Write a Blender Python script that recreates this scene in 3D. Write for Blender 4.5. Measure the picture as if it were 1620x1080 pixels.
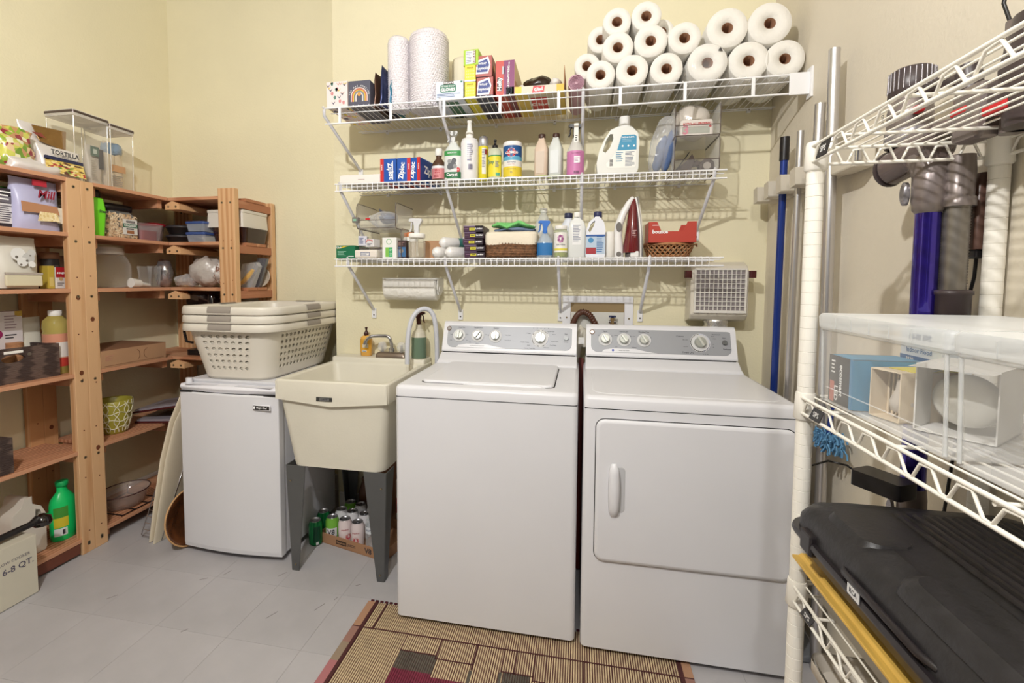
import bpy, bmesh, math, random
from mathutils import Vector, Matrix, noise
PI = math.pi
S = bpy.context.scene
for o in list(bpy.data.objects): bpy.data.objects.remove(o)
C = S.collection

# ---------------------------------------------------------------- camera
cam = bpy.data.cameras.new('camera'); co = bpy.data.objects.new('camera', cam); C.objects.link(co)
Fv = Vector((-0.19443, 0.979255, -0.057069)); Rv = Vector((0.980789, 0.195014, 0.004792)); Uv = Vector((-0.015822, 0.055041, 0.998359))
m = Matrix.Identity(4)
for i in range(3): m[i][0] = Rv[i]; m[i][1] = Uv[i]; m[i][2] = -Fv[i]
m[0][3], m[1][3], m[2][3] = 0.0, -2.4552, 1.3264
co.matrix_world = m
cam.sensor_width = 36; cam.lens = 744.967/1620*36; cam.shift_x = 0.02452; cam.shift_y = -0.03296; cam.clip_start = .02
S.camera = co
# ---------------------------------------------------------------- light and exposure
S.view_settings.view_transform = 'Standard'; S.view_settings.look = 'None'; S.view_settings.gamma = 1; S.view_settings.use_curve_mapping = False
S.view_settings.exposure = 0.0
W = bpy.data.worlds.new('world'); S.world = W; W.use_nodes = True
W.node_tree.nodes['Background'].inputs[0].default_value = (1, .97, .92, 1); W.node_tree.nodes['Background'].inputs[1].default_value = .25
def lamp(name, kind, loc, e, col=(1, .95, .88), size=.05, sy=None, rot=(0, 0, 0)):
    l = bpy.data.lights.new(name, kind); l.energy = e; l.color = col
    if kind == 'AREA':
        l.size = size
        if sy: l.shape = 'RECTANGLE'; l.size_y = sy
    else: l.shadow_soft_size = size
    o = bpy.data.objects.new(name, l); o.location = loc; o.rotation_euler = rot; C.objects.link(o); return o
lamp('ceiling_bulb', 'POINT', (-.72, -2.55, 2.74), 154, (1, .985, .965), .035)
lamp('second_ceiling_bulb', 'POINT', (.05, -3.1, 2.9), 60, (1, .985, .965), .05)
lamp('overhead_fill', 'AREA', (-.8, -1.9, 3.36), 2.5, (1, .99, 1), 2.2, 1.8)  # soft overhead fill, added to lift the shadows; not a fixture
lamp('fill_behind_camera', 'AREA', (-.4, -4.2, 1.7), 1.5, (.95, .97, 1), 2.6, 2.4, (PI/2, 0, 0))  # weak fill added behind the camera, aimed at the back wall

# ---------------------------------------------------------------- materials
def lin(c):
    c = c/255
    return c/12.92 if c <= .04045 else ((c+.055)/1.055)**2.4
def L3(c): return (lin(c[0]), lin(c[1]), lin(c[2]), 1)
MATS = {}
def mat(name, col, rough=.5, metal=0, var=0, scale=8, bump=0, bscale=60, col2=None, kind='noise', stretch=None, alpha=1, trans=0, spec=.5, coat=0, ior=1.45, stops=None):
    if name in MATS: return MATS[name]
    m = bpy.data.materials.new(name); m.use_nodes = True; nt = m.node_tree; N = nt.nodes; K = nt.links
    b = N['Principled BSDF']
    b.inputs['Base Color'].default_value = L3(col); b.inputs['Roughness'].default_value = rough; b.inputs['Metallic'].default_value = metal
    b.inputs['Specular IOR Level'].default_value = spec; b.inputs['Coat Weight'].default_value = coat; b.inputs['IOR'].default_value = ior
    if trans: b.inputs['Transmission Weight'].default_value = trans
    if alpha < 1: b.inputs['Alpha'].default_value = alpha
    tc = N.new('ShaderNodeTexCoord'); mp = N.new('ShaderNodeMapping'); K.new(tc.outputs['Object'], mp.inputs[0])
    if stretch: mp.inputs['Scale'].default_value = stretch
    if var or col2 or stops:
        if kind == 'noise':
            t = N.new('ShaderNodeTexNoise'); t.inputs['Scale'].default_value = scale; t.inputs['Detail'].default_value = 5; f = t.outputs['Fac']
        elif kind == 'voronoi':
            t = N.new('ShaderNodeTexVoronoi'); t.inputs['Scale'].default_value = scale; s_ = N.new('ShaderNodeSeparateColor'); K.new(t.outputs['Color'], s_.inputs[0]); f = s_.outputs[0]
        elif kind == 'wave':
            t = N.new('ShaderNodeTexWave'); t.inputs['Scale'].default_value = scale; t.inputs['Distortion'].default_value = 3.5; t.inputs['Detail'].default_value = 3; t.inputs['Detail Scale'].default_value = 1.5; f = t.outputs['Fac']
        K.new(mp.outputs[0], t.inputs['Vector'])
        r = N.new('ShaderNodeValToRGB'); K.new(f, r.inputs[0])
        if stops:
            e = r.color_ramp.elements; r.color_ramp.interpolation = 'CONSTANT' if kind == 'voronoi' else 'LINEAR'
            while len(e) < len(stops): e.new(.5)
            for i, (p, c) in enumerate(stops): e[i].position = p; e[i].color = L3(c)
        else:
            c2 = col2 or tuple(max(0, c*(1-var)) for c in col)
            r.color_ramp.elements[0].position = .3; r.color_ramp.elements[1].position = .7
            r.color_ramp.elements[0].color = L3(c2); r.color_ramp.elements[1].color = L3(col)
        K.new(r.outputs[0], b.inputs['Base Color'])
    if bump:
        t2 = N.new('ShaderNodeTexNoise'); t2.inputs['Scale'].default_value = bscale; t2.inputs['Detail'].default_value = 3; K.new(mp.outputs[0], t2.inputs['Vector'])
        bp = N.new('ShaderNodeBump'); bp.inputs['Strength'].default_value = bump; bp.inputs['Distance'].default_value = .01; K.new(t2.outputs['Fac'], bp.inputs['Height']); K.new(bp.outputs[0], b.inputs['Normal'])
    MATS[name] = m; return m
def clear(name, col=(255, 255, 255), a=.15, rough=.05):   # thin clear plastic or glass wall: mostly see-through with glossy highlights
    if name in MATS: return MATS[name]
    m = bpy.data.materials.new(name); m.use_nodes = True; nt = m.node_tree; N = nt.nodes; K = nt.links
    b = N['Principled BSDF']; b.inputs['Base Color'].default_value = L3(col); b.inputs['Roughness'].default_value = rough
    tr = N.new('ShaderNodeBsdfTransparent'); mx = N.new('ShaderNodeMixShader'); fr = N.new('ShaderNodeLayerWeight'); fr.inputs[0].default_value = .5
    pw = N.new('ShaderNodeMath'); pw.operation = 'POWER'; pw.inputs[1].default_value = 2.6; K.new(fr.outputs['Facing'], pw.inputs[0])
    ad = N.new('ShaderNodeMath'); ad.operation = 'MULTIPLY_ADD'; ad.use_clamp = True; ad.inputs[1].default_value = .6; ad.inputs[2].default_value = a; K.new(pw.outputs[0], ad.inputs[0])
    K.new(ad.outputs[0], mx.inputs[0]); K.new(tr.outputs[0], mx.inputs[1]); K.new(b.outputs[0], mx.inputs[2]); K.new(mx.outputs[0], N['Material Output'].inputs[0])
    MATS[name] = m; return m
def flat(c, rough=.45): return mat('paint_%d_%d_%d' % c, tuple(int(v*(.93 if min(c) < 200 else .98)) for v in c), rough)
wallm = mat('cream_wall_paint', (236, 228, 196), .75, var=.03, scale=2, bump=.12, bscale=90)
wallw = mat('side_wall_paint', (222, 213, 195), .75, var=.03, scale=2, bump=.12, bscale=90)
ceilm = mat('ceiling_paint', (150, 144, 132), .9)  # unseen ceiling, kept mid-toned to cut bounced light
tilem = mat('floor_tile', (187, 184, 186), .5, var=.09, scale=3.2, bump=.05, bscale=40)
white = mat('appliance_white', (226, 226, 230), .32, var=.015, scale=3, bump=.02, bscale=300)
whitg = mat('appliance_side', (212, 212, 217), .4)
gap = mat('dark_gap', (40, 38, 38), .8)
silver = mat('panel_silver', (158, 160, 165), .4, .1, var=.05, scale=2)
tubm = mat('tub_plastic', (226, 221, 205), .45, var=.03, scale=5, bump=.05, bscale=120)
legm = mat('grey_steel_leg', (105, 106, 106), .45, .5, var=.06, scale=6)
chrome = mat('chrome', (200, 200, 205), .12, 1)
alu = mat('brushed_aluminium', (205, 203, 204), .3, .9)
wirem = mat('white_coated_wire', (238, 238, 240), .35)
rackm = mat('white_epoxy', (240, 236, 226), .35, bump=.02)
wood = mat('pine', (220, 178, 134), .55, kind='wave', scale=1.2, col2=(202, 152, 106), stretch=(9, 9, .7), bump=.06, bscale=30)
woody = mat('pine_along_y', (204, 150, 116), .55, kind='wave', scale=1.6, col2=(176, 118, 86), stretch=(9, .7, 9), bump=.06, bscale=30)
woodx = mat('pine_along_x', (206, 152, 116), .55, kind='wave', scale=1.6, col2=(180, 122, 88), stretch=(.7, 9, 9), bump=.06, bscale=30)
knot = mat('knot', (112, 62, 38), .6)
screwm = mat('screw_steel', (150, 135, 110), .4, .8)
black = mat('black_plastic', (28, 25, 26), .35)
dkgrey = mat('dark_grey_plastic', (62, 58, 60), .4)
kraft = mat('cardboard', (190, 148, 112), .8, var=.06, scale=5)
brownk = mat('brown_cardboard', (142, 100, 72), .8, var=.1, scale=5)
paper = mat('white_paper', (240, 238, 232), .8)
ptm = mat('paper_towel', (232, 229, 222), .9, bump=.25, bscale=70)
basketm = mat('laundry_basket_plastic', (222, 216, 203), .35)
greyb = mat('grey_grip', (152, 144, 135), .6)
txtd = mat('ink_dark', (50, 50, 58), .6)
txtw = mat('ink_white', (245, 245, 245), .6)
red = mat('red', (196, 40, 44), .4); blue = mat('box_blue', (24, 82, 170), .4)
cg = clear('clear_glass', (250, 252, 252), .03, .03)
cp = clear('clear_plastic', (250, 250, 250), .05, .10)
cloud = clear('cloudy_plastic', (226, 228, 228), .42, .35)
bagc = clear('clear_bag', (240, 240, 240), .25, .15)

# ---------------------------------------------------------------- mesh helpers
class MB:
    def __init__(s): s.v = []; s.f = []; s.mi = []; s.sm = []; s.mats = []
    def ix(s, m):
        if m not in s.mats: s.mats.append(m)
        return s.mats.index(m)
    def add(s, vs, fs, m, smooth=False):
        n = len(s.v); k = s.ix(m); s.v += [tuple(v) for v in vs]
        for f in fs: s.f.append(tuple(i+n for i in f)); s.mi.append(k); s.sm.append(smooth)
        return s
    def box(s, x0, x1, y0, y1, z0, z1, m, M=None):
        v = [(x, y, z) for z in (z0, z1) for x, y in ((x0, y0), (x1, y0), (x1, y1), (x0, y1))]
        if M: v = [M @ Vector(p) for p in v]
        return s.add(v, [(3, 2, 1, 0), (4, 5, 6, 7), (0, 1, 5, 4), (1, 2, 6, 5), (2, 3, 7, 6), (3, 0, 4, 7)], m)
    def loft(s, rings, m, caps=(True, True), smooth=True, closed=True):
        n = len(rings[0]); v = [p for r in rings for p in r]; f = []
        for i in range(len(rings)-1):
            for j in range(n if closed else n-1):
                k = (j+1) % n; f.append((i*n+j, i*n+k, (i+1)*n+k, (i+1)*n+j))
        s.add(v, f, m, smooth)
        if caps[0]: s.add(rings[0], [tuple(range(n-1, -1, -1))], m)
        if caps[1]: s.add(rings[-1], [tuple(range(n))], m)
        return s
    def cyl(s, p0, p1, r, m, r1=None, n=12, caps=(True, True), smooth=True):
        p0 = Vector(p0); p1 = Vector(p1); d = (p1-p0).normalized(); a = d.orthogonal().normalized(); b = d.cross(a); r1 = r if r1 is None else r1
        R = [[p+(a*math.cos(2*PI*i/n)+b*math.sin(2*PI*i/n))*q for i in range(n)] for p, q in ((p0, r), (p1, r1))]
        return s.loft(R, m, caps, smooth)
    def tube(s, pts, r, m, n=8, closed=False, caps=True):
        P = [Vector(p) for p in pts]; R = []; a = None
        for i, p in enumerate(P):
            if closed: d = P[(i+1) % len(P)]-P[i-1]
            else: d = P[min(i+1, len(P)-1)]-P[max(i-1, 0)]
            d.normalize()
            a = d.orthogonal().normalized() if a is None else (a-d*a.dot(d)).normalized()
            b = d.cross(a); rr = r(i) if callable(r) else r
            R.append([p+(a*math.cos(2*PI*j/n)+b*math.sin(2*PI*j/n))*rr for j in range(n)])
        if closed: R.append(R[0]); caps = False
        return s.loft(R, m, (caps, caps))
    def prism(s, poly, y0, y1, m, axis='y', smooth=False):       # poly of (x, z), pushed along y (or x / z)
        def P(a, b, t): return {'y': (a, t, b), 'x': (t, a, b), 'z': (a, b, t)}[axis]
        n = len(poly); v = [P(a, b, y0) for a, b in poly]+[P(a, b, y1) for a, b in poly]
        s.add(v, [(i, (i+1) % n, n+(i+1) % n, n+i) for i in range(n)], m, smooth)
        s.add(v, [tuple(range(n-1, -1, -1)), tuple(range(n, 2*n))], m); return s
    def lathe(s, prof, m, cx=0, cy=0, n=24, sx=1, sy=1, e=2, caps=(True, True), ms=None, smooth=True):
        # prof: (r, z) pairs; e is the squareness of the section; ms: material of each segment
        def ring(r, z):
            o = []
            for i in range(n):
                t = 2*PI*(i+.5)/n; c, q = math.cos(t), math.sin(t)
                o.append((cx+math.copysign(abs(c)**(2/e), c)*r*sx, cy+math.copysign(abs(q)**(2/e), q)*r*sy, z))
            return o
        R = [ring(r, z) for r, z in prof]
        if ms:
            for i in range(len(R)-1): s.loft([R[i], R[i+1]], ms[i] or m, (False, False), smooth)
            if caps[0]: s.add(R[0], [tuple(range(n-1, -1, -1))], ms[0] or m)
            if caps[1]: s.add(R[-1], [tuple(range(n))], ms[-1] or m)
        else: s.loft(R, m, caps, smooth)
        return s
    def band(s, r, z0, z1, a0, a1, m, cx=0, cy=0, sx=1, sy=1, n=10, e=2):   # a curved label; angle 0 faces -Y
        v = []
        for z in (z0, z1):
            for i in range(n+1):
                t = a0+(a1-a0)*i/n-PI/2; c, q = math.cos(t), math.sin(t)
                v.append((cx+math.copysign(abs(c)**(2/e), c)*r*sx, cy+math.copysign(abs(q)**(2/e), q)*r*sy, z))
        return s.add(v, [(i, i+1, n+2+i, n+1+i) for i in range(n)], m, True)
    def xf(s, M): s.v = [tuple(M @ Vector(p)) for p in s.v]; return s
    def jig(s, a, sc, seed=0):
        o = []
        for p in s.v:
            q = Vector(p)*sc+Vector((seed, seed*2, 0)); o.append(tuple(Vector(p)+noise.noise_vector(q)*a))
        s.v = o; return s
def rr(x0, x1, y0, y1, z, r, n=5):                        # rounded rectangle ring
    o = []
    for cx, cy, a in ((x1-r, y1-r, 0), (x0+r, y1-r, PI/2), (x0+r, y0+r, PI), (x1-r, y0+r, 1.5*PI)):
        for i in range(n+1): t = a+PI/2*i/n; o.append((cx+r*math.cos(t), cy+r*math.sin(t), z))
    return o
def build(name, mb, parent=None, bev=0, W=False):
    if W and parent is not None: mb.xf(Matrix.Translation(-Vector(parent.location)))
    me = bpy.data.meshes.new(name); me.from_pydata(mb.v, [], mb.f)
    for m in mb.mats: me.materials.append(m)
    me.polygons.foreach_set('material_index', mb.mi); me.polygons.foreach_set('use_smooth', mb.sm); me.update()
    o = bpy.data.objects.new(name, me); C.objects.link(o)
    if parent is not None: o.parent = parent
    if bev: b = o.modifiers.new('bevel', 'BEVEL'); b.width = bev; b.segments = 2; b.limit_method = 'ANGLE'; b.angle_limit = .7
    return o
def thing(name, label, cat, loc, rz=0, group=None):
    o = bpy.data.objects.new(name, None); o.location = loc; o.rotation_euler = (0, 0, rz); o.empty_display_size = .05; C.objects.link(o)
    o['label'] = label; o['category'] = cat
    if group: o['group'] = group
    return o
def solo(name, mb, label, cat, loc=None, rz=0, group=None, bev=0):     # a thing that is one mesh
    o = build(name, mb, None, bev)
    if loc is not None: o.location = loc
    o.rotation_euler = (0, 0, rz); o['label'] = label; o['category'] = cat
    if group: o['group'] = group
    return o
def struct(name, mb, bev=0): o = build(name, mb, None, bev); o['kind'] = 'structure'; return o
def dup(root, loc, rz, label, group=None):
    r = root.copy(); C.objects.link(r); r.location = loc; r.rotation_euler = (0, 0, rz); r['label'] = label
    if group: r['group'] = group
    for ch in list(root.children):
        c = ch.copy(); C.objects.link(c); c.parent = r
        for g in list(ch.children): d = g.copy(); C.objects.link(d); d.parent = c
    return r
TC = {}
def txt(parent, s, size, x, y, z, m, face='F', ang=0, bend=0, bold=0, sx=1, name='lettering', align='CENTER', shear=0):
    k = (s, bold, align)
    if k not in TC:
        c = bpy.data.curves.new('t', 'FONT'); c.body = s; c.size = 1; c.align_x = align; c.align_y = 'CENTER'; c.resolution_u = 2; c.offset = bold; c.extrude = 0
        o = bpy.data.objects.new('t', c); C.objects.link(o); bpy.context.view_layer.update()
        me = bpy.data.meshes.new_from_object(o); TC[k] = ([tuple(v.co) for v in me.vertices], [tuple(p.vertices) for p in me.polygons])
        bpy.data.objects.remove(o); bpy.data.curves.remove(c); bpy.data.meshes.remove(me)
    V, Fs = TC[k]; vs = []; ca, sa = math.cos(ang), math.sin(ang)
    for a, b, _ in V:
        a = (a+shear*b)*size*sx; b = b*size; a, b = a*ca-b*sa, a*sa+b*ca
        if bend: vs.append((x+math.sin(a/bend)*bend, y+bend-math.cos(a/bend)*bend, z+b))
        elif face == 'F': vs.append((x+a, y, z+b))
        elif face == 'R': vs.append((x, y+a, z+b))
        elif face == 'L': vs.append((x, y-a, z+b))
        elif face == 'T': vs.append((x+a, y+b, z))
        elif face == 'B': vs.append((x+a, y-b, z))
    mb = MB(); mb.add(vs, Fs, m)
    return build(name, mb, parent)
def pan(parent, x0, x1, z0, z1, y, m, name='printed_panel', t=.0006): return build(name, MB().box(x0, x1, y-t, y+.001, z0, z1, m), parent)
def lines(parent, x0, x1, z0, z1, y, n, m, name='small_print', t=.0005, seed=1):
    rd = random.Random(seed); mb = MB(); h = (z1-z0)/n
    for i in range(n): e = x1-(x1-x0)*rd.uniform(0, .35); mb.box(x0, e, y-t, y, z1-h*(i+.7), z1-h*(i+.3), m)
    return build(name, mb, parent)

# ================================================================ room
BX0, BX1 = -1.362, .86                    # plumbing wall that stands forward, left edge and right corner
LWX, RCY, RY0, CZ = -2.655, .23, -7.0, 3.4
struct('wall_back', MB().box(BX0, BX1+.1, 0, .3, 0, CZ, wallm))
# no opening is cut here: the outlet box interior is a flat brown panel
struct('wall_back_recess', MB().box(LWX-.1, BX0, RCY, .33, 0, CZ, wallm))
struct('wall_left', MB().box(LWX-.1, LWX, -2.6, RCY, 0, CZ, wallm))
struct('wall_left_far', MB().box(LWX-.1, LWX, RY0, -2.6, 0, CZ, mat('far_wall_low_bounce', (110, 104, 96), .9)))  # far walls out of view, made dark to cut bounced light
struct('wall_right', MB().box(BX1, BX1+.1, -2.6, 0, 0, CZ, wallw))
struct('wall_right_far', MB().box(BX1, BX1+.1, RY0, -2.6, 0, CZ, mat('far_wall_low_bounce', (110, 104, 96), .9)))
struct('wall_front', MB().box(LWX-.1, BX1+.1, RY0-.1, RY0, 0, CZ, mat('far_wall_low_bounce', (110, 104, 96), .9)))
struct('ceiling', MB().box(LWX-.1, BX1+.1, RY0-.1, .33, CZ, CZ+.1, ceilm))
fl = struct('floor', MB().box(LWX, BX1, RY0, RCY, -.05, -.003, mat('tile_joint', (150, 146, 145), .8)))
T = .305; ox = -1.575; oy = -1.0; tiles = {}
sc = MB()
for i in range(-4, 9):
    for j in range(-12, 5):
        x0 = max(ox+i*T, LWX); x1 = min(ox+(i+1)*T, BX1); y0 = max(oy+j*T, RY0); y1 = min(oy+(j+1)*T, RCY)
        if x1-x0 < .01 or y1-y0 < .01 or y1 < -2.6: continue
        k = (round(x1-x0, 3), round(y1-y0, 3)); g = .0004
        if k not in tiles:
            o = build('tile', MB().box(g, k[0]-g, g, k[1]-g, -.003, 0, tilem), fl); tiles[k] = o.data
        else: o = bpy.data.objects.new('tile', tiles[k]); C.objects.link(o); o.parent = fl
        o.location = (x0, y0, 0)
o = build('tile', MB().box(LWX, BX1, RY0, -2.6, -.003, 0, tilem), fl)
rd = random.Random(5)
for (x, y) in ((-1.30, -.62), (-1.02, -.78), (-1.18, -.86), (-1.62, -.72), (-1.55, -.66), (-.98, -.72), (-1.45, -1.0), (-1.9, -.9), (-.93, -.62)):
    a = rd.uniform(.6, 1.3); q = Matrix.Translation((x, y, .0001)) @ Matrix.Rotation(a, 4, 'Z'); l = rd.uniform(.008, .026)
    sc.box(-l, l, -.0012, .0012, 0, .0002, mat('scuff', (110, 100, 98), .8), q)
sc = build('scuff_mark', sc, fl); sc['kind'] = 'stuff'
struct('baseboard_back', MB().box(-1.35, -.69, -.012, 0, 0, .1, paper))
struct('baseboard_left', MB().box(LWX, LWX+.012, -2.6, RCY, 0, .1, paper), .003)
struct('baseboard_recess', MB().box(LWX+.012, BX0, RCY-.012, RCY, 0, .1, paper))

# ================================================================ washer and dryer
def knob(t, x, y, z, r, ang, tilt, m1, m2):
    Mx = Matrix.Translation((x, y, z)) @ Matrix.Rotation(tilt, 4, 'X')
    k = MB(); k.cyl((0, .0, 0), (0, -.004, 0), r*1.5, mat('knob_ring', (208, 208, 208), .5), n=28)
    k.xf(Mx); o = build('knob_ring', k, t)
    k = MB(); k.cyl((0, -.004, 0), (0, -.020, 0), r, m1, r*.88, n=28)
    R = Matrix.Rotation(ang, 4, 'Y'); k.box(-r*.2, r*.2, -.030, -.018, -r*.85, r*.95, m2, R)
    k.xf(Mx); return build('knob', k, t, .0015)
def appliance(name, label, cat, x0, w, yf, kind):
    t = thing(name, label, cat, (x0+w/2, (yf-.12)/2, .009))
    xa, xb = -w/2, w/2; yo = (yf-.12)/2; F0 = yf-yo; B0 = -.13-yo; z0 = .012; zs = .879; zt = .921
    b = MB(); b.loft([rr(xa, xb, F0, B0+.04, z, .02) for z in (z0, zs-.004)], white); build('body', b, t)
    build('seam', MB().box(xa+.004, xb-.004, F0+.004, B0, zs-.004, zs, gap), t)
    b = MB(); b.loft([rr(xa, xb, F0-.002, B0+.04, zs, .02), rr(xa, xb, F0-.002, B0+.04, zt-.014, .02), rr(xa+.004, xb-.004, F0+.003, B0+.04, zt-.003, .02), rr(xa+.014, xb-.014, F0+.014, B0+.03, zt, .016)], white)
    build('top_deck', b, t)
    # sloped riser and console
    yr = -.30-yo; yc = -.205-yo
    rise = [(yr, zt-.004), (yr+.05, zt+.012), (yc, zt+.040), (B0+.03, zt+.040), (B0+.03, zt-.01)]
    build('console_riser', MB().prism([(a, z) for a, z in rise], xa+.01, xb-.01, white, 'x', True), t)
    build('console_seam', MB().box(xa+.018, xb-.018, yc+.004, B0+.02, zt+.040, zt+.043, gap), t)
    pr = [(yc-.002, zt+.043), (yc+.004, zt+.06), (yc+.052, zt+.175), (yc+.062, zt+.186), (yc+.075, zt+.190), (B0+.03, zt+.186), (B0+.035, zt+.043)]
    c = MB(); c.prism(pr, xa+.012, xb-.012, white, 'x'); build('console', c, t, .012)
    # silver fascia plate lying on the tilted front of the console
    tilt = -math.atan2(.048, .115); n = Vector((0, -math.cos(tilt), math.sin(tilt)))
    O = Vector((0, yc+.004+.5*.048, zt+.06+.5*.115)); up = Vector((0, .048, .115)).normalized()
    def onp(x, v, d=0): p = O+up*v+Vector((0, -up.z, up.y))*d; return (x, p.y, p.z)
    f = MB(); ring = []
    hw = w/2-.035; hh = .056
    for x, v, a in ((hw-.02, hh-.006, 0), (-hw+.02, hh-.006, PI/2), (-hw+.03, -hh+.03, PI), (hw-.03, -hh+.03, 1.5*PI)):
        rr_ = .02 if v > 0 else .03
        for i in range(6): q = a+PI/2*i/5; ring.append((x+rr_*math.cos(q), v+rr_*math.sin(q)*(.3 if v > 0 else 1)))
    f.loft([[onp(a, b_, .0002) for a, b_ in ring], [onp(a, b_, .0016) for a, b_ in ring]], silver, smooth=False)
    build('control_panel', f, t)
    sw = MB(); pts = [(-hw+.05, -hh+.001), (-hw+.06, -hh+.012), (-hw+.1, -hh+.019), (-hw+.2, -hh+.019), (-hw+.25, -hh+.008), (-hw+.3, -hh+.001)]
    sw.add([onp(a, b_, .0019) for a, b_ in pts], [tuple(range(len(pts)))], white); build('panel_swoosh', sw, t)
    kx = [xa+.095, xa+.190, xa+.280] if kind == 'w' else [xa+.10, xa+.185, xa+.275]
    an = (0, .6, 0) if kind == 'w' else (-.5, -.6, -.5)
    ta = -math.atan2(up.y, up.z)
    for x, a in zip(kx, an): p = onp(x, .005, .0016); knob(t, p[0], p[1], p[2], .021, a, ta, mat('knob_silver', (165, 167, 160), .3, .6), mat('knob_grip', (200, 202, 196), .3, .6))
    dx = xb-.185 if kind == 'w' else xb-.165
    # segmented ring round the cycle dial
    dcol = (mat('seg_black', (38, 30, 34), .5), mat('seg_white', (235, 235, 235), .5), mat('seg_blue', (170, 180, 215), .5), mat('seg_navy', (70, 75, 110), .5))
    sg = MB(); ns = 30
    for i in range(ns):
        a0 = 2*PI*i/ns; a1 = 2*PI*(i+.75)/ns
        if kind == 'w': mm = dcol[0] if i in (3, 4, 5, 6, 8, 9, 15, 16, 17) else dcol[2] if i in (26, 27, 28, 29, 0) else dcol[1] if i % 3 else dcol[0]
        else: mm = dcol[0] if 8 <= i <= 23 else dcol[2] if i < 8 else dcol[3]
        q = [onp(dx+r_*math.cos(a), .001+r_*math.sin(a), .0024) for r_, a in ((.030, a0), (.042, a0), (.042, a1), (.030, a1))]
        sg.add(q, [(0, 1, 2, 3)], mm)
    build('dial_scale', sg, t); p = onp(dx, .001, .0016)
    q = MB(); ring = [onp(dx+.044*math.cos(2*PI*i/32), .001+.044*math.sin(2*PI*i/32), .0021) for i in range(32)]; q.add(ring, [tuple(range(32))], mat('knob_ring', (208, 208, 208), .5)); build('dial_ring', q, t)
    k = knob(t, p[0], p[1], p[2], .026, 0 if kind == 'w' else -.5, ta, mat('knob_silver', (165, 167, 160), .3, .6), mat('knob_grip', (200, 202, 196), .3, .6)); k.name = 'cycle_dial'
    def disc(x, v, r, m, nm, d=.004):
        b_ = MB(); b_.cyl(onp(x, v, .001), onp(x, v, d), r, m, n=20); return build(nm, b_, t)
    disc(xa+.040, .040, .012, mat('badge_dark', (95, 80, 72), .3, .7), 'round_badge'); disc(xa+.040, .040, .008, chrome, 'badge_centre', .0048)
    disc(xb-.062, .004, .011, mat('button_grey', (110, 112, 112), .3, .5), 'start_button', .009)
    def lab(s, x, v, size=.0085):
        o_ = txt(t, s, size, 0, 0, 0, txtd, 'F', bold=.01); Mx = Matrix.Translation(onp(x, v, .0022)) @ Matrix.Rotation(ta, 4, 'X'); o_.data.transform(Mx)
    if kind == 'w':
        for s_, x in (('Load Size', kx[0]+.01), ('Temperature', kx[1]), ('Options', kx[2])): lab(s_, x, .047)
        for s_, x, v in (('Super', kx[0]-.04, .01), ('Small', kx[0]+.04, .012), ('Med', kx[0]+.042, -.02), ('Large', kx[0]-.04, -.02), ('Hot', kx[1]-.036, -.028), ('Warm', kx[1], -.036), ('Cold', kx[1]+.04, .012), ('Extra Rinse', kx[2]+.062, .013), ('Second Rinse', kx[2]+.062, -.014), ('Off', kx[2]-.035, .01)): lab(s_, x, v, .0055)
        for s_, x, v in (('Speed Wash', .05, .036), ('Whites', -.058, .025), ('Colors', .066, .022), ('Towels / Sheets', -.075, -.02), ('Active Wear', .07, -.013), ('Jeans', -.055, -.035), ('Hand Wash', .062, -.032), ('Delicates', .03, -.045), ('Casuals / Easy Care', -.05, -.050)): lab(s_, dx+x, v, .0065)
        lab('Start', xb-.062, .026, .0075); lab('Pull to start', xb-.062, -.014, .0045); lab('HYDROWAVE TECHNOLOGY', xa+.19, -.046, .0055)
        for i in range(5): lab('v', dx-.035+i*.018, .052, .009)
    else:
        for s_, x in (('Signal', kx[0]), ('Fabric Care', kx[1]), ('Wrinkle Care', kx[2])): lab(s_, x, .045)
        for s_, x, v in (('Off', kx[0]-.03, .024), ('Loud', kx[0]+.03, .024), ('Cottons', kx[1]-.035, .026), ('Easy Care', kx[1]+.04, .024), ('Delicates', kx[1]+.045, -.03), ('Low', kx[1]-.035, -.03), ('On', kx[2]+.03, .02)): lab(s_, x, v, .0055)
        for s_, x, v, z_ in (('Cottons', -.085, .03, .010), ('Permanent', .07, .042, .008), ('Press', .055, .033, .006), ('Timed Dry', -.055, -.046, .011), ('Delicates', .112, -.026, .009), ('More Dry', -.062, .014, .0055), ('Less Dry', -.062, -.018, .0055), ('Damp', .062, .022, .0055), ('70', .055, -.005, .0055), ('40', .055, -.018, .0055), ('20  40  60', .02, -.051, .0055)): lab(s_, dx+x, v, z_)
        lab('Start', xb-.062, .026, .0085); lab('Sensor Dry System', xa+.185, -.046, .006)
        b_ = disc(xa+.135, -.046, .0055, mat('logo_blue', (60, 80, 170), .4), 'sensor_logo', .0022)
    if kind == 'w':
        # recessed lid
        x0_, x1_, y0_, y1_ = xa+.083, xb-.090, F0+.065, yr-.005
        b = MB(); b.loft([rr(x0_-.004, x1_+.004, y0_-.004, y1_, zt+.0002, .03), rr(x0_-.004, x1_+.004, y0_-.004, y1_, zt+.0008, .03)], gap, smooth=False); build('lid_gap', b, t)
        b = MB(); b.loft([rr(x0_, x1_, y0_, y1_+.02, zt, .03), rr(x0_, x1_, y0_, y1_+.02, zt+.007, .03), rr(x0_+.006, x1_-.006, y0_+.006, y1_+.02, zt+.010, .026)], white); build('lid', b, t)
        b = MB(); b.loft([rr(x0_+.17, x1_-.03, y0_-.010, y0_+.004, zt+.0006, .006), rr(x0_+.19, x1_-.05, y0_-.006, y0_+.004, zt+.0075, .005)], white); build('lid_lip', b, t)
    else:
        b = MB(); b.loft([rr(xa+.03, xb-.03, F0+.04, yr-.01, zt-.0005, .05), rr(xa+.034, xb-.034, F0+.044, yr-.014, zt+.0016, .05)], white); build('raised_top_panel', b, t)
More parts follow.
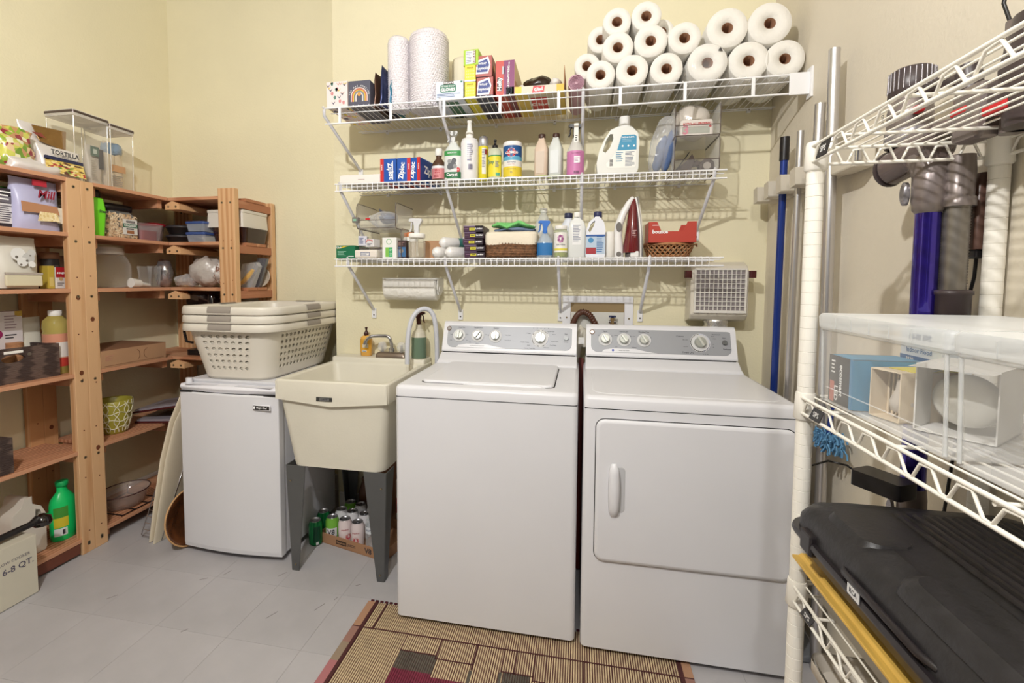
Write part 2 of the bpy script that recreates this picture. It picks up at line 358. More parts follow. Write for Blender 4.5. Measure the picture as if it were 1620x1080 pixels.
        d0, d1, e0, e1 = xa+.043, xb-.012, .338, .842
        def rxz(x0_, x1_, z0_, z1_, y, r): return [(p[0], y, p[1]) for p in [(q[0], q[1]) for q in rr(x0_, x1_, z0_, z1_, 0, r, 6)]][::-1]
        b = MB(); b.loft([rxz(d0-.003, d1+.003, e0-.003, e1+.003, F0+.002, .033), rxz(d0-.003, d1+.003, e0-.003, e1+.003, F0-.0006, .033)], gap, smooth=False); build('door_gap', b, t)
        b = MB(); b.loft([rxz(d0, d1, e0, e1, F0, .03), rxz(d0, d1, e0, e1, F0-.006, .03), rxz(d0+.004, d1-.004, e0+.004, e1-.004, F0-.010, .027), rxz(d0+.012, d1-.012, e0+.012, e1-.012, F0-.0115, .022)], white)
        dr = build('door', b, t)
        hx = xa+.083; b = MB()
        b.loft([rxz(hx+.028, hx+.060, .52, .68, F0-.0116, .014), rxz(hx+.028, hx+.057, .523, .677, F0-.0122, .012)], mat('handle_pocket', (196, 196, 198), .4), smooth=False); build('handle_pocket', b, dr)
        b = MB(); R = []
        for i in range(13):
            u = i/12; z = .503+.187*u; k_ = math.sin(PI*u)**.35; wd = .016+.024*k_*.9; R.append([(hx+.022-wd*.5, F0-.011, z), (hx+.022-wd*.45, F0-.014-.012*k_, z), (hx+.022+wd*.1, F0-.014-.020*k_, z), (hx+.022+wd*.5, F0-.014-.014*k_, z), (hx+.022+wd*.5, F0-.011, z)])
        b.loft(R, white); build('handle', b, dr)
    return t
wa = appliance('washing_machine', 'white top-loading washing machine with a lid, left of the dryer', 'washing machine', -.688, .686, -.785, 'w')
dy = appliance('tumble_dryer', 'white front-loading tumble dryer with a large square door, right of the washer', 'dryer', .018, .684, -.80, 'd')
# plastic clip bridging the two consoles
solo('console_spacer', MB().box(-.006, .022, -.20, -.17, 1.03, 1.06, mat('knob_ring', (208, 208, 208), .5)), 'small pale plastic block wedged between the washer and dryer consoles', 'spacer', bev=.002)

# ================================================================ fridge
fr = thing('mini_fridge', 'small white refrigerator under the laundry baskets, beside the utility sink', 'fridge', (-1.615, -.30, 0))
fx0, fx1, fy = -1.880, -1.352, -.555
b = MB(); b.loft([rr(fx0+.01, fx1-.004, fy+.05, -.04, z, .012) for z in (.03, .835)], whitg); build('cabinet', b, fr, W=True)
b = MB()
def frontbow(z, y0=fy):
    o = [(fx1, fy+.045, z)]+[(fx1-(fx1-fx0)*i/12, y0-.018*math.sin(PI*i/12)+.008, z) for i in range(13)]+[(fx0, fy+.045, z)]; return o[::-1]
b.loft([frontbow(.03), frontbow(.05, fy-.003), frontbow(.785, fy-.003), frontbow(.792, fy+.0)], white, smooth=False); build('door', b, fr, .004, W=True)
b = MB(); b.loft([frontbow(.796, fy+.006), frontbow(.815, fy-.004), frontbow(.828, fy+.004)], mat('fridge_cap', (236, 236, 242), .3), smooth=False); hs = build('handle_strip', b, fr, .004, W=True)
build('door_seam', MB().box(fx0+.006, fx1-.006, fy, fy+.04, .79, .798, gap), fr, W=True)
for xa_, xb_, nm in ((fx0+.03, fx0+.2, 'finger_recess'), (fx0+.3, fx1-.03, 'finger_recess')):
    b = MB(); b.loft([rr(xa_, xb_, fy-.003, fy+.03, .8285, .012), rr(xa_+.005, xb_-.005, fy+.001, fy+.027, .8296, .010)], mat('recess_tone', (214, 214, 222), .35)); build(nm, b, fr, W=True)
b = MB(); b.loft([rr(fx0+.012, fx1-.006, fy+.05, -.045, z, .012) for z in (.836, .845)], white); build('top_panel', b, fr, .003, W=True)
b = MB(); b.cyl((fx0+.03, fy+.03, .826), (fx0+.03, fy+.03, .852), .0145, white, n=18); build('hinge_cap', b, fr, .003, W=True)
b = MB(); b.box(-1.472, -1.382, fy-.0145, fy-.006, .727, .752, mat('badge_white', (236, 236, 240), .3)); build('badge_frame', b, fr, .003, W=True)
b = MB(); b.box(-1.469, -1.385, fy-.0155, fy-.013, .730, .749, black); build('badge', b, fr, .003, W=True)
txt(fr, 'Magic Chef', .0115, -1.424-fr.location.x, fy-.0160-fr.location.y, .7395, txtw, bold=.02, shear=.2, sx=1.05)
b = MB(); b.lathe([(.0045, 0), (.0055, .008), (.003, .011)], txtw, -1.461, fy-.0162, n=8); b.xf(Matrix.Translation((0, 0, .7345))); build('chef_hat_mark', b, fr, W=True)
for sx_ in (fx0+.05, fx1-.05):
    for sy_ in (fy+.1, -.1): build('foot', MB().cyl((sx_, sy_, 0), (sx_, sy_, .03), .016, black), fr, W=True)

# ================================================================ laundry baskets (nested stack)
def basket_mesh():
    body = MB(); T0, B0_ = .275, 0
    def ring(u, off=0, n=60):      # u 0 bottom .. 1 top, tapered rounded rectangle
        hx = .185+.055*u+off; hy = .285+.045*u+off; r = .09; pts = []
        P = rr(-hx, hx, -hy, hy, u*T0, r, 14)
        return P
    # wall with punched holes: a grid of quads per side where hole cells are replaced by ringed holes
    Nz = 12
    def side(p0, p1, q0, q1, cols, rows, m, cellfill):
        # bilinear patch p0-p1 bottom, q0-q1 top
        def at(u, v): return (Vector(p0)*(1-u)+Vector(p1)*u)*(1-v)+(Vector(q0)*(1-u)+Vector(q1)*u)*v
        nrm = (Vector(p1)-Vector(p0)).cross(Vector(q0)-Vector(p0)).normalized()
        for i in range(cols):
            for j in range(rows):
                u0, u1, v0, v1 = i/cols, (i+1)/cols, j/rows, (j+1)/rows
                if not cellfill(i, j):
                    body.add([at(u0, v0), at(u1, v0), at(u1, v1), at(u0, v1)], [(0, 1, 2, 3)], m)
                else:
                    cu, cv = (u0+u1)/2, (v0+v1)/2; n = 12; W_ = (Vector(p1)-Vector(p0)).length/cols; H_ = (Vector(q0)-Vector(p0)).length/rows; R_ = min(W_, H_)*.33
                    out = []; inn = []; inb = []
                    for k in range(n):
                        a = 2*PI*(k+.5)/n; c, s_ = math.cos(a), math.sin(a); mxx = max(abs(c), abs(s_))
                        out.append(at(cu+(u1-u0)/2*c/mxx, cv+(v1-v0)/2*s_/mxx))
                        q = at(cu+R_*c/W_/cols, cv+R_*s_/H_/rows); inn.append(q); inb.append(q-nrm*.004)
                    body.loft([out, inn, inb], m, (False, False), smooth=False)
                    # fill the four corners
                    cs = [at(u0, v0), at(u1, v0), at(u1, v1), at(u0, v1)]
                    for cc in cs:
                        o2 = sorted(out, key=lambda p: (p-cc).length)[:2]; body.add([cc, o2[0], o2[1]], [(0, 1, 2)], m)
    hb, lb, ht, lt, r = .185, .285, .24, .33, .09
    z1 = T0-.018
    for s_ in (-1, 1):
        side((-hb+r, s_*lb, .012), (hb-r, s_*lb, .012), (-ht+r, s_*lt, z1), (ht-r, s_*lt, z1), 7, 8, basketm, lambda i, j: 0 < j < 7 and True)
        side((s_*hb, -lb+r, .012), (s_*hb, lb-r, .012), (s_*ht, -lt+r, z1), (s_*ht, lt-r, z1), 14, 8, basketm, lambda i, j: 0 < j < 7)
    for cx_, cy_ in ((1, 1), (-1, 1), (-1, -1), (1, -1)):
        a0 = {(1, 1): 0, (-1, 1): PI/2, (-1, -1): PI, (1, -1): 1.5*PI}[(cx_, cy_)]; R = []
        for z, hx, hy in ((.012, hb, lb), (z1, ht, lt)):
            R.append([(cx_*(hx-r)+r*math.cos(a0+PI/2*i/10), cy_*(hy-r)+r*math.sin(a0+PI/2*i/10), z) for i in range(11)])
        body.loft(R, basketm, (False, False), closed=False)
    body.loft([rr(-hb+.012, hb-.012, -lb+.012, lb-.012, 0, r-.012, 10), rr(-hb, hb, -lb, lb, .012, r, 10)], basketm, (True, False))
    # rim: rolled profile
    rim = MB(); prof = [(0, z1), (.004, z1+.012), (.020, z1+.016), (.024, z1+.008), (.027, z1-.018), (.024, z1-.022), (.022, z1-.018), (.020, z1+.004), (.006, z1+.004), (0, z1)]
    rim.loft([rr(-ht-o_, ht+o_, -lt-o_, lt+o_, z, r+o_, 10) for o_, z in prof], basketm, (False, False))
    grips = []
    for gx, gy, hx_, hy_ in ((0, -1, .062, 0), (0, 1, .062, 0), (1, 0, 0, .062), (-1, 0, 0, .062)):
        g = MB(); e = .0285
        pr = [(.0, z1+.0155), (.018, z1+.0185), (.026, z1+.010), (e+.001, z1-.006), (e, z1-.012)]
        if gy:
            R = [[(x, gy*(lt+o_), z) for o_, z in pr] for x in (-hx_, hx_)]
        else:
            R = [[(gx*(ht+o_), y, z) for o_, z in pr] for y in (-hy_, hy_)]
        g.loft(R, greyb, (False, False), closed=False); grips.append(g)
    return body, rim, grips
body, rim, grips = basket_mesh()
bk = thing('laundry_basket', 'lowest off-white laundry basket of the nested stack, its holed sides showing on the fridge', 'laundry basket', (-1.635, -.215, .847), 0, 'stacked laundry baskets')
build('basket_body', body, bk); build('rim', rim, bk)
for g in grips: build('grip', g, bk)
dup(bk, (-1.635, -.215, .887), 0, 'middle off-white laundry basket of the nested stack, only its rim showing')
dup(bk, (-1.635, -.215, .927), 0, 'topmost off-white laundry basket of the nested stack, open on top')

# ================================================================ utility sink
tb = thing('utility_sink', 'cream plastic laundry tub on grey steel legs, between the fridge and the washer', 'sink', (-1.05, -.31, 0))
tx0, tx1, ty0 = -1.322, -.795, -.60
R = []
for e, z, r in ((.045, .49, .05), (.0, .80, .03)): R.append(rr(tx0+.005+e, tx1-.005-e*.6, ty0+.004+e*.4, -.02, z, r))
b = MB(); b.loft(R, tubm, (True, False)); build('basin', b, tb, W=True)
# front band with the shallow V
b = MB(); n = 14; top = []; bot = []
for i in range(n+1):
    u = i/n; x = tx0+(tx1-tx0)*u; zz = .80-.024*(1-abs(2*u-1)); bot.append((x, zz)); top.append((x, .882))
b.prism(bot+top[::-1], ty0-.012, ty0+.01, tubm); build('front_apron', b, tb, .004, W=True)
b = MB()
b.loft([rr(tx0-.003, tx1+.003, ty0-.012, -.005, .80, .02), rr(tx0-.006, tx1+.006, ty0-.014, -.003, .880, .02), rr(tx0-.004, tx1+.004, ty0-.012, -.003, .886, .02), rr(tx0+.016, tx1-.016, ty0+.012, -.13, .886, .03), rr(tx0+.022, tx1-.022, ty0+.02, -.135, .875, .03), rr(tx0+.06, tx1-.06, ty0+.05, -.16, .55, .05)], tubm, (False, True)); build('rim', b, tb, W=True)
b = MB(); b.loft([rr(tx0+.0, tx1-.0, -.125, -.003, .885, .012), rr(tx0+.0, tx1-.0, -.125, -.003, .908, .012), rr(tx0+.006, tx1-.006, -.119, -.005, .912, .01)], tubm); build('faucet_deck', b, tb, W=True)
b = MB(); b.box(tx0+.2, tx0+.275, ty0-.0150, ty0-.011, .800, .818, mat('plate_dark', (72, 72, 70), .4, .4)); build('maker_plate', b, tb, .001, W=True)
b = MB(); b.box(tx0+.217, tx0+.262, ty0-.0158, ty0-.0145, .803, .815, mat('plate_mid', (140, 140, 138), .4, .4)); build('maker_plate_centre', b, tb, W=True)
txt(tb, 'E.L.MUSTEE', .0085, tx0+.2395-tb.location.x, ty0-.0165-tb.location.y, .809, txtd, bold=.03, sx=.8)
for x, y, sx_, sy_ in ((tx0+.025, ty0+.02, 1, 1), (tx1-.02, ty0+.02, -1, 1), (tx0+.03, -.04, 1, -1), (tx1-.02, -.04, -1, -1)):
    b = MB(); d = .022 if sx_ > 0 else -.012
    for ax in (0, 1):
        wt, wb = (.105 if sx_ < 0 else .095), .034; t_ = .002
        if ax == 0: P = [(0, .49), (sx_*wt, .49), (sx_*wb+d, 0), (d, 0)]; b.prism([(x+p, z) for p, z in P], y-t_, y+t_, legm)
        else: P = [(0, .49), (sy_*.085, .49), (sy_*.034, 0), (0, 0)]; q = MB(); q.prism([(p, z) for p, z in P], -t_, t_, legm, 'x'); q.v = [(x+px+d*(1-pz/.49), y+py, pz) for px, py, pz in q.v]; b.add(q.v, q.f, legm)
    lg = build('leg', b, tb, .001, W=True)
    bb = MB()
    for z in (.03, .42): bb.cyl((x+sx_*.02+d*(1-z/.49), y-.006*sy_, z), (x+sx_*.02+d*(1-z/.49), y+.004, z), .004, screwm, n=8)
    bb.xf(Matrix.Translation(-Vector(tb.location))); build('screw', bb, lg)
# faucet
fa = thing('faucet', 'chrome two-handle gooseneck faucet on the back of the tub', 'faucet', (-.995, -.075, .912))
b = MB(); b.loft([rr(-.085, .085, -.03, .03, 0, .01), rr(-.082, .082, -.027, .027, .022, .012), rr(-.07, .07, -.018, .018, .028, .01)], mat('faucet_base', (140, 125, 112), .3, .8)); build('base_plate', b, fa)
b = MB(); P = [(.0, -.0, .02), (.0, -.002, .07)]+[(-.004-.03*(1-math.cos(t)), -.004, .085+.03*math.sin(t)) for t in (0, .4, .8, 1.2, PI/2)]+[(-.07, -.01, .115), (-.105, -.02, .113), (-.125, -.03, .102), (-.135, -.036, .085), (-.137, -.038, .068)]
b.tube(P, lambda i: .0095 if i < len(P)-1 else .0125, chrome, 12); build('spout', b, fa)
b = MB(); b.cyl((0, 0, .02), (0, 0, .05), .015, chrome, n=16); build('spout_collar', b, fa)
for s_ in (-1, 1):
    b = MB(); b.lathe([(.010, .026), (.012, .032), (.022, .038), (.025, .055), (.02, .075), (.010, .082)], clear('acrylic', (250, 250, 250), .3, .08), s_*.055, 0, 12, e=2); h = build('handle', b, fa)
    bb = MB(); bb.cyl((s_*.055, 0, .024), (s_*.055, 0, .068), .008, chrome, n=10); build('handle_stem', bb, h)

# ================================================================ wire shelves on the plumbing wall
def wire_shelf(name, label, x0, x1, dep, z, lip, braces, fine, wall_end=False):
    cx = (x0+x1)/2; t = thing(name, label, 'shelf', (cx, -.012, z))
    for y, zz, r in ((-.006, 0, .003), (-dep, 0, .0037), (-dep, -lip, .0037), (-dep*.5, -.006, .003), (-dep*.12, -.006, .0026), (-dep*.86, -.006, .0026)):
        build('long_rod', MB().cyl((x0, y, z+zz), (x1, y, z+zz), r, wirem, n=8), t, W=True)
    pitch = .0268 if fine else .0262; n = int((x1-x0-.02)/pitch); me = None
    cw = MB(); r = .0013
    if fine: cw.tube([(0, -.008, .0045), (0, -dep+.012, .0045), (0, -dep+.0008, .0018), (0, -dep-.0045, -.004), (0, -dep-.0045, -lip-.003)], r+.0004, wirem, 6)
    else: cw.tube([(0, -.008, .0045), (0, -dep-.003, .0045)], r+.0003, wirem, 6)
    for i in range(n):
        if me is None: cw.xf(Matrix.Translation((0, .012, 0))); o = build('cross_wire', cw, t); me = o.data
        else: o = bpy.data.objects.new('cross_wire', me); C.objects.link(o); o.parent = t
        o.location = (x0+.012+i*pitch-cx, 0, 0)
    if not fine:
        x = x0+.075
        while x < x1-.05: build('lip_stub', MB().box(x-.006, x+.006, -dep-.003, -dep+.003, z-lip, z, wirem), t, W=True); x += .253
    for bx, bz in braces:
        s_ = MB(); P = [Vector((bx, -dep+.006, z-.004)), Vector((bx, -dep+.008, z-.03)), Vector((bx, -.010, bz+.03))]
        s_.tube(P, .0075, mat('brace_steel', (216, 216, 222), .35), 10)
        br = build('diagonal_brace', s_, t, W=True)
        s_ = MB(); s_.box(bx-.013, bx+.013, -.0075, 0, bz-.02, bz+.036, wirem); ft = build('bracket_foot', s_, t, .002, W=True)
        s_ = MB(); s_.cyl((bx, -.010, bz-.002), (bx, -.007, bz-.002), .004, dkgrey, n=10); build('foot_screw', s_, t, W=True)
        s_ = MB(); s_.tube([(bx, -dep-.005, z+.004), (bx, -dep-.001, z+.008), (bx, -dep+.008, z+.002), (bx, -dep+.006, z-.012)], .005, wirem, 8); build('brace_clip', s_, t, W=True)
    if wall_end:
        s_ = MB(); s_.box(x1-.075, x1-.004, -dep-.006, -dep+.002, z-lip-.006, z+.005, wirem); s_.box(x1-.006, x1+.002, -dep-.02, -dep+.02, z-lip-.02, z+.022, wirem); build('wall_end_bracket', s_, t, .001, W=True)
    x = x0+.15
    k = MB()
    while x < x1: k.box(x-.007, x+.007, -.012, 0, z-.012, z+.008, wirem); k.cyl((x, -.013, z), (x, -.010, z), .004, greyb, n=8); x += .3
    build('wall_clip', k, t, W=True)['kind'] = 'stuff'
    return t
ZT, ZM, ZB = 2.130, 1.794, 1.429
wire_shelf('wire_shelf', 'highest white wire shelf, running to the right wall under the paper towel rolls', -1.191, .858, .385, ZT, .072, [(-1.20, 1.90), (-.63, 1.83), (-.002, 1.83)], False, True)
wire_shelf('wire_shelf', 'middle white wire shelf carrying the detergent jug and spray bottles', -1.19, .592, .305, ZM, .034, [(-1.165, 1.50), (-.625, 1.52), (-.002, 1.52), (.545, 1.545)], True)
wire_shelf('wire_shelf', 'lowest white wire shelf carrying the iron and the woven baskets', -1.196, .590, .305, ZB, .034, [(-1.128, 1.136), (-.63, 1.136), (-.1, 1.14), (.293, 1.146)], True)
e = .0062   # objects rest on the cross wires
def carton(name, label, cat, x0, x1, yf, dep, z, h, m, rz=0, group=None, bev=.0015, z1=None):
    t = thing(name, label, cat, ((x0+x1)/2, yf+dep/2, z), rz, group); w = x1-x0
    build('carton', MB().box(-w/2, w/2, -dep/2, dep/2, 0, h, m), t, bev); t['w'] = w; t['d'] = dep; t['h'] = h; return t
def fp(t, u0, u1, v0, v1, m, name='printed_panel', off=0):      # panel on the carton's front face, in fractions
    w, d, h = t['w'], t['d'], t['h']; return pan(t, -w/2+w*u0, -w/2+w*u1, h*v0, h*v1, -d/2-off, m, name)
def sp(t, u0, u1, v0, v1, m, s=1, name='printed_panel'):        # panel on a side face
    w, d, h = t['w'], t['d'], t['h']; x = s*w/2; return build(name, MB().box(min(x, x+s*.0006), max(x, x+s*.0006), -d/2+d*u0, -d/2+d*u1, h*v0, h*v1, m), t)
def bp(t, u0, u1, v0, v1, m, name='printed_panel'):             # panel on the underside
    w, d, h = t['w'], t['d'], t['h']; return build(name, MB().box(-w/2+w*u0, -w/2+w*u1, -d/2+d*v0, -d/2+d*v1, -.0005, .0005, m), t)

# ---------------------------------------------------------------- top shelf
zt = ZT+e
t = carton('keepsake_box', 'pale box printed with flowers and leaves, left end of the top shelf', 'box', -1.188, -1.082, -.375, .25, zt, .118, flat((236, 222, 220)))
rd = random.Random(3); cols = [flat(c) for c in ((222, 150, 152), (236, 208, 70), (92, 88, 118), (98, 142, 130), (228, 178, 160), (70, 72, 96))]
for i in range(20):
    m_ = cols[i % 6]; x = rd.uniform(-.045, .045); z = rd.uniform(.01, .108); a = rd.uniform(0, PI); b = MB()
    if i % 3 == 0: b.add([(x+.009*math.cos(2*PI*k/7)*(1 if k % 2 else .7), -.1256, z+.009*math.sin(2*PI*k/7)) for k in range(7)], [tuple(range(7))], m_); build('flower_print', b, t)
    else:
        for s_ in (-1, 1): b.add([(x, -.1256, z), (x+s_*.008, -.1256, z+.010), (x+s_*.009, -.1256, z+.014), (x, -.1256, z+.006)], [(0, 1, 2, 3)], m_)
        build('leaf_print', b, t)
bp(t, 0, 1, 0, 1, mat('flower_print_under', (236, 222, 220), .6, kind='voronoi', scale=45, stops=[(0, (236, 222, 220)), (.4, (240, 215, 90)), (.55, (92, 88, 118)), (.7, (228, 170, 165)), (.85, (236, 222, 220))]))
t = carton('keepsake_box', 'dark grey box printed with a pastel rainbow and a small sun', 'box', -1.079, -.972, -.368, .25, zt, .117, flat((92, 92, 108)))
for r_, c in ((.042, (238, 214, 205)), (.036, (222, 120, 90)), (.031, (238, 205, 80)), (.025, (150, 155, 165)), (.019, (240, 232, 225))):
    b = MB(); P = [(r_*math.cos(PI*i/16), .045+r_*math.sin(PI*i/16)) for i in range(17)]; P = [(r_, .022)]+P+[(-r_, .022)]
    q = [(r_-.0045)*1.0/r_*x for x, z in P]; P2 = [((r_-.0045)*math.cos(PI*i/16), .045+(r_-.0045)*math.sin(PI*i/16)) for i in range(17)]; P2 = [(r_-.0045, .022)]+P2+[(-(r_-.0045), .022)]
    n = len(P); b.add([(x, -.1256-.0001, z) for x, z in P]+[(x, -.1257, z) for x, z in P2], [(i, i+1, n+i+1, n+i) for i in range(n-1)], flat(c)); build('rainbow_stripe', b, t)
b = MB(); b.cyl((0, -.125, .055), (0, -.1262, .055), .009, flat((226, 168, 90)), n=16); build('sun_print', b, t)
a0 = 0
for i, ch in enumerate('YOU ARE AMAZING'):
    a = PI*(.93-.86*i/14); txt(t, ch, .0095, .049*math.cos(a), -.1257, .045+.049*math.sin(a), txtw, ang=a-PI/2, bold=.01)
def pouch(name, label, x, y, z, w, h, th, m, rz, seed, tilt=0):
    b = MB(); R = []
    for i in range(9):
        u = i/8; k = th*math.sin(PI*min(.98, u*.85+.12))**.7; ww = w/2*(1-.15*u); R.append([(ww*math.cos(2*PI*j/14), k/2*math.sin(2*PI*j/14), h*u) for j in range(14)])
    b.loft(R, m); b.jig(.006, 28, seed); mn = min(p[2] for p in b.v)
    b.xf(Matrix.Rotation(tilt, 4, 'Y') @ Matrix.Translation((0, 0, -mn))); mn = min(p[2] for p in b.v); b.xf(Matrix.Translation((0, 0, -mn)))
    return solo(name, b, label, 'pouch', (x, y, z), rz)
pouch('foil_pouch', 'brown foil mailer pouch standing left of the shiny blue one', -.955, -.24, zt, .20, .165, .022, mat('brown_foil', (92, 66, 52), .3, .4, bump=.3, bscale=20), 1.45, 2)
pouch('foil_pouch', 'shiny dark blue foil pouch standing on edge, tallest of the pouches on the top shelf', -.925, -.24, zt, .21, .19, .035, mat('navy_foil', (40, 48, 84), .25, .5, bump=.3, bscale=20), 1.5, 5)
pouch('foil_pouch', 'green and blue pouch pressed against the thin bubble wrap roll', -.888, -.235, zt, .20, .13, .014, mat('green_foil', (52, 128, 84), .35, .2, col2=(50, 120, 170), scale=8, bump=.2, bscale=20), 1.55, 7)
bub = mat('bubble_wrap', (232, 226, 230), .22, spec=.8, trans=.0, bump=.6, bscale=110)
def wrap_roll(label, x, y, r, h, seed):
    b = MB(); prof = [(r*.92, 0), (r, .01), (r, h*.9), (r*.96, h*.97), (r*.80, h), (r*.3, h-.004), (r*.28, h-.03)]
    b.lathe(prof, bub, n=32); b.jig(.003, 14, seed); mn = min(p[2] for p in b.v); b.xf(Matrix.Translation((0, 0, -mn)))
    t = thing('bubble_wrap_roll', label, 'bubble wrap', (x, y, zt), 0); build('wound_sheet', b, t)
    n = MB(); k = 0; rows = int(h*.93/.011)
    for j in range(rows):
        for i in range(int(2*PI*r/.011)):
            a = 2*PI*(i+.5*(j % 2))/int(2*PI*r/.011)
            if math.sin(a) > .35: continue
            z = .012+j*.011; cx_, cy_ = r*math.cos(a), r*math.sin(a); ux, uy = -math.sin(a), math.cos(a); nx, ny = math.cos(a), math.sin(a); d = .0042
            ring = [(cx_+ux*d*c+nx*.0003, cy_+uy*d*c+ny*.0003, z+d*s_) for c, s_ in ((1, 0), (.5, .87), (-.5, .87), (-1, 0), (-.5, -.87), (.5, -.87))]
            n.add(ring+[(cx_+nx*.0034, cy_+ny*.0034, z)], [(q, (q+1) % 6, 6) for q in range(6)], bub, True)
    o = build('bubbles', n, t); o['kind'] = 'stuff'; return t
wrap_roll('thinner upright roll of bubble wrap, left of the fat one', -.868, -.265, .052, .335, 1)
wrap_roll('fat upright roll of bubble wrap, right of the thinner one', -.728, -.235, .092, .355, 4)
b = MB(); b.lathe([(.05, 0), (.052, .01), (.052, .27), (.045, .29), (.02, .296)], mat('foam_wrap', (226, 219, 196), .5, bump=.2, bscale=30), n=24)
solo('foam_roll', b, 'cream foam roll standing behind the glove box, right of the fat bubble wrap', 'roll', (-.60, -.10, zt))
t = carton('glove_box', 'pale blue-white carton of nitrile gloves with a green label', 'box', -.655, -.527, -.365, .24, zt, .083, flat((214, 222, 236)))
fp(t, .28, .66, .82, .99, flat((60, 40, 38))); txt(t, 'KIRKLAND', .012, -.004, -.1212, .0755, txtw, bold=.02)
b = MB(); P = rr(-.044, .030, .034, .068, 0, .008, 4); b.add([(p[0], -.1207, p[1]) for p in P][::-1], [tuple(range(len(P)))], flat((38, 122, 92))); build('label_patch', b, t)
txt(t, 'NITRILE EXAM', .0105, -.007, -.1210, .0605, txtw); txt(t, 'GLOVES', .0185, -.007, -.1212, .045, txtw, bold=.04)
lines(t, -.058, .055, .012, .030, -.1205, 3, flat((120, 140, 180))); fp(t, .9, .97, .88, .97, flat((38, 122, 92))); bp(t, .3, .75, .1, .9, flat((44, 112, 84)))
txt(t, 'GLOVES', .02, 0, -.05, -.0012, txtw, 'B')
t = carton('wrap_box', 'lower of the two bright yellow bag cartons on the top shelf', 'box', -.520, -.470, -.368, .28, zt, .071, flat((238, 224, 50)))
b = MB()
for i in range(5):
    for j in range(3): b.cyl((-.016+i*.008, -.1402, .02+j*.013), (-.016+i*.008, -.1406, .02+j*.013), .003, flat((246, 240, 150)), n=8)
build('bubble_print', b, t); fp(t, .0, 1, 0, .1, flat((210, 214, 230))); txt(t, 'SNACK', .009, 0, -.1409, .060, mat('olive_ink', (150, 130, 20), .6), bold=.02)
t2 = dup(t, (-.495, -.229, zt+.0715), 0, 'upper of the two bright yellow bag cartons on the top shelf')
t = carton('wrap_box', 'lime green carton standing highest on top of the yellow cartons', 'box', -.520, -.452, -.365, .26, zt+.1435, .068, flat((176, 214, 52)), rz=-.05)
fp(t, .15, .62, .1, .92, flat((232, 232, 236))); fp(t, .64, .82, .1, .92, flat((120, 36, 40))); txt(t, 'KIRKLAND', .011, .0155, -.1312, .035, txtw, ang=PI/2, bold=.02); lines(t, -.022, .006, .012, .058, -.1308, 7, flat((160, 165, 180))); bp(t, 0, 1, 0, 1, mat('lime_shade', (134, 118, 40), .6))
txt(t, 'KIRKLAND', .04, 0, .02, -.0013, flat((176, 214, 52)), 'B', ang=PI/2)
# leaning pair of storage-bag cartons
for k, (x0, x1, z0, lab, dz) in enumerate(((-.467, -.392, zt, 'lower dark blue and red foil carton, below the tilted one', .088), (-.470, -.398, zt+.090, 'upper red foil carton, directly right of the lime green one', .090))):
    t = carton('wrap_box', lab, 'box', x0, x1, -.365, .28, z0, dz, mat('brick_red_card', (168, 82, 74), .45), rz=.0)
    P = [(-.036, .012), (.020, .012), (.030, .05), (.020, .085), (-.030, .07)]
    b = MB(); b.add([(a, -.1408, c) for a, c in P], [tuple(range(5))], flat((226, 226, 236))); build('white_flash', b, t)
    P = [(-.032, .02), (.016, .02), (.024, .05), (.014, .075), (-.026, .062)]
    b = MB(); b.add([(a, -.1411, c) for a, c in P], [tuple(range(5))], flat((42, 62, 140))); build('blue_flash', b, t)
    txt(t, 'Reynolds', .017, -.004, -.1415, .036, txtw, bold=.02); txt(t, 'WRAP', .013, -.006, -.1415, .056, txtw, bold=.02)
    if k == 0: fp(t, 0, 1, 0, .12, flat((48, 44, 70)))
    sp(t, 0, 1, 0, 1, flat((150, 38, 40))); bp(t, 0, 1, 0, 1, flat((44, 46, 80)))
    b = MB(); b.cyl((.036, -.09, .05), (.0385, -.09, .05), .014, flat((232, 170, 40)), n=14); build('round_sticker', b, t)
t = carton('wrap_box', 'orange and purple trash-bag carton standing on end, a yellow patch at its foot', 'box', -.380, -.297, -.368, .28, zt, .150, flat((206, 72, 58)))
fp(t, .44, 1, 0, 1, flat((134, 40, 104))); fp(t, .56, .98, 0, .24, flat((240, 206, 70))); b = fp(t, .08, .34, .14, .52, flat((30, 30, 36)))
txt(t, 'Hefty', .026, -.024, -.1416, .050, txtw, ang=PI/2, bold=.03); txt(t, 'MEGA', .015, .012, -.1416, .018, txtd, ang=PI/2, bold=.03); txt(t, 'PACK', .015, .027, -.1416, .018, txtd, ang=PI/2, bold=.03)
txt(t, '68 DRAWSTRING', .012, .0155, -.1412, .080, txtw, ang=PI/2, bold=.02); txt(t, 'STRONG', .009, .018, -.1412, .125, txtw, ang=PI/2); fp(t, .34, .48, .62, .84, flat((190, 194, 200)))
bp(t, 0, .6, 0, 1, flat((190, 52, 44))); bp(t, .6, 1, 0, 1, flat((120, 36, 60))); sp(t, 0, 1, 0, 1, flat((222, 190, 140)))
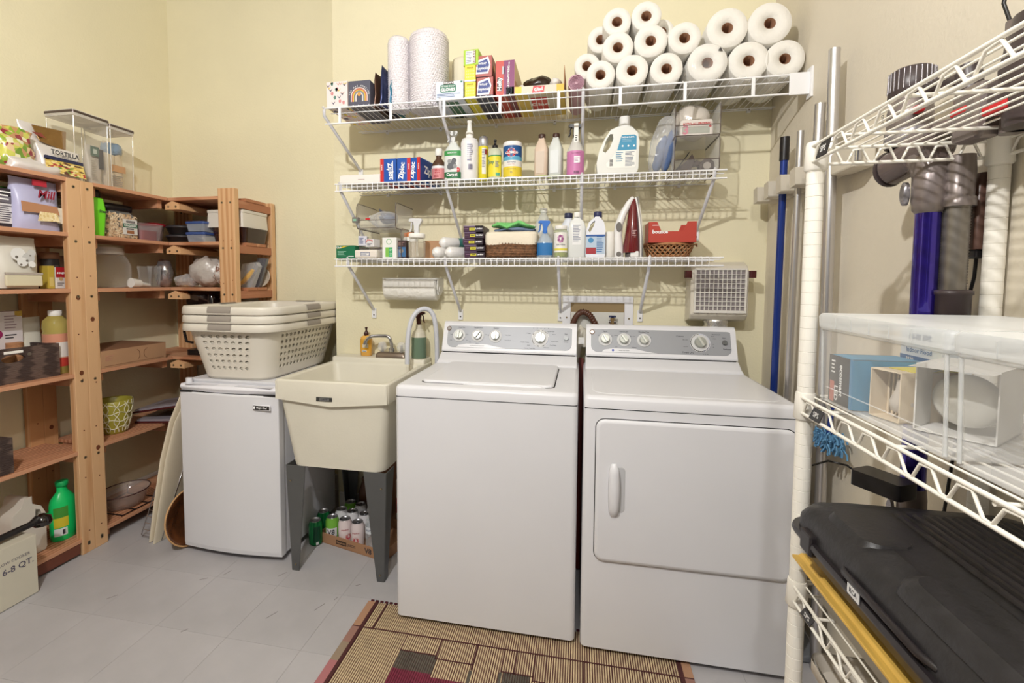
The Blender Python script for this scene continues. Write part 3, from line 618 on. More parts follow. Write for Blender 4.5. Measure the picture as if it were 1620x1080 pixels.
# open carton of bags
t = thing('open_carton', 'open yellow bag carton with raised brown flaps and loose bags inside', 'box', (-.190, -.225, zt))
b = MB(); hw = .107
for x0, x1, y0, y1 in ((-hw, hw, -.142, -.139), (-hw, hw, .139, .142), (-hw, -hw+.003, -.139, .139), (hw-.003, hw, -.139, .139)): b.box(x0, x1, y0, y1, 0, .034, mat('carton_yellow', (228, 190, 84), .6))
b.box(-hw, hw, -.142, .142, 0, .003, mat('carton_yellow', (228, 190, 84), .6)); build('carton', b, t)
for nm, (x0, x1, z0, z1, y), m_ in (('yellow_end', (-hw, -.075, 0, .034, -.1421), flat((238, 206, 60))), ('pale_panel', (-.075, .075, 0, .034, -.1421), flat((226, 214, 196))), ('yellow_end', (.075, hw, 0, .034, -.1421), flat((236, 190, 60)))): pan(t, x0, x1, z0, z1, y, m_, nm)
build('under_panel', MB().box(-hw, hw, -.142, .142, -.0006, .0002, flat((230, 196, 90))), t); build('under_panel', MB().box(-.05, .085, -.13, .13, -.0012, -.0004, flat((212, 200, 178))), t)
for y_ in (-.1436,):
    b = MB(); b.add([(-.03, y_, .003), (.02, y_, .001), (.026, y_, .030), (-.024, y_, .033)], [(0, 1, 2, 3)], red); build('red_label', b, t); txt(t, 'Glad', .020, -.002, y_-.0005, .017, txtw, ang=.12, bold=.03)
b = MB(); b.box(-.04, .03, -.10, .05, -.0016, -.0010, red); build('red_label', b, t); txt(t, 'Glad', .045, -.004, -.02, -.0022, txtw, 'B', bold=.03)
b = MB(); b.prism([(-.022, .03), (.022, .03), (.022, .142), (.016, .15), (-.016, .15), (-.022, .142)], .139, .142, brownk); build('flap', b, t)
b = MB(); b.prism([(-.142, .03), (.142, .03), (.10, .125), (-.13, .115)], hw-.002, hw+.001, kraft, 'x'); build('flap', b, t)
b = MB(); b.prism([(-.142, .03), (.142, .03), (.10, .09), (-.12, .07)], -hw-.001, -hw+.002, kraft, 'x'); build('flap', b, t)
def blob(name, w, d, h, m, seed, amp=.012, sc_=22, n=16):
    b = MB(); R = [[(w/2*math.cos(2*PI*j/n)*math.sin(PI*(i+.001)/10.002), d/2*math.sin(2*PI*j/n)*math.sin(PI*(i+.001)/10.002), h/2-h/2*math.cos(PI*i/10)) for j in range(n)] for i in range(11)]
    b.loft(R, m, (True, True)); b.jig(amp, sc_, seed); mn = min(p[2] for p in b.v); b.xf(Matrix.Translation((0, 0, -mn))); return b
solo('rubbish_bag', blob('b', .18, .2, .095, mat('black_bag', (46, 30, 22), .25, bump=.4, bscale=30), 3, .016, 26, 20), 'crumpled shiny dark brown plastic bag stuffed in the open carton', 'bag', (-.195, -.235, zt+.012), 0)
solo('rolled_bag', blob('b', .062, .2, .058, mat('grey_white_bag', (224, 220, 216), .5, bump=.5, bscale=40), 8, .006, 40), 'rolled whitish bag at the right side of the open carton', 'bag', (-.122, -.265, zt+.022), 0)
solo('rolled_bag', blob('b', .045, .15, .05, mat('grey_white_bag', (224, 220, 216), .5, bump=.5, bscale=40), 12, .006, 40), 'rolled whitish bag at the left side of the open carton', 'bag', (-.272, -.275, zt+.012), 0)
# pink roll with a visible spiral
t = thing('liner_roll', 'pink rolled liner lying end-on beside the open carton', 'roll', (-.033, -.21, zt+.0005))
pk = mat('dusty_pink', (198, 160, 172), .6, bump=.2, bscale=40); b = MB()
P = [((.006+.026*i/60)*math.cos(i*.55), (.036+.10*0)+(.006+.026*i/60)*math.sin(i*.55)) for i in range(61)]
b.cyl((0, -.14, .040), (0, .15, .034), .034, pk, n=24); build('rolled_sheet', b, t)
b = MB(); b.tube([(x, -.142, z+.004) for x, z in P], .0014, mat('deep_pink', (150, 104, 122), .6), 5); build('spiral_edge', b, t)

def paper_roll(label, x, y, z, r, h, wrapped=False, first=[None], rz=0):
    key = (r, wrapped)
    t = thing('paper_towel_roll', label, 'paper towels', (x, y, z), rz, None)
    b = MB(); n = 36; hr = .0215 if r < .075 else .022
    R = [[((q)*(1+.010*math.sin(3*2*PI*i/n+x*30))*math.cos(2*PI*i/n), yy, r+q*(1+.010*math.sin(3*2*PI*i/n+x*30))*math.sin(2*PI*i/n)) for i in range(n)] for q, yy in ((hr, .02), (hr, 0), (r*.965, -.001), (r-.0005, .003), (r-.0005, h-.003), (r*.965, h), (hr, h), (hr, h-.02))]
    R = [R[i] for i in range(8)]; b.loft([ [(a, yy, c) for a, yy, c in q] for q in R], ptm, (False, False)); build('rolled_paper', b, t)
    b = MB(); b.loft([[(q*math.cos(2*PI*i/24), yy, r+q*math.sin(2*PI*i/24)) for i in range(24)] for q, yy in ((hr-.0005, h-.001), (hr-.0005, .001), (hr-.0025, .001), (hr-.0025, h-.001))], brownk, (False, False)); build('core', b, t)
    if wrapped:
        b = MB(); b.loft([[(q*math.cos(2*PI*i/n), yy, r+q*math.sin(2*PI*i/n)) for i in range(n)] for q, yy in ((.012, .006), (hr, -.003), (r*.97, -.004), (r+.001, .004), (r+.001, h))], clear('film', (250, 250, 250), .12, .12), (True, False)); b.jig(.0015, 60, 3); build('film_wrap', b, t)
        b = MB(); b.add([(r*.50, -.0065, r*1.55), (r*.72, -.0065, r*1.50), (r*.62, -.0065, r*1.72), (r*.55, -.0065, r*1.66)], [(0, 1, 2, 3)], dkgrey); build('film_sticker', b, t)
    return t
y0 = -.362; rs = [
 ('front paper towel roll on the shelf, right beside the pink roll', .068, y0, zt, .060, .27), ('front paper towel roll, second from the pink roll in the bottom row', .196, y0-.004, zt, .0655, .27),
 ('front paper towel roll in the bottom row, left of the film-wrapped roll', .333, y0+.002, zt, .0645, .27),
 ('small paper towel roll of the second layer, above the roll next to the pink one', .137, y0-.003, zt+.101, .0635, .26), ('paper towel roll in the very middle of the left pile', .268, y0, zt+.114, .0665, .26), ('rightmost paper towel roll in the second layer of the left pile', .400, y0+.004, zt+.118, .064, .26),
 ('left of the two paper towel rolls crowning the left pile', .133, y0+.02, zt+.222, .058, .26), ('right of the two paper towel rolls crowning the left pile', .251, y0+.025, zt+.234, .0605, .26)]
for a in rs: paper_roll(*a)
for a in (('set-back paper towel roll half hidden above the pink roll', .012, -.27, zt+.085, .0555, .25), ('set-back paper towel roll at the left edge of the pile, above the half hidden one', .070, -.268, zt+.192, .0575, .25), ('set-back paper towel roll peeking out between the middle and top rolls', .200, -.235, zt+.205, .052, .23), ('set-back paper towel roll showing as a sliver right of the crowning pair', .328, -.235, zt+.22, .054, .23)): paper_roll(*a)
y1 = -.345
for a in (('large paper towel roll still wrapped in clear film', .490, y1-.012, zt, .0765, .28, True), ('large unwrapped paper towel roll between the film-wrapped roll and the wall-side roll', .648, y1, zt, .0765, .28),
          ('large bottom-row paper towel roll next to the right wall', .780, y1, zt, .0735, .28), ('large paper towel roll of the upper pair, resting over the film-wrapped roll', .565, y1+.004, zt+.135, .079, .28), ('highest large paper towel roll, resting over the two rolls by the right wall', .722, y1+.004, zt+.136, .081, .28)): paper_roll(*a)

# ---------------------------------------------------------------- bottles
def bottle(name, label, cat, x, y, z, prof, m, ms=None, sx=1, sy=1, e_=2, n=24, rz=0, cap=None, capm=None, group=None):
    t = thing(name, label, cat, (x, y, z), rz, group)
    b = MB(); b.lathe(prof, m, n=n, sx=sx, sy=sy, e=e_, ms=ms); build('bottle_body', b, t)
    if cap: b = MB(); b.lathe(cap, capm, n=20); build('cap', b, t)
    return t
def trigger(t, z, m, m2=None, s_=1, k=1, sh=0):
    b = MB(); P = [(-.012, 0), (.012, 0), (.013, .022), (.030, .050), (.026, .060), (-.030, .062), (-.040, .056), (-.040, .046), (-.018, .044), (-.012, .022)]
    b.prism([(s_*a*k, z+c*k) for a, c in P][::s_], -.011*k, .011*k, m); o = build('spray_head', b, t, .003)
    b = MB(); b.tube([(s_*a*k, 0, z+c*k) for a, c in ((-.024, .046), (-.030, .030), (-.030, .012), (-.038, -.006))], .0045*k, m2 or m, 6); build('trigger', b, t)
    b = MB(); b.cyl((0, 0, z-.016*k), (0, 0, z+.002), .0145*k, m, n=18); build('collar', b, t); return o
def label(t, r, z0, z1, m, a0=-1.2, a1=1.2, name='label', **k): b = MB(); b.band(r, z0, z1, a0, a1, m, **k); return build(name, b, t)
zm = ZM+e
t = carton('flat_box', 'flat white lidded box at the left end of the middle shelf', 'box', -1.176, -.962, -.285, .20, zm, .042, flat((240, 234, 228)), bev=.004); fp(t, .46, .62, .42, .46, flat((170, 130, 120)))
for i, (x0, x1, lab, flip) in enumerate(((-.961, -.878, 'leftmost blue and red zip-bag carton, its lettering upside down', 1), (-.875, -.806, 'middle blue and red zip-bag carton of the three', 0), (-.803, -.740, 'rightmost blue and red zip-bag carton, turned to show its long side', 0))):
    t = carton('zip_bag_box', lab, 'box', x0, x1, -.285, .21, zm, .112, blue, group='zip bag cartons on the middle shelf', rz=-.16 if i == 2 else 0)
    w = x1-x0; u = (.0, .22) if flip else (.74, 1.0); fp(t, u[0], u[1], 0, 1, flat((212, 44, 46))); fp(t, 0, 1, .93, 1, flat((232, 232, 236))) if 0 else None
    txt(t, 'Ziploc', .034, (.012 if flip else -.010), -.1062, .052, txtw, ang=(-PI/2+.12 if flip else PI/2-.12), bold=.03, sx=.9)
    fp(t, .74, .8, .1, .9, flat((225, 228, 236))) if flip else None
    txt(t, '38 BAGS', .0075, (-w/2+w*.1 if flip else w/2-w*.12), -.1064, .07, txtw, ang=PI/2, bold=.02); bp(t, .1, .6, 0, 1, flat((190, 40, 40)))
    if i == 2: sp(t, .02, .98, .05, .95, flat((22, 66, 146))); txt(t, 'Ziploc', .05, .0325, .0, .06, txtw, 'R', bold=.03)
amber = mat('amber_brown', (88, 62, 46), .25)
t = bottle('peroxide_bottle', 'short dark brown bottle with a white cap and a pink-red label', 'bottle', -.690, -.205, zm, [(.033, 0), (.035, .004), (.035, .085), (.030, .100), (.014, .120), (.013, .135)], amber, sx=1, sy=.8, cap=[(.0165, .133), (.0175, .135), (.0175, .165), (.015, .168)], capm=paper)
label(t, .0353, .02, .082, flat((232, 150, 152)), sy=.8); label(t, .0355, .070, .082, flat((240, 236, 236)), sy=.8, name='label_header'); txt(t, 'HYDROGEN', .009, 0, -.0292, .060, flat((200, 40, 60)), bend=.03, bold=.03); txt(t, 'PEROXIDE', .009, 0, -.0292, .048, flat((200, 40, 60)), bend=.03, bold=.03); lines(t, -.016, .016, .026, .040, -.0285, 3, flat((200, 80, 90)))
t = bottle('carpet_spray', 'grey-white carpet cleaner spray bottle with a green label and cloudy trigger', 'spray bottle', -.608, -.235, zm, [(.042, 0), (.044, .004), (.044, .13), (.036, .155), (.020, .175), (.015, .185)], mat('cloudy_white', (214, 218, 214), .3), sy=.6, e_=2.6)
trigger(t, .192, mat('frost_plastic', (208, 210, 208), .3), s_=1, k=.75)
label(t, .0445, .012, .142, flat((222, 224, 222)), sy=.6, e=2.6, a0=-1.1, a1=1.1); label(t, .0449, .118, .142, flat((64, 158, 82)), sy=.6, e=2.6, a0=-1.1, a1=1.1, name='label_top'); label(t, .0449, .012, .042, flat((34, 112, 66)), sy=.6, e=2.6, a0=-1.1, a1=1.1, name='label_foot')
txt(t, 'naturally it\'s clean', .0065, 0, -.0276, .131, txtw, bold=.02); txt(t, 'Carpet', .019, 0, -.0277, .029, txtw, bold=.02); txt(t, 'SAFE', .006, .028, -.0250, .052, txtw)
b = MB(); b.cyl((.028, -.0225, .052), (.028, -.0246, .052), .011, red, n=14); build('round_sticker', b, t)
b = MB()
for i, (x, z, r_, r2) in enumerate(((0, .075, .020, .013), (-.012, .092, .010, .016), (.010, .095, .012, .008), (.014, .068, .010, .013), (-.010, .066, .014, .008))): b.cyl((x, -.0268-.0002*i, z), (x, -.0272-.0002*i, z), r_, flat((150, 152, 152) if i % 2 else (92, 94, 98)), n=12)
build('leaf_picture', b, t)
t = bottle('spray_mist_bottle', 'tall white spray bottle with a finger pump and small blue-grey print', 'spray bottle', -.527, -.240, zm, [(.040, 0), (.042, .004), (.042, .175), (.036, .193), (.018, .200), (.0165, .210)], flat((240, 238, 238), .35), cap=[(.0175, .2), (.0185, .204), (.0185, .226), (.013, .232), (.010, .270), (.013, .274), (.012, .280)], capm=paper)
lines(t, -.002, .026, .085, .165, -.0425, 9, flat((130, 130, 170)), seed=4); b = MB()
for i in range(7): b.box(.004+i*.003, .0055+i*.003, -.0428, -.0415, .045, .070, flat((90, 84, 130)))
build('barcode', b, t); txt(t, '0', .02, -.036, -.0205, .150, flat((80, 60, 90)), bend=.042)
t = bottle('aerosol_can', 'slim yellow aerosol can with a silver cap', 'aerosol', -.463, -.225, zm, [(.022, 0), (.0235, .003), (.0235, .158), (.020, .166)], flat((238, 222, 50)), cap=[(.0225, .160), (.0235, .163), (.0235, .190), (.020, .205), (.012, .210)], capm=mat('silver_cap', (196, 196, 200), .25, .7))
label(t, .0238, .03, .15, flat((232, 230, 222)), a0=-.1, a1=.75); lines(t, -.002, .013, .06, .145, -.0240, 12, flat((120, 120, 150))); label(t, .0239, .12, .145, flat((150, 60, 50)), a0=.45, a1=1.1, name='label_corner')
t = bottle('dish_soap_bottle', 'yellow-labelled clear dish soap bottle with a small dark pump nozzle', 'bottle', -.404, -.240, zm, [(.030, 0), (.032, .005), (.032, .125), (.024, .142), (.012, .148)], mat('greenish_clear', (196, 200, 176), .2), sy=.7, cap=[(.012, .148), (.013, .150), (.013, .160), (.006, .163), (.005, .178), (.008, .180), (.007, .186)], capm=black)
label(t, .0324, .012, .108, flat((244, 226, 56)), sy=.7); label(t, .0326, .106, .112, flat((70, 150, 70)), sy=.7, name='label_edge'); lines(t, .004, .025, .055, .085, -.0232, 5, flat((120, 140, 170))); label(t, .0327, .016, .03, flat((90, 180, 150)), sy=.7, a0=.2, a1=.9, name='label_patch'); txt(t, 'Joy', .022, -.014, -.0236, .080, flat((40, 120, 70)), bold=.02)
t = bottle('wipes_canister', 'round canister of disinfecting wipes with a blue, red and yellow label', 'canister', -.320, -.245, zm, [(.041, 0), (.043, .004), (.043, .150), (.042, .152)], paper, cap=[(.0435, .146), (.0445, .149), (.0445, .160), (.040, .166), (.014, .168)], capm=flat((242, 240, 240)), n=32)
for z0, z1, c in ((.004, .05, (240, 214, 60)), (.05, .078, (232, 230, 222)), (.078, .096, (96, 178, 214)), (.096, .145, (24, 84, 150))): label(t, .0436, z0, z1, flat(c), a0=-PI*.9, a1=PI*.9, n=30, name='label')
b = MB(); P = [(-.030, .112), (-.012, .128), (0, .131), (.012, .128), (.030, .112), (.012, .096), (0, .093), (-.012, .096)]
def bendp(P, r, y, m): return [(math.sin(a/r)*r, y+r-math.cos(a/r)*r, z) for a, z in P]
b.add(bendp([(a*1.08, .112+(z-.112)*1.12) for a, z in P], .0438, -.0443, None), [tuple(range(8))[::1]], txtw); build('logo_border', b, t); b = MB(); b.add(bendp(P, .044, -.0447, None), [tuple(range(8))], flat((196, 36, 60))); build('logo_diamond', b, t)
txt(t, 'CLOROX', .0145, 0, -.0455, .112, txtw, bend=.044, bold=.04); txt(t, 'disinfecting wipes', .006, 0, -.0440, .070, flat((60, 60, 110)), bend=.044, bold=.02); txt(t, 'Lemon Fresh', .006, 0, -.0440, .060, flat((190, 60, 60)), bend=.044); txt(t, 'KILLS 99.9% OF VIRUSES', .0045, 0, -.0440, .038, flat((60, 60, 110)), bend=.044); txt(t, '75', .012, 0, -.0440, .022, flat((60, 60, 110)), bend=.044)
for x, lab, c, c2 in ((-.186, 'beige square bottle with a dark brown cap, next to the wipes canister', (214, 192, 172), (222, 204, 186)), (-.121, 'pale grey square bottle with a dark cap, next to the pink spray bottle', (208, 212, 208), (220, 224, 224))):
    t = bottle('square_bottle', lab, 'bottle', x, -.225, zm, [(.028, 0), (.031, .004), (.031, .135), (.014, .180), (.0135, .185)], mat('btl_%d' % c[0], c, .3), e_=4.5, rz=-.18, cap=[(.0155, .183), (.0160, .185), (.0160, .200), (.0145, .203)], capm=mat('cap_brown', (70, 46, 38), .4), group='square bottles beside the wipes')
    pan(t, -.019, .019, .02, .12, -.0314, flat(c2), 'front_panel')
    pan(t, -.03, .03, -.0, .010, -.0311, flat((170, 190, 80)), 'green_foot')
t = bottle('pink_spray_bottle', 'pink-labelled spray bottle with a black trigger and a white hanging tag', 'spray bottle', -.032, -.240, zm, [(.038, 0), (.040, .004), (.040, .112), (.030, .135), (.018, .158), (.016, .172)], mat('pale_plastic', (206, 204, 198), .25))
trigger(t, .185, black, s_=1, k=.82); label(t, .0404, .004, .110, flat((214, 132, 184))); pan(t, -.006, .020, .055, .085, -.0400, flat((238, 230, 236))); b = MB()
for i in range(6): b.box(-.006+i*.004, -.004+i*.004, -.0412, -.0400, .008, .020, txtd)
build('barcode', b, t); b = MB(); b.box(-.008, .012, -.023, -.022, .150, .234, paper); build('hanging_tag', b, t, .001); lines(t, -.002, .008, .155, .185, -.0232, 3, txtd)
lines(t, -.004, .018, .06, .08, -.0408, 3, flat((150, 110, 140))); txt(t, 'MULTI-SURFACE', .006, .004, -.0408, .098, flat((120, 40, 80)))
# detergent jug with handle hole
t = thing('detergent_jug', 'large cloudy white detergent jug with a blue and white label and a handle', 'jug', (.153, -.235, zm))
jm = mat('jug_white', (222, 222, 216), .3); P = [(-.088, .0), (.078, 0), (.086, .02), (.088, .14), (.080, .175), (.055, .200), (.000, .204), (-.034, .190), (-.060, .15), (-.082, .10), (-.092, .05)]
b = MB(); H = [(-.066, .100), (-.055, .092), (-.035, .115), (-.022, .150), (-.024, .172), (-.036, .172), (-.052, .148)]
import mathutils.geometry as MG
def holed(b, P, H, y0, y1, m, ins=.010):
    for y, q in ((y0, 1), (y1, -1)):
        vs = [[Vector((a, c, 0)) for a, c in P], [Vector((a, c, 0)) for a, c in H]]; tri = MG.tessellate_polygon(vs); fl_ = [p for l in vs for p in l]
        b.add([(p.x, y, p.y) for p in fl_], [tuple(f)[::q] for f in tri], m)
    n = len(P); b.add([(a, y0, c) for a, c in P]+[(a, y1, c) for a, c in P], [(i, (i+1) % n, n+(i+1) % n, n+i) for i in range(n)], m, True)
    n = len(H); b.add([(a, y0, c) for a, c in H]+[(a, y1, c) for a, c in H], [((i+1) % n, i, n+i, n+(i+1) % n) for i in range(n)], m, True)
holed(b, P, H, -.045, .045, jm); build('jug_body', b, t, .012)
b = MB(); b.lathe([(.030, .196), (.031, .21), (.024, .216), (.024, .252), (.021, .256)], mat('cap_translucent', (232, 232, 230), .3), .028, 0); build('cap', b, t)
Q = [(-.048, .03), (-.04, .024), (.066, .024), (.074, .03), (.076, .10), (-.005, .10), (-.030, .065), (-.050, .045)]
b = MB(); b.add([(a, -.0458, c) for a, c in Q], [tuple(range(len(Q)))], paper); build('label_lower', b, t)
Q = [(-.005, .10), (.076, .10), (.076, .158), (.068, .165), (.014, .165), (.010, .155)]
b = MB(); b.add([(a, -.0460, c) for a, c in Q], [tuple(range(len(Q)))], mat('label_teal', (52, 140, 178), .4)); build('label_upper', b, t)
lines(t, .03, .07, .03, .095, -.0462, 11, flat((120, 130, 150))); lines(t, -.01, .022, .05, .095, -.0462, 5, flat((110, 160, 190))); txt(t, 'FREE & CLEAR', .0085, .04, -.0464, .155, txtw, bold=.02); lines(t, .015, .07, .135, .148, -.0464, 3, flat((150, 200, 225)))
for i in range(3): b = MB(); b.cyl((.018+i*.024, -.0460, .118), (.018+i*.024, -.0466, .118), .004, txtw, n=10); build('icon', b, t)
b = MB()
for i in range(5): b.box(-.036, -.022, -.0468, -.0456, .034+i*.006, .037+i*.006, txtd)
build('barcode', b, t)
# clear stackable bins
def wirebin(name, label_, x0, x1, yf, dep, z, h, group, frame):
    t = thing(name, label_, 'bin', ((x0+x1)/2, yf+dep/2, z), 0, group); w = (x1-x0)/2; d = dep/2
    b = MB(); th = .002
    b.box(-w, w, -d, d, 0, th, cp); build('bin_floor', b, t)
    for s_ in (-1, 1): build('bin_side', MB().box(min(s_*w, s_*(w-th)), max(s_*w, s_*(w-th)), -d, d, th, h, cp), t)
    build('bin_back', MB().box(-w+th, w-th, d-th, d, th, h, cp), t); build('bin_front_lip', MB().box(-w+th, w-th, -d, -d+th, th, h*.32, cp), t)
    fm = mat('smoky_edge', (92, 80, 72), .25)
    for s_ in (-1, 1): b = MB(); x = s_*w; b.tube([(x, d, h), (x, -d+.02, h), (x, -d+.006, h-.006), (x, -d, h-.02), (x, -d, h*.34), (x, -d, .012), (x, -d+.01, 0), (x, d, 0)], .0021, fm, 6); build('rounded_edge', b, t)
    b = MB(); b.cyl((-w, -d, h*.33), (w, -d, h*.33), .0016, fm, n=6); b.cyl((-w, -d, .002), (w, -d, .002), .0016, fm, n=6); build('front_edge', b, t)
    return t
wirebin('stacking_bin', 'lower clear stacking bin holding the vacuum tool, on the middle shelf', .386, .566, -.285, .24, zm, .143, 'clear bins on the middle shelf', 1)
wirebin('stacking_bin', 'upper clear stacking bin holding a plastic bag, under the paper towels', .386, .566, -.285, .24, zm+.1455, .135, 'clear bins on the middle shelf', 1)
t = thing('vacuum_tool', 'dark brown vacuum brush tool with a round wheel, in the lower clear bin', 'vacuum tool', (.485, -.19, zm+.0035))
bt = mat('brown_tool', (62, 48, 42), .35); b = MB(); b.prism([(-.07, .0), (-.02, .0), (.0, .06), (-.012, .085), (-.03, .06), (-.075, .022)], -.02, .02, bt); build('nozzle_head', b, t, .003)
b = MB(); b.prism([(-.078, .020), (-.030, .078), (-.020, .10), (-.065, .03)], -.028, .028, black); build('brush_pad', b, t)
b = MB(); b.tube([(-.03, 0, .035), (.01, 0, .048), (.045, 0, .03)], .014, bt, 12); build('neck', b, t)
b = MB(); b.cyl((.05, -.022, .031), (.05, .022, .031), .031, bt, n=24); w_ = build('wheel', b, t); b = MB(); b.cyl((.05, -.024, .031), (.05, -.021, .031), .016, greyb, n=20); build('hub', b, w_)
b = blob('b', .16, .15, .145, mat('baggie', (208, 200, 190), .2, trans=0, bump=.6, bscale=28, spec=.8), 21, .014, 20, 22)
solo('plastic_bag', b, 'crumpled plastic bag overflowing the upper clear bin, red lettering showing', 'bag', (.470, -.185, zm+.150))
t = thing('wipes_pack', 'soft pack of hypoallergenic wipes with red lettering, behind the upper bin lip', 'pack', (.476, -.262, zm+.150)); b = MB(); b.loft([rr(-.068, .066, -.012, .012, z, .01) for z in (0, .055)]+[rr(-.064, .062, -.008, .008, .066, .007)], flat((222, 214, 206))); build('pack', b, t)
pan(t, -.06, .05, .008, .034, -.0125, flat((176, 178, 164))); txt(t, 'HYPO-ALLERGENIC', .0130, 0, -.0131, .048, flat((196, 40, 50)), bold=.03); txt(t, '3', .05, -.045, -.0136, .022, flat((220, 130, 150)), bold=.04); build('red_drop', MB().cyl((.052, -.0125, .036), (.052, -.0135, .036), .005, red, n=10), t); 
b = blob('b', .11, .10, .26, bagc, 31, .016, 14, 20); b.xf(Matrix.Rotation(.18, 4, 'Y'))
t = thing('garment_bag', 'tall clear plastic bag with blue cloth inside, leaning on the clear bins', 'bag', (.325, -.20, zm)); mn = min(p[2] for p in b.v); b.xf(Matrix.Translation((.0, 0, -mn))); build('clear_sleeve', b, t)
for k, (dx_, sd) in enumerate(((-.012, 5), (.022, 9))):
    b = blob('b', .05, .07, .20 if k else .17, mat('denim_blue', (92, 118, 166), .7, var=.25, scale=14, bump=.3, bscale=30), sd, .010, 18); b.xf(Matrix.Translation((dx_+.01, 0, .015)) @ Matrix.Rotation(.2, 4, 'Y')); build('blue_cloth', b, t)

# ---------------------------------------------------------------- lowest wire shelf
zb = ZB+e
t = carton('green_box', 'dark green carton with white print at the left end of the lowest wire shelf', 'box', -1.192, -1.092, -.298, .16, zb, .062, flat((24, 116, 78)))
lines(t, -.042, .006, .008, .036, -.0805, 4, flat((150, 200, 176))); lines(t, .015, .045, .004, .014, -.0805, 1, txtw); b = MB(); b.add([(-.045, -.0808, .044), (-.01, -.0808, .058), (.02, -.0808, .060), (-.01, -.0808, .052)], [(0, 1, 2, 3)], flat((236, 206, 70))); build('swoosh', b, t); txt(t, 'Glad', .014, -.036, -.0810, .052, txtw, bold=.02)
t = carton('slim_carton', 'low cream carton with rounded left end in front of the stacked bins', 'box', -1.094, -.975, -.300, .10, zb, .040, flat((232, 224, 214)), bev=.008); fp(t, .28, .68, .25, .72, flat((110, 118, 150))); fp(t, .31, .65, .32, .65, flat((238, 236, 232)), off=.0006); lines(t, -.022, .016, .014, .026, -.0513, 3, flat((120, 130, 160)))
wirebin('stacking_bin', 'lower clear bin of the tall stack on the lowest wire shelf', -1.085, -.865, -.262, .24, zb, .145, 'clear bins on the lowest shelf', 1)
wirebin('stacking_bin', 'upper clear bin of the tall stack, filled with a crumpled bag', -1.098, -.893, -.262, .24, zb+.147, .125, 'clear bins on the lowest shelf', 1)
t = carton('medicine_box', 'tilted small white box with dark blue print, left in the lower bin', 'box', -1.095, -1.052, -.270, .06, zb+.062, .048, flat((206, 206, 216)), rz=.3); lines(t, -.016, .006, .008, .04, -.0305, 6, flat((60, 70, 130))); fp(t, .8, .9, .2, .7, flat((60, 70, 130)))
t = carton('medicine_box', 'tilted small white box with a red stripe, beside the blue-printed one', 'box', -1.045, -.995, -.272, .05, zb+.056, .038, flat((226, 224, 224)), rz=-.25); b = MB(); b.add([(-.022, -.0258, .02), (-.010, -.0258, .034), (.020, -.0258, .026), (.020, -.0258, .031), (-.012, -.0258, .037), (-.024, -.0258, .024)], [(0, 1, 2, 3, 4, 5)], red); build('red_stripe', b, t); lines(t, -.015, .015, .006, .018, -.0256, 2, flat((90, 90, 120)))
b = blob('b', .10, .10, .05, mat('grey_bag', (150, 144, 140), .4, bump=.5, bscale=30), 41, .008, 30); solo('small_pouch', b, 'small grey crumpled pouch behind the tilted medicine boxes', 'pouch', (-1.015, -.18, zb+.003))
t = carton('tissue_carton', 'upright white carton with a green ring and a lime and green panel', 'box', -.958, -.884, -.275, .07, zb, .100, flat((238, 238, 234)), z1=None); b = MB(); b.lathe([(.0135, 0), (.0135, .0006), (.0115, .0006), (.0115, 0)], flat((70, 170, 80)), n=28, caps=(False, False)); b.xf(Matrix.Translation((-.002, -.0352, .080)) @ Matrix.Rotation(PI/2, 4, 'X')); build('green_ring', b, t); fp(t, .22, .46, .06, .52, flat((140, 206, 92))); fp(t, .46, .72, .06, .52, flat((50, 178, 110))); lines(t, .002, .015, .012, .046, -.0365, 5, flat((190, 235, 205)))
t = carton('blue_carton', 'small dark carton with a blue picture, just left of the glass spray jar', 'box', -.892, -.842, -.255, .08, zb, .088, flat((70, 52, 52))); fp(t, .2, .95, .08, .62, flat((72, 120, 170))); b = MB(); b.cyl((0, -.0408, .036), (0, -.0414, .036), .011, greyb, n=12); build('picture', b, t); lines(t, -.018, .018, .062, .08, -.0406, 3, flat((190, 150, 140)))
t = bottle('pill_bottle', 'white bottle with an orange cap standing behind the dark carton', 'bottle', -.862, -.150, zb, [(.03, 0), (.032, .003), (.032, .105), (.027, .112)], paper, cap=[(.028, .112), (.029, .114), (.029, .132), (.026, .134)], capm=flat((236, 128, 50)))
b = blob('b', .15, .16, .09, bagc, 51, .02, 22, 20); b2 = blob('c', .09, .12, .05, mat('steel_blue_cloth', (108, 118, 140), .5, bump=.4), 12, .014, 30); b2.xf(Matrix.Translation((.02, 0, .03))); b3 = MB(); b3.tube([(.02, -.05, .05), (.005, -.04, .08), (-.012, -.03, .098), (-.02, -.02, .105)], lambda i: .012-.003*i, mat('slate', (80, 86, 104), .4), 8)
t = thing('crumpled_bag', 'crumpled clear bag with slate coloured items, in the upper stacked bin', 'bag', (-1.0, -.145, zb+.150)); build('clear_sleeve', b, t); build('contents', b2, t); build('curved_tip', b3, t); build('red_tag', MB().box(-.075, -.05, -.07, -.068, .045, .055, red), t, .001)
t = carton('binder_clip_box', 'little grey box with green lettering clipped on the bin\'s left edge', 'box', -1.112, -1.080, -.285, .02, zb+.175, .026, flat((126, 122, 118))); fp(t, .2, .7, .3, .65, flat((150, 210, 180)))
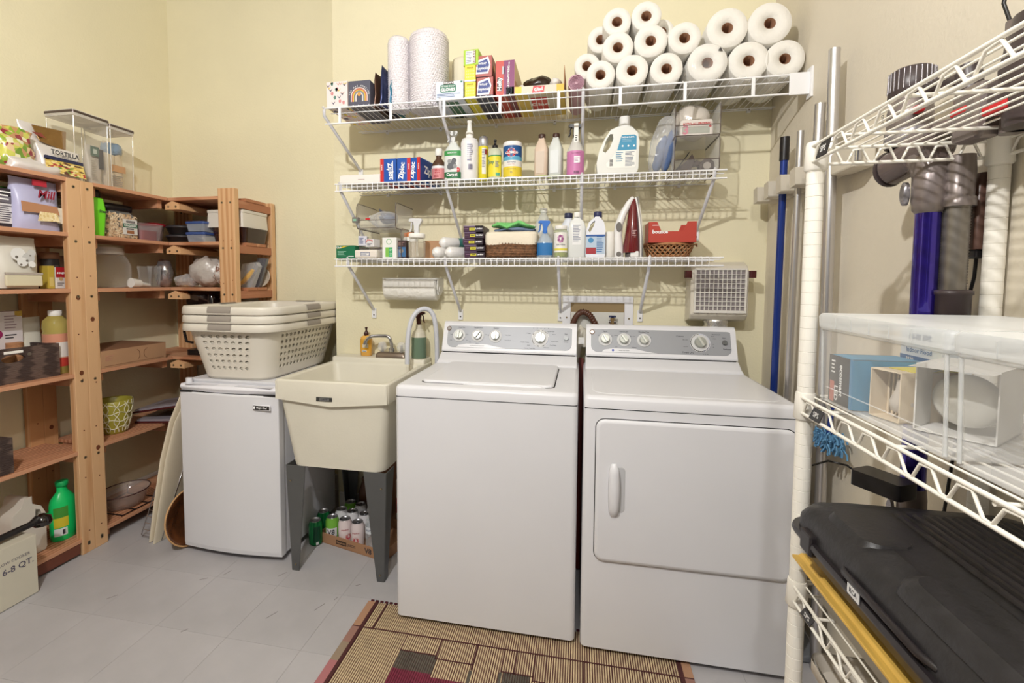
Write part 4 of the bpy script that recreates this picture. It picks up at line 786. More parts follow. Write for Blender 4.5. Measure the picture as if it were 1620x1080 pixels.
# glass spray jar
t = thing('glass_spray_jar', 'ribbed clear glass jar with a grey trigger sprayer and white lid', 'spray bottle', (-.788, -.250, zb))
b = MB(); n = 32; R = []
for r_, z in ((.036, 0), (.040, .006), (.041, .075), (.038, .088), (.030, .096), (.030, .102)): R.append([(r_*(1+.02*(i % 2 if z < .08 else 0))*math.cos(2*PI*i/n), r_*(1+.02*(i % 2 if z < .08 else 0))*math.sin(2*PI*i/n), z) for i in range(n)])
b.loft(R, clear('jar_glass', (236, 240, 236), .12, .03), (True, False)); build('glass', b, t)
b = MB(); b.lathe([(.034, .004), (.0375, .01), (.0385, .078)], clear('amber_water', (226, 208, 176), .3, .1), n=24); build('liquid', b, t)
b = MB(); b.lathe([(.0385, .098), (.040, .100), (.040, .116), (.037, .119), (.016, .120)], paper, n=30); build('lid', b, t)
trigger(t, .134, mat('trigger_grey', (214, 214, 216), .35), s_=1, k=.95)
b = MB(); b.cyl((0, 0, .01), (0, 0, .12), .003, mat('frost_plastic', (208, 210, 208), .3), n=8); build('dip_tube', b, t)
t = carton('cardboard_box', 'low brown cardboard box behind the glass spray jar', 'box', -.785, -.690, -.165, .13, zb, .092, kraft)
film = mat('white_liner_roll', (236, 234, 232), .35, bump=.3, bscale=45, spec=.8)
def linroll(label_, x, y, z, rz, L=.13, r=.027, grp='rolled white bag liners'):
    t = thing('bag_roll', label_, 'roll', (x, y, z), rz, grp); b = MB()
    prof = [(.008, -.012), (.016, -.006), (r*.95, .004), (r, .01), (r, L-.006), (r*.8, L)]
    b.loft([[(q*math.cos(2*PI*i/24), yy, r+q*math.sin(2*PI*i/24)) for i in range(24)] for q, yy in prof], film); b.jig(.0018, 60, 3); build('rolled_film', b, t)
    b = MB(); b.loft([[(q*math.cos(2*PI*i/24), yy, r+q*math.sin(2*PI*i/24)) for i in range(24)] for q, yy in ((r+.0010, L*.62), (r+.0010, L*.9))], flat((70, 130, 124)), (False, False)); build('teal_label', b, t); return t
linroll('lower left white bag roll of the three, its twisted end pointing forward', -.690, -.262, zb, -.35)
linroll('lower right white bag roll of the three, with a teal label', -.628, -.262, zb, -.75, .14)
linroll('upper white bag roll resting across the other two', -.672, -.215, zb+.050, -.75, .14)
for i in range(5):
    t = carton('bar_carton', ('lowest', 'second from bottom', 'middle', 'second from top', 'topmost')[i]+' of the five stacked purple-black snack cartons', 'box', -.540+(.0, .0, -.008, 0, -.004)[i], -.442+(0, .0, -.010, -.006, -.008)[i], -.292+(.004, .0, .006, .0, .003)[i], .15, zb+.0298*i, .0290, flat((72, 38, 64)), group='stacked purple snack cartons')
    fp(t, .30, .58, .25, .65, flat((224, 214, 60))); fp(t, .60, 1, 0, 1, flat((44, 28, 40))); txt(t, 'Larabar', .011, .027, -.0758, .015, txtw, bold=.03); lines(t, -.042, -.022, .012, .018, -.0757, 1, flat((150, 110, 140))); fp(t, 0, 1, .84, 1, flat((120, 100, 130))); lines(t, -.014, .004, .0095, .017, -.0762, 1, flat((90, 90, 30)))
# woven basket with liner and cloths
def woven(t, x0, x1, y0, y1, h, rows, m, r=.02, flare=.0, n_=40):
    for k in range(rows):
        z = h*(k+.5)/rows; fo = flare*z/h; P = rr(x0-fo, x1+fo, y0-fo, y1+fo, z, r, 6); n = len(P); Q = []
        for i in range(n*2):
            a = Vector(P[(i//2) % n]); c = Vector(P[(i//2+1) % n]); p = a.lerp(c, .5*(i % 2)); d = (p-Vector(((x0+x1)/2, (y0+y1)/2, z))).normalized(); Q.append(p+d*(.0016 if (i+k) % 2 else -.0016))
        b = MB(); b.tube(Q, h/rows*.52, m, 6, closed=True); build('woven_strand', b, t)
t = thing('woven_basket', 'rectangular brown woven basket with a cream cloth liner folded over its edge', 'basket', (-.322, -.185, zb))
wk = mat('seagrass', (152, 108, 74), .7, var=.4, scale=70); bs = MB(); bs.box(-.108, .108, -.090, .090, .001, .004, wk); build('base', bs, t)
L0 = []
x0_, x1_, y0_, y1_ = -.115, .115, -.100, .100
P = rr(x0_, x1_, y0_, y1_, 0, .02, 6); per = 120
def resamp(P, n):
    P = [Vector(p) for p in P]; P.append(P[0]); D = [0]
    for a, c in zip(P, P[1:]): D.append(D[-1]+(c-a).length)
    o = []; j = 0
    for i in range(n):
        s_ = D[-1]*i/n
        while D[j+1] < s_: j += 1
        o.append(P[j].lerp(P[j+1], (s_-D[j])/(D[j+1]-D[j]+1e-9)))
    return o
for k in range(9):
    z = .004+.0072*k; Q = resamp(rr(x0_, x1_, y0_, y1_, 0, .02, 6), 110); Q = [Vector((q.x*(1+.0018*(1 if (i+k) % 2 else -1)/.1), q.y*(1+.0018*(1 if (i+k) % 2 else -1)/.1), z+.0035)) for i, q in enumerate(Q)]
    b = MB(); b.tube(Q, .0040, wk, 6, closed=True); build('woven_strand', b, t)
b = MB(); lin_ = mat('cream_liner', (232, 222, 202), .85, bump=.2, bscale=50)
b.loft([[tuple(q+Vector((0, 0, z+.0025*math.sin(i*.35)*(z < .07)))) for i, q in enumerate(resamp(rr(x0_-o_, x1_+o_, y0_-o_, y1_+o_, 0, .02+o_, 6), 90))] for o_, z in ((.004, .060), (.007, .075), (.007, .105), (.002, .118), (-.006, .112), (-.008, .03))], lin_, (False, True)); b.jig(.002, 30, 1); build('cloth_liner', b, t)
b = blob('b', .20, .16, .03, mat('slate_cloth', (112, 128, 158), .9, bump=.4, bscale=60), 61, .010, 22, 24); solo('folded_cloth', b, 'folded grey-blue cloth under the green one in the lined basket', 'cloth', (-.315, -.18, zb+.112))
b = blob('b', .215, .16, .034, mat('green_cloth', (126, 206, 122), .9, bump=.5, bscale=60), 71, .012, 20, 28); 
for i, p in enumerate(b.v): b.v[i] = (p[0], p[1], p[2]+.006*math.sin(p[0]*60))
solo('folded_cloth', b, 'bright green folded cleaning cloth on top of the lined basket', 'cloth', (-.315, -.185, zb+.134))
t = bottle('water_jug', 'clear ribbed gallon jug standing at the back behind the blue spray bottle', 'jug', -.185, -.095, zb, [(.055, 0), (.062, .01), (.062, .13), (.055, .16), (.030, .20), (.018, .222), (.017, .232)], cloud, e_=3, sx=.85, sy=.85, cap=[(.0175, .228), (.019, .230), (.019, .246), (.017, .248)], capm=paper)
t = bottle('blue_spray_bottle', 'small clear spray bottle with a bright blue trigger and blue label', 'spray bottle', -.165, -.250, zb, [(.036, 0), (.038, .004), (.038, .068), (.028, .085), (.015, .105), (.0135, .112)], clear('pale_blue_plastic', (190, 205, 220), .5, .1), sy=.75)
trigger(t, .122, mat('trigger_blue', (52, 112, 196), .35), s_=1, k=.78); label(t, .0385, .010, .066, flat((52, 124, 190)), sy=.75)
t = bottle('olive_jar', 'glass jar with a white lid, flower label and yellow-green contents', 'jar', -.092, -.255, zb, [(.028, 0), (.0315, .004), (.0315, .118), (.026, .126)], clear('greenish_glass', (196, 205, 170), .45, .05), cap=[(.027, .125), (.0285, .127), (.0285, .142), (.026, .144)], capm=flat((236, 234, 230)))
b = MB(); b.lathe([(.027, .003), (.0305, .006), (.0305, .034)], flat((196, 204, 84)), n=20); build('contents', b, t)
label(t, .0319, .022, .112, flat((238, 236, 230))); label(t, .0321, .030, .040, flat((240, 226, 90)), name='label_band'); b = MB()
for i in range(7): a = 2*PI*i/7; b.cyl((.0+.011*math.cos(a)*.8, -.0325+abs(math.cos(a))*.0015, .083+.013*math.sin(a)), (.011*math.cos(a)*.8, -.0333+abs(math.cos(a))*.0015, .083+.013*math.sin(a)), .0065, flat((206, 150, 190) if i % 2 else (160, 90, 140)), n=8)
build('flower_picture', b, t); txt(t, 'OXI KIEO', .010, 0, -.0330, .056, txtd, bend=.032)
t = bottle('bleach_bottle', 'white bottle with a navy cap at the back, behind the clear bottle', 'bottle', -.062, -.130, zb, [(.040, 0), (.042, .004), (.042, .12), (.034, .16), (.018, .188), (.018, .196)], flat((228, 232, 240)), sy=.8, cap=[(.0185, .194), (.020, .197), (.020, .216), (.018, .218)], capm=flat((52, 56, 88)))
t = bottle('clear_bottle', 'translucent white rectangular bottle with a printed back label', 'bottle', -.020, -.250, zb, [(.036, 0), (.039, .004), (.039, .135), (.032, .160), (.014, .178), (.013, .184)], mat('translucent_white', (222, 224, 222), .25), e_=4, sy=.6, cap=[(.014, .182), (.015, .184), (.015, .202), (.013, .204)], capm=paper)
pan(t, -.020, .020, .055, .15, -.0237, flat((236, 236, 236)), 'label'); lines(t, -.017, .017, .07, .146, -.0245, 11, flat((140, 145, 165)))
t = thing('bleach_jug', 'white bleach jug with a navy cap, handle and blue and red label', 'jug', (.062, -.245, zb)); jm2 = flat((232, 234, 242))
P = [(-.040, 0), (.040, 0), (.043, .01), (.043, .12), (.036, .155), (.016, .180), (-.002, .180), (-.030, .155), (-.041, .12), (-.043, .01)]; H = [(-.032, .118), (-.024, .110), (-.010, .135), (-.002, .160), (-.008, .162), (-.022, .146)]
b = MB(); holed(b, P, H, -.032, .032, jm2); build('jug_body', b, t, .010)
b = MB(); b.lathe([(.017, .178), (.0185, .182), (.0185, .202), (.016, .205)], flat((46, 50, 92)), .010, 0); build('cap', b, t)
pan(t, -.041, .041, .015, .10, -.0325, flat((196, 214, 234)), 'label'); pan(t, -.041, .003, .015, .042, -.0332, flat((178, 60, 66)), 'label_patch'); lines(t, .005, .038, .02, .095, -.0332, 8, flat((70, 120, 180))); b = MB(); b.cyl((-.02, -.0330, .075), (-.02, -.0338, .075), .012, flat((80, 150, 200)), n=16); build('round_emblem', b, t); pan(t, -.042, .042, .092, .10, -.0334, flat((60, 100, 170)), 'label_band')
b = MB(); b.loft([[(q*math.cos(2*PI*i/24), q*math.sin(2*PI*i/24), z) for i in range(24)] for q, z in ((.019, 0), (.0205, .002), (.0205, .112), (.019, .114), (.007, .114), (.007, .10))], ptm); solo('paper_roll', b, 'small upright white roll between the bleach jug and the iron', 'roll', (.127, -.245, zb))
# steam iron standing on its heel
t = thing('steam_iron', 'red and white steam iron standing upright on its heel', 'iron', (.205, -.225, zb))
redp = mat('iron_red', (104, 16, 22), .2, coat=.6); whp = mat('iron_white', (232, 230, 228), .3)
# vertical teardrop shells: soleplate facing right
def tear(z): u = z/.275; return max(.004, .048*(1-u**2.2)**.8)
R = []
for i in range(15):
    z = .02+.240*i/14; hw_ = tear(z); R.append([(.016+.006*(i/14)+.040*math.cos(a)*(.35+.65*(1-i/14)), hw_*math.sin(a), z) for a in [2*PI*j/18 for j in range(18)]])
b = MB(); b.loft(R, redp); build('body_shell', b, t)
R = [];
for i in range(15): z = .0+.272*i/14; hw_ = tear(z)*1.06+.002; xx = .058-.022*(i/14)**2.2; R.append([(xx, -hw_, z), (xx+.005, -hw_*.98, z), (xx+.005, hw_*.98, z), (xx, hw_, z)])
b = MB(); b.loft(R, mat('soleplate', (196, 196, 200), .2, .9), smooth=False); build('soleplate', b, t)
R = []
for i in range(15): z = .0+.268*i/14; hw_ = tear(z)*1.04+.002; xx = .050-.022*(i/14)**2.2; R.append([(xx, -hw_, z), (xx+.006, -hw_, z), (xx+.006, hw_, z), (xx, hw_, z)])
b = MB(); b.loft(R, whp, smooth=False); build('white_skirt', b, t)
b = MB(); b.tube([(-.038, -.008, .0), (-.040, -.008, .05), (-.044, -.008, .10), (-.038, -.008, .15), (-.020, -.006, .20), (.004, -.004, .245), (.020, 0, .268)], lambda i: (.022, .021, .019, .018, .016, .013, .009)[i], whp, 14); h = build('handle', b, t)
b = MB(); b.loft([[(x+.013*math.cos(a)*k, -.0285+.0015*s_, z0+.022*math.sin(a)*k) for a in [2*PI*j/20 for j in range(20)]] for x, z0, k, s_ in ((-.040, .135, 1, 1), (-.040, .135, .9, -1))], mat('iron_button', (112, 108, 104), .4), smooth=False); build('steam_button', b, h)
b = MB(); b.cyl((-.039, -.024, .014), (-.039, -.031, .014), .011, mat('iron_button', (112, 108, 104), .4), n=18); build('round_dial', b, h)
b = MB(); b.loft([[(.018+.020*math.cos(a)*k, .0+.04*math.sin(a), z) for a in [2*PI*j/16 for j in range(16)]] for z, k in ((.0, 1.4), (.03, 1.4), (.042, .8))], mat('heel_grey', (96, 90, 88), .4)); build('heel', b, t); b = MB(); b.box(.010, .046, -.044, -.036, .0, .026, whp); build('heel_cover', b, t, .004)
lines(t, .016, .034, .085, .12, -.0435, 5, flat((210, 170, 170)))
# wicker basket and orange-red dryer sheet carton
t = thing('wicker_basket', 'low diagonal-woven wicker basket with loop handles, holding the dryer-sheet carton', 'basket', (.388, -.175, zb)); wm = mat('wicker', (186, 130, 84), .55, var=.25, scale=60)
for k in range(26):
    for s_ in (-1, 1):
        a0 = 2*PI*k/26; Q = []
        for i in range(5): u = i/4; a = a0+s_*u*.5; q = .80+.20*u; o_ = .0015*s_*(1 if (k+i) % 2 else -1); Q.append((math.cos(a)*(.108*q+o_), math.sin(a)*(.082*q+o_), .004+.052*u))
        b = MB(); b.tube(Q, .0032, wm, 5); build('wicker_strand', b, t)
for z, k_, r_ in ((.057, 1.0, .005), (.005, .80, .004), (.062, .98, .003)): b = MB(); b.tube([(math.cos(2*PI*i/36)*.108*k_, math.sin(2*PI*i/36)*.082*k_, z) for i in range(36)], r_, wm, 6, closed=True); build('rim_hoop', b, t)
b = MB(); b.lathe([(.086, .002), (.086, .005)], wm, sy=.76); build('base', b, t)
for s_ in (-1, 1): b = MB(); b.tube([(s_*.10, -.02, .058), (s_*.120, -.014, .060), (s_*.124, 0, .050), (s_*.120, .014, .060), (s_*.10, .02, .058)], .003, wm, 6); build('loop_handle', b, t)
t = thing('dryer_sheet_box', 'open red-orange dryer-sheet carton with cut-down front sitting in the wicker basket', 'box', (.392, -.185, zb+.064)); om = flat((194, 70, 56)); w = .098
P = [(-w, 0), (w, 0), (w, .09), (.062, .09), (.046, .048), (-.046, .048), (-.064, .09), (-w, .09)]
for y in (-.07, .066): b = MB(); b.prism(P, y, y+.004, om); build('front_panel' if y < 0 else 'back_panel', b, t)
for s_ in (-1, 1): build('side_panel', MB().box(s_*w-.002, s_*w+.002, -.066, .066, 0, .09, om), t)
build('bottom_panel', MB().box(-w, w, -.066, .066, 0, .003, om), t); build('sheet_stack', MB().box(-.085, .085, -.06, .06, .003, .044, paper), t, .004)
txt(t, 'bounce', .022, -.052, -.0712, .046, txtw, bold=.035); lines(t, -.085, -.055, .072, .078, -.0705, 1, txtw)

# ---------------------------------------------------------------- things on the wall under the shelves
t = thing('paper_towel_holder', 'under-shelf paper towel holder with a quilted white roll, left on the wall', 'towel holder', (-.88, -.07, 1.28))
b = MB(); n = 36; r_ = .058
b.loft([[(x, q*math.cos(2*PI*i/n), q*math.sin(2*PI*i/n)) for i in range(n)] for x, q in ((-.14, .018), (-.142, r_-.002), (-.138, r_), (.138, r_), (.142, r_-.002), (.14, .018))], mat('quilted_paper', (243, 240, 232), .9, bump=.7, bscale=45), (True, True)); build('paper_roll', b, t)
b = MB(); b.loft([rr(-.155, .155, -.048, .07, .052, .02), rr(-.155, .155, -.048, .07, .060, .02)], paper); build('holder_top', b, t); build('paper_edge', MB().box(-.14, .14, -.0600, -.0585, .012, .05, ptm), t)
for s_ in (-1, 1): b = MB(); b.prism([(-.02, -.028), (.03, -.028), (.07, .0), (.07, .058), (-.03, .058), (-.035, .0)], s_*.150-.004, s_*.150+.004, paper, 'x'); build('holder_arm', b, t, .002); b = MB(); b.cyl((s_*.142, 0, 0), (s_*.158, 0, 0), .018, paper, n=20); build('hub', b, t)
t = bottle('hand_soap', 'amber hand soap bottle with a dark pump, on the tub deck', 'bottle', -1.152, -.055, .9125, [(.026, 0), (.031, .004), (.032, .09), (.028, .104), (.013, .112)], mat('amber_soap', (226, 172, 84), .15), sy=.75, e_=2.8, cap=[(.0125, .110), (.013, .112), (.013, .126), (.006, .134), (.005, .148), (.008, .150), (.007, .156)], capm=mat('dark_brown_pump', (60, 26, 22), .3))
label(t, .0326, .020, .088, flat((242, 178, 56)), sy=.75, e=2.8); pan(t, -.012, .022, .046, .066, -.0250, flat((236, 222, 196)), 'label_patch'); pan(t, -.014, .012, .022, .034, -.0252, paper, 'barcode_patch'); lines(t, -.012, .010, .024, .032, -.0262, 1, txtd)
t = bottle('green_spray_bottle', 'round spray bottle half filled with grey-green liquid, behind the drain hose', 'spray bottle', -.838, -.085, .9125, [(.037, 0), (.039, .004), (.039, .115), (.032, .140), (.017, .160), (.016, .180)], mat('cloudy_bottle', (206, 200, 182), .3), ms=[None, mat('green_liquid', (106, 128, 108), .25), mat('cloudy_bottle', (206, 200, 182), .3), None, None])
t.children[0].data.update(); b = MB(); b.lathe([(.0393, .004), (.0395, .105)], mat('green_liquid', (106, 128, 108), .25), caps=(False, False)); build('liquid', b, t); trigger(t, .196, mat('dark_brown_pump', (60, 26, 22), .3), s_=-1, k=.85)
# drain hose loop
P = [(-.735, -.50, .80), (-.742, -.40, .93), (-.760, -.25, 1.02)]
P = [(-.860, -.20, .90), (-.862, -.19, 1.0), (-.858, -.175, 1.08), (-.845, -.16, 1.135), (-.822, -.145, 1.168), (-.795, -.13, 1.180), (-.768, -.118, 1.172), (-.748, -.11, 1.14), (-.738, -.105, 1.08), (-.734, -.10, 1.0), (-.733, -.10, .90), (-.733, -.10, .60), (-.72, -.10, .4)]
P = [(x+.0, y, z) for x, y, z in P]
Q = []
for i in range(len(P)-1):
    for k in range(4):
        a, b_, c, d = [Vector(P[max(0, min(len(P)-1, i+j))]) for j in (-1, 0, 1, 2)]; u = k/4
        Q.append(.5*((2*b_)+(-a+c)*u+(2*a-5*b_+4*c-d)*u*u+(-a+3*b_-3*c+d)*u**3))
b = MB(); b.tube(Q, .0125, mat('hose_grey', (206, 208, 216), .35), 14); solo('drain_hose', b, 'pale grey drain hose arching from the tub down behind the washer', 'hose')
# recessed outlet box
t = thing('washer_outlet_box', 'white framed washer outlet box set in the wall behind the appliances', 'outlet box', (.085, 0, 1.05))
def ww(b, x0, x1, y0, y1, z0, z1, m): b.box(x0-.085, x1-.085, y0, y1, z0-1.05, z1-1.05, m)
b = MB(); fm = flat((240, 240, 244))
for q in ((-.090, .260, 1.217, 1.252), (-.090, .260, .99, 1.035), (-.090, -.048, 1.035, 1.217), (.218, .260, 1.035, 1.217)): ww(b, q[0], q[1], -.009, 0, q[2], q[3], fm)
build('frame', b, t, .0015); b = MB(); ww(b, -.048, .218, -.006, -.0005, 1.035, 1.217, mat('box_inside', (150, 128, 92), .7)); build('box_interior', b, t)
b = MB(); ww(b, -.046, .216, -.0075, -.0055, 1.035, 1.170, flat((224, 222, 214))); build('lower_plate', b, t)
for x in (-.068, .240): b = MB(); b.cyl((x-.085, -.0105, 1.14-1.05), (x-.085, -.0085, 1.14-1.05), .0045, screwm, n=10); build('frame_screw', b, t)
t2 = thing('water_valve', 'brass water valve with a dark blue cross handle, in the outlet box', 'valve', (.158, -.03, 1.09))
b = MB(); b.cyl((0, .022, .035), (0, -.012, .035), .012, mat('brass', (176, 150, 110), .3, .9), n=12); b.cyl((0, -.008, .0), (0, -.008, .055), .010, mat('brass', (176, 150, 110), .3, .9), n=12); b.cyl((-.018, -.008, .035), (.018, -.008, .035), .008, chrome, n=10); build('valve_body', b, t2)
b = MB(); [b.cyl((.018*math.cos(a), -.008+.018*math.sin(a), .062), (-.018*math.cos(a), -.008-.018*math.sin(a), .062), .0045, mat('handle_navy', (52, 58, 96), .4), n=8) for a in (0, PI/3, 2*PI/3)]; b.cyl((0, -.008, .05), (0, -.008, .066), .007, mat('handle_navy', (52, 58, 96), .4), n=10); build('cross_handle', b, t2)
b = MB(); b.lathe([(.022, -.02), (.024, .0), (.014, .008)], mat('hose_brown', (82, 48, 34), .4), 0, -.008, 12); build('hose_nut', b, t2)
hb_ = mat('hose_brown', (82, 48, 34), .4)
P = [(-.072, -.06, .93), (-.062, -.055, 1.0), (-.048, -.05, 1.06), (-.034, -.045, 1.115), (-.018, -.043, 1.150), (.004, -.042, 1.170), (.030, -.042, 1.168), (.052, -.042, 1.150), (.070, -.042, 1.120), (.088, -.042, 1.085), (.105, -.042, 1.04), (.12, -.042, .98)]
Q = []
for i in range(len(P)-1):
    for k in range(8):
        a, b_, c, d = [Vector(P[max(0, min(len(P)-1, i+j))]) for j in (-1, 0, 1, 2)]; u = k/8
        Q.append(.5*((2*b_)+(-a+c)*u+(2*a-5*b_+4*c-d)*u*u+(-a+3*b_-3*c+d)*u**3))
b = MB(); b.tube(Q, lambda i: .0145 if i < 40 else (.0165 if i % 3 else .0125), hb_, 14); solo('corrugated_hose', b, 'dark brown corrugated drain hose hooked into the outlet box', 'hose')
b = MB(); b.tube([(-.018, -.08, .93), (-.008, -.08, 1.0), (.0, -.075, 1.06), (.012, -.07, 1.095), (.026, -.07, 1.08), (.03, -.07, 1.0)], .018, flat((212, 206, 190)), 12); solo('beige_hose', b, 'cream standpipe elbow between the two machine consoles', 'hose')
for k, x in enumerate((.004, .014)): b = MB(); b.tube([(x, -.10-.02*k, .95), (x-.002, -.14, .8), (x+.004, -.25, .5), (x, -.3, .25), (x, -.32, .012)], .008, mat('rubber_red', (96, 40, 34), .5), 8); solo('supply_hose', b, ('left' if k == 0 else 'right')+' dark red rubber hose running down the gap between washer and dryer', 'hose')
# lint trap box
t = thing('lint_trap', 'beige indoor dryer vent box with a square grille, on the wall at right', 'vent', (.628, -.075, 1.14)); lm = mat('vent_beige', (212, 205, 190), .45)
b = MB(); b.loft([[(x, y, z) for x, y, z in [(-.125, .073, 0+z0), (.125, .073, z0), (.125, yf, z0), (-.125, yf, z0)]] for z0, yf in ((.0, .03), (.012, -.02), (.035, -.045), (.235, -.045), (.262, -.02), (.28, .03))], lm, smooth=False); build('housing', b, t, .010)
b = MB(); x0, x1, z0, z1 = -.103, .105, .055, .240; N_ = 11; M_ = 9; wd = (x1-x0)/N_; hd = (z1-z0)/M_
build('grille_back', MB().box(x0, x1, -.047, -.044, z0, z1, mat('grille_grey', (138, 130, 130), .6)), t)
g = MB(); fmv = flat((226, 222, 214))
for q in ((x0-.008, x1+.008, z1, z1+.008), (x0-.008, x1+.008, z0-.012, z0), (x0-.008, x0, z0, z1), (x1, x1+.008, z0, z1)): g.box(q[0], q[1], -.055, -.042, q[2], q[3], fmv)
build('grille_frame', g, t, .001)
for i in range(1, N_): build('grille_bar', MB().box(x0+i*wd-.0017, x0+i*wd+.0017, -.0535, -.046, z0, z1, fmv), t)
for j in range(1, M_): build('grille_bar', MB().box(x0, x1, -.054, -.0462, z0+j*hd-.0017, z0+j*hd+.0017, fmv), t)
for s_ in (-1, 1): b = MB(); b.loft([rr(s_*.137-.014, s_*.137+.014, -.055, -.02, z, .006) for z in (.205, .238)], mat('latch_dark', (74, 26, 24), .4)); build('latch', b, t)
b = MB(); [b.cyl((x, -.050, .048), (x, -.050, .038), .0035, greyb, n=8) for x in (-.09, -.05, -.01, .03, .07)]; build('hinge_pin', b, t)['kind'] = 'stuff'
b = MB(); prof = []
for i in range(14): prof.append((.056 if i % 2 else .050, .012-.012*i))
b.lathe(prof, mat('foil_duct', (198, 196, 192), .25, .85, bump=.4, bscale=50), .628, -.072, 28); b.xf(Matrix.Translation((0, 0, 1.140))); solo('foil_duct', b, 'crinkled foil duct dropping from the beige vent box behind the dryer', 'duct')

# ================================================================ drinks under the tub
tr = thing('drinks_tray', 'brown cardboard drinks tray under the utility sink, filled with cans', 'tray', (-1.05, -.26, 0), -.245)
b = MB(); w, d, h = .205, .135, .052; ct = mat('tray_card', (176, 132, 98), .8, var=.05, scale=6)
b.box(-w, w, -d, d, .0005, .003, ct); build('tray_floor', b, tr)
for q in ((-w, w, -d, -d+.003), (-w, w, d-.003, d), (-w, -w+.003, -d+.003, d-.003), (w-.003, w, -d+.003, d-.003)): build('tray_wall', MB().box(*q, 0, h, ct), tr)
pan(tr, -.095, -.030, .016, .036, -d-.0002, flat((60, 40, 30)), 'dark_patch'); txt(tr, 'Campbell\'s', .013, -.0625, -d-.0014, .026, flat((206, 160, 120)), bold=.02); txt(tr, 'JUICES', .017, .004, -d-.0006, .026, txtd, bold=.01); txt(tr, 'V8', .038, .105, -d-.0006, .026, txtd, bold=.02)
def can(name, label_, x, y, m, rz=0, group='cans in the tray', z=.0035, lab=None):
    t = thing(name, label_, 'can', (x, y, z), rz, group)
    b = MB(); b.lathe([(.024, 0), (.0325, .008), (.033, .012), (.033, .104), (.027, .118), (.0268, .122)], m, n=26, caps=(True, False)); build('can_body', b, t)
    b = MB(); b.lathe([(.0270, .122), (.0262, .1235), (.0252, .1225), (.0245, .117), (.001, .117)], mat('can_top', (176, 176, 180), .28, .9), n=24, caps=(False, True)); build('can_lid', b, t)
    b = MB(); b.loft([[(.009*math.cos(a)*k, .006+.006*0-.012*math.sin(a)*k, z_) for a in [2*PI*i/12 for i in range(12)]] for z_, k in ((.118, 1), (.1195, 1), (.1197, .4))], mat('can_tab', (206, 206, 210), .25, .9), smooth=False); build('pull_tab', b, t); return t
gc = mat('can_green', (20, 116, 62), .25, .35); v8 = mat('can_lime', (126, 190, 70), .3, .2); wc = mat('can_pale', (232, 216, 214), .35); wc2 = mat('can_white', (226, 224, 226), .35)
t = can('drink_can', 'nearest of the two plain green soda cans left of the tray', -1.290, -.362, gc, .4, 'green cans left of the tray', z=0); label(t, .0332, .02, .10, mat('can_deep_green', (10, 70, 44), .3, .3), a0=-.2, a1=.9); b = MB(); label(t, .0334, .008, .022, flat((206, 206, 206)), a0=.2, a1=.6, name='barcode')
can('drink_can', 'rear of the two plain green soda cans left of the tray', -1.300, -.268, gc, .1, 'green cans left of the tray', z=0)
t = can('drink_can', 'lime vegetable juice can with dark V8 lettering, front left in the tray', -1.222, -.318, v8, .3); label(t, .0333, .03, .075, mat('can_white', (226, 224, 226), .35), a0=-.9, a1=.9); label(t, .0334, .004, .032, flat((30, 80, 50)), a0=-2, a1=2, name='label_foot'); txt(t, 'V8', .034, 0, -.0340, .054, txtd, bend=.0335, bold=.03)
for x, y, lab_, s_ in ((-1.148, -.325, 'pale pink grapefruit juice can, front of the tray beside the V8 can', -.3), (-1.072, -.340, 'pale pink grapefruit juice can with a big fruit slice, left of the water bottle', 0)):
    t = can('drink_can', lab_, x, y, wc, .15-s_); x0 = .018 if s_ else 0
    for q, c in ((.0165, (240, 150, 130)), (.014, (246, 220, 214)), (.0125, (214, 66, 84))): b = MB(); b.add([(math.sin((x0+q*math.cos(a))/.0334)*(.0334+(.0180-q)*.03), -math.cos((x0+q*math.cos(a))/.0334)*(.0334+(.0180-q)*.05), .040+q*math.sin(a)) for a in [2*PI*i/20 for i in range(20)]], [tuple(range(20))], flat(c)); build('fruit_slice', b, t)
    b = MB()
    for i in range(8): a = 2*PI*i/8; u = [(x0+.011*math.cos(a), .040+.011*math.sin(a)), (x0+.001*math.cos(a+1.5), .040+.001*math.sin(a+1.5)), (x0-.001*math.cos(a+1.5), .040-.001*math.sin(a+1.5))]; b.add([(math.sin(p/.0342)*.0342, -math.cos(p/.0342)*.0342, z_) for p, z_ in u], [(0, 1, 2)], flat((250, 214, 214)))
    build('slice_ribs', b, t); txt(t, 'grapefruit', .0095, 0, -.0338, .078, flat((190, 70, 80)), bend=.0334, bold=.02)
for x, y, lab_ in ((-1.150, -.243, 'pale can in the second row, directly behind the left grapefruit can'), (-1.216, -.233, 'pale can in the second row, behind the V8 can'), (-1.075, -.255, 'pale can in the second row, behind the can with the fruit slice'), (-1.142, -.165, 'pale can in the third row, near the middle of the tray'), (-1.066, -.178, 'pale can in the third row, behind the water bottle'), (-.992, -.235, 'pale can behind the water bottle, close to the right sink leg')): can('drink_can', lab_, x, y, wc2, 0)
can('drink_can', 'lime green can at the very back of the tray, behind the pale cans', -1.208, -.150, v8, 0)
t = thing('water_bottle', 'clear ribbed plastic water bottle with a white label, standing in the tray', 'bottle', (-.993, -.345, .0035)); prof = [(.024, 0), (.031, .006)]
for i in range(8): prof += [(.0315, .010+.009*i), (.0295, .0145+.009*i)]
prof += [(.032, .085), (.032, .120), (.026, .145), (.013, .165), (.0125, .172)]
b = MB(); b.lathe(prof, clear('bottle_clear', (226, 232, 236), .28, .05), n=24); build('bottle_body', b, t); label(t, .0325, .085, .118, flat((232, 236, 240)), a0=-2.6, a1=2.6, n=20); txt(t, 'WATER', .012, 0, -.0331, .102, flat((40, 70, 130)), bend=.033, bold=.02); b = MB(); b.lathe([(.0135, .170), (.014, .172), (.014, .184), (.012, .186)], paper); build('cap', b, t)
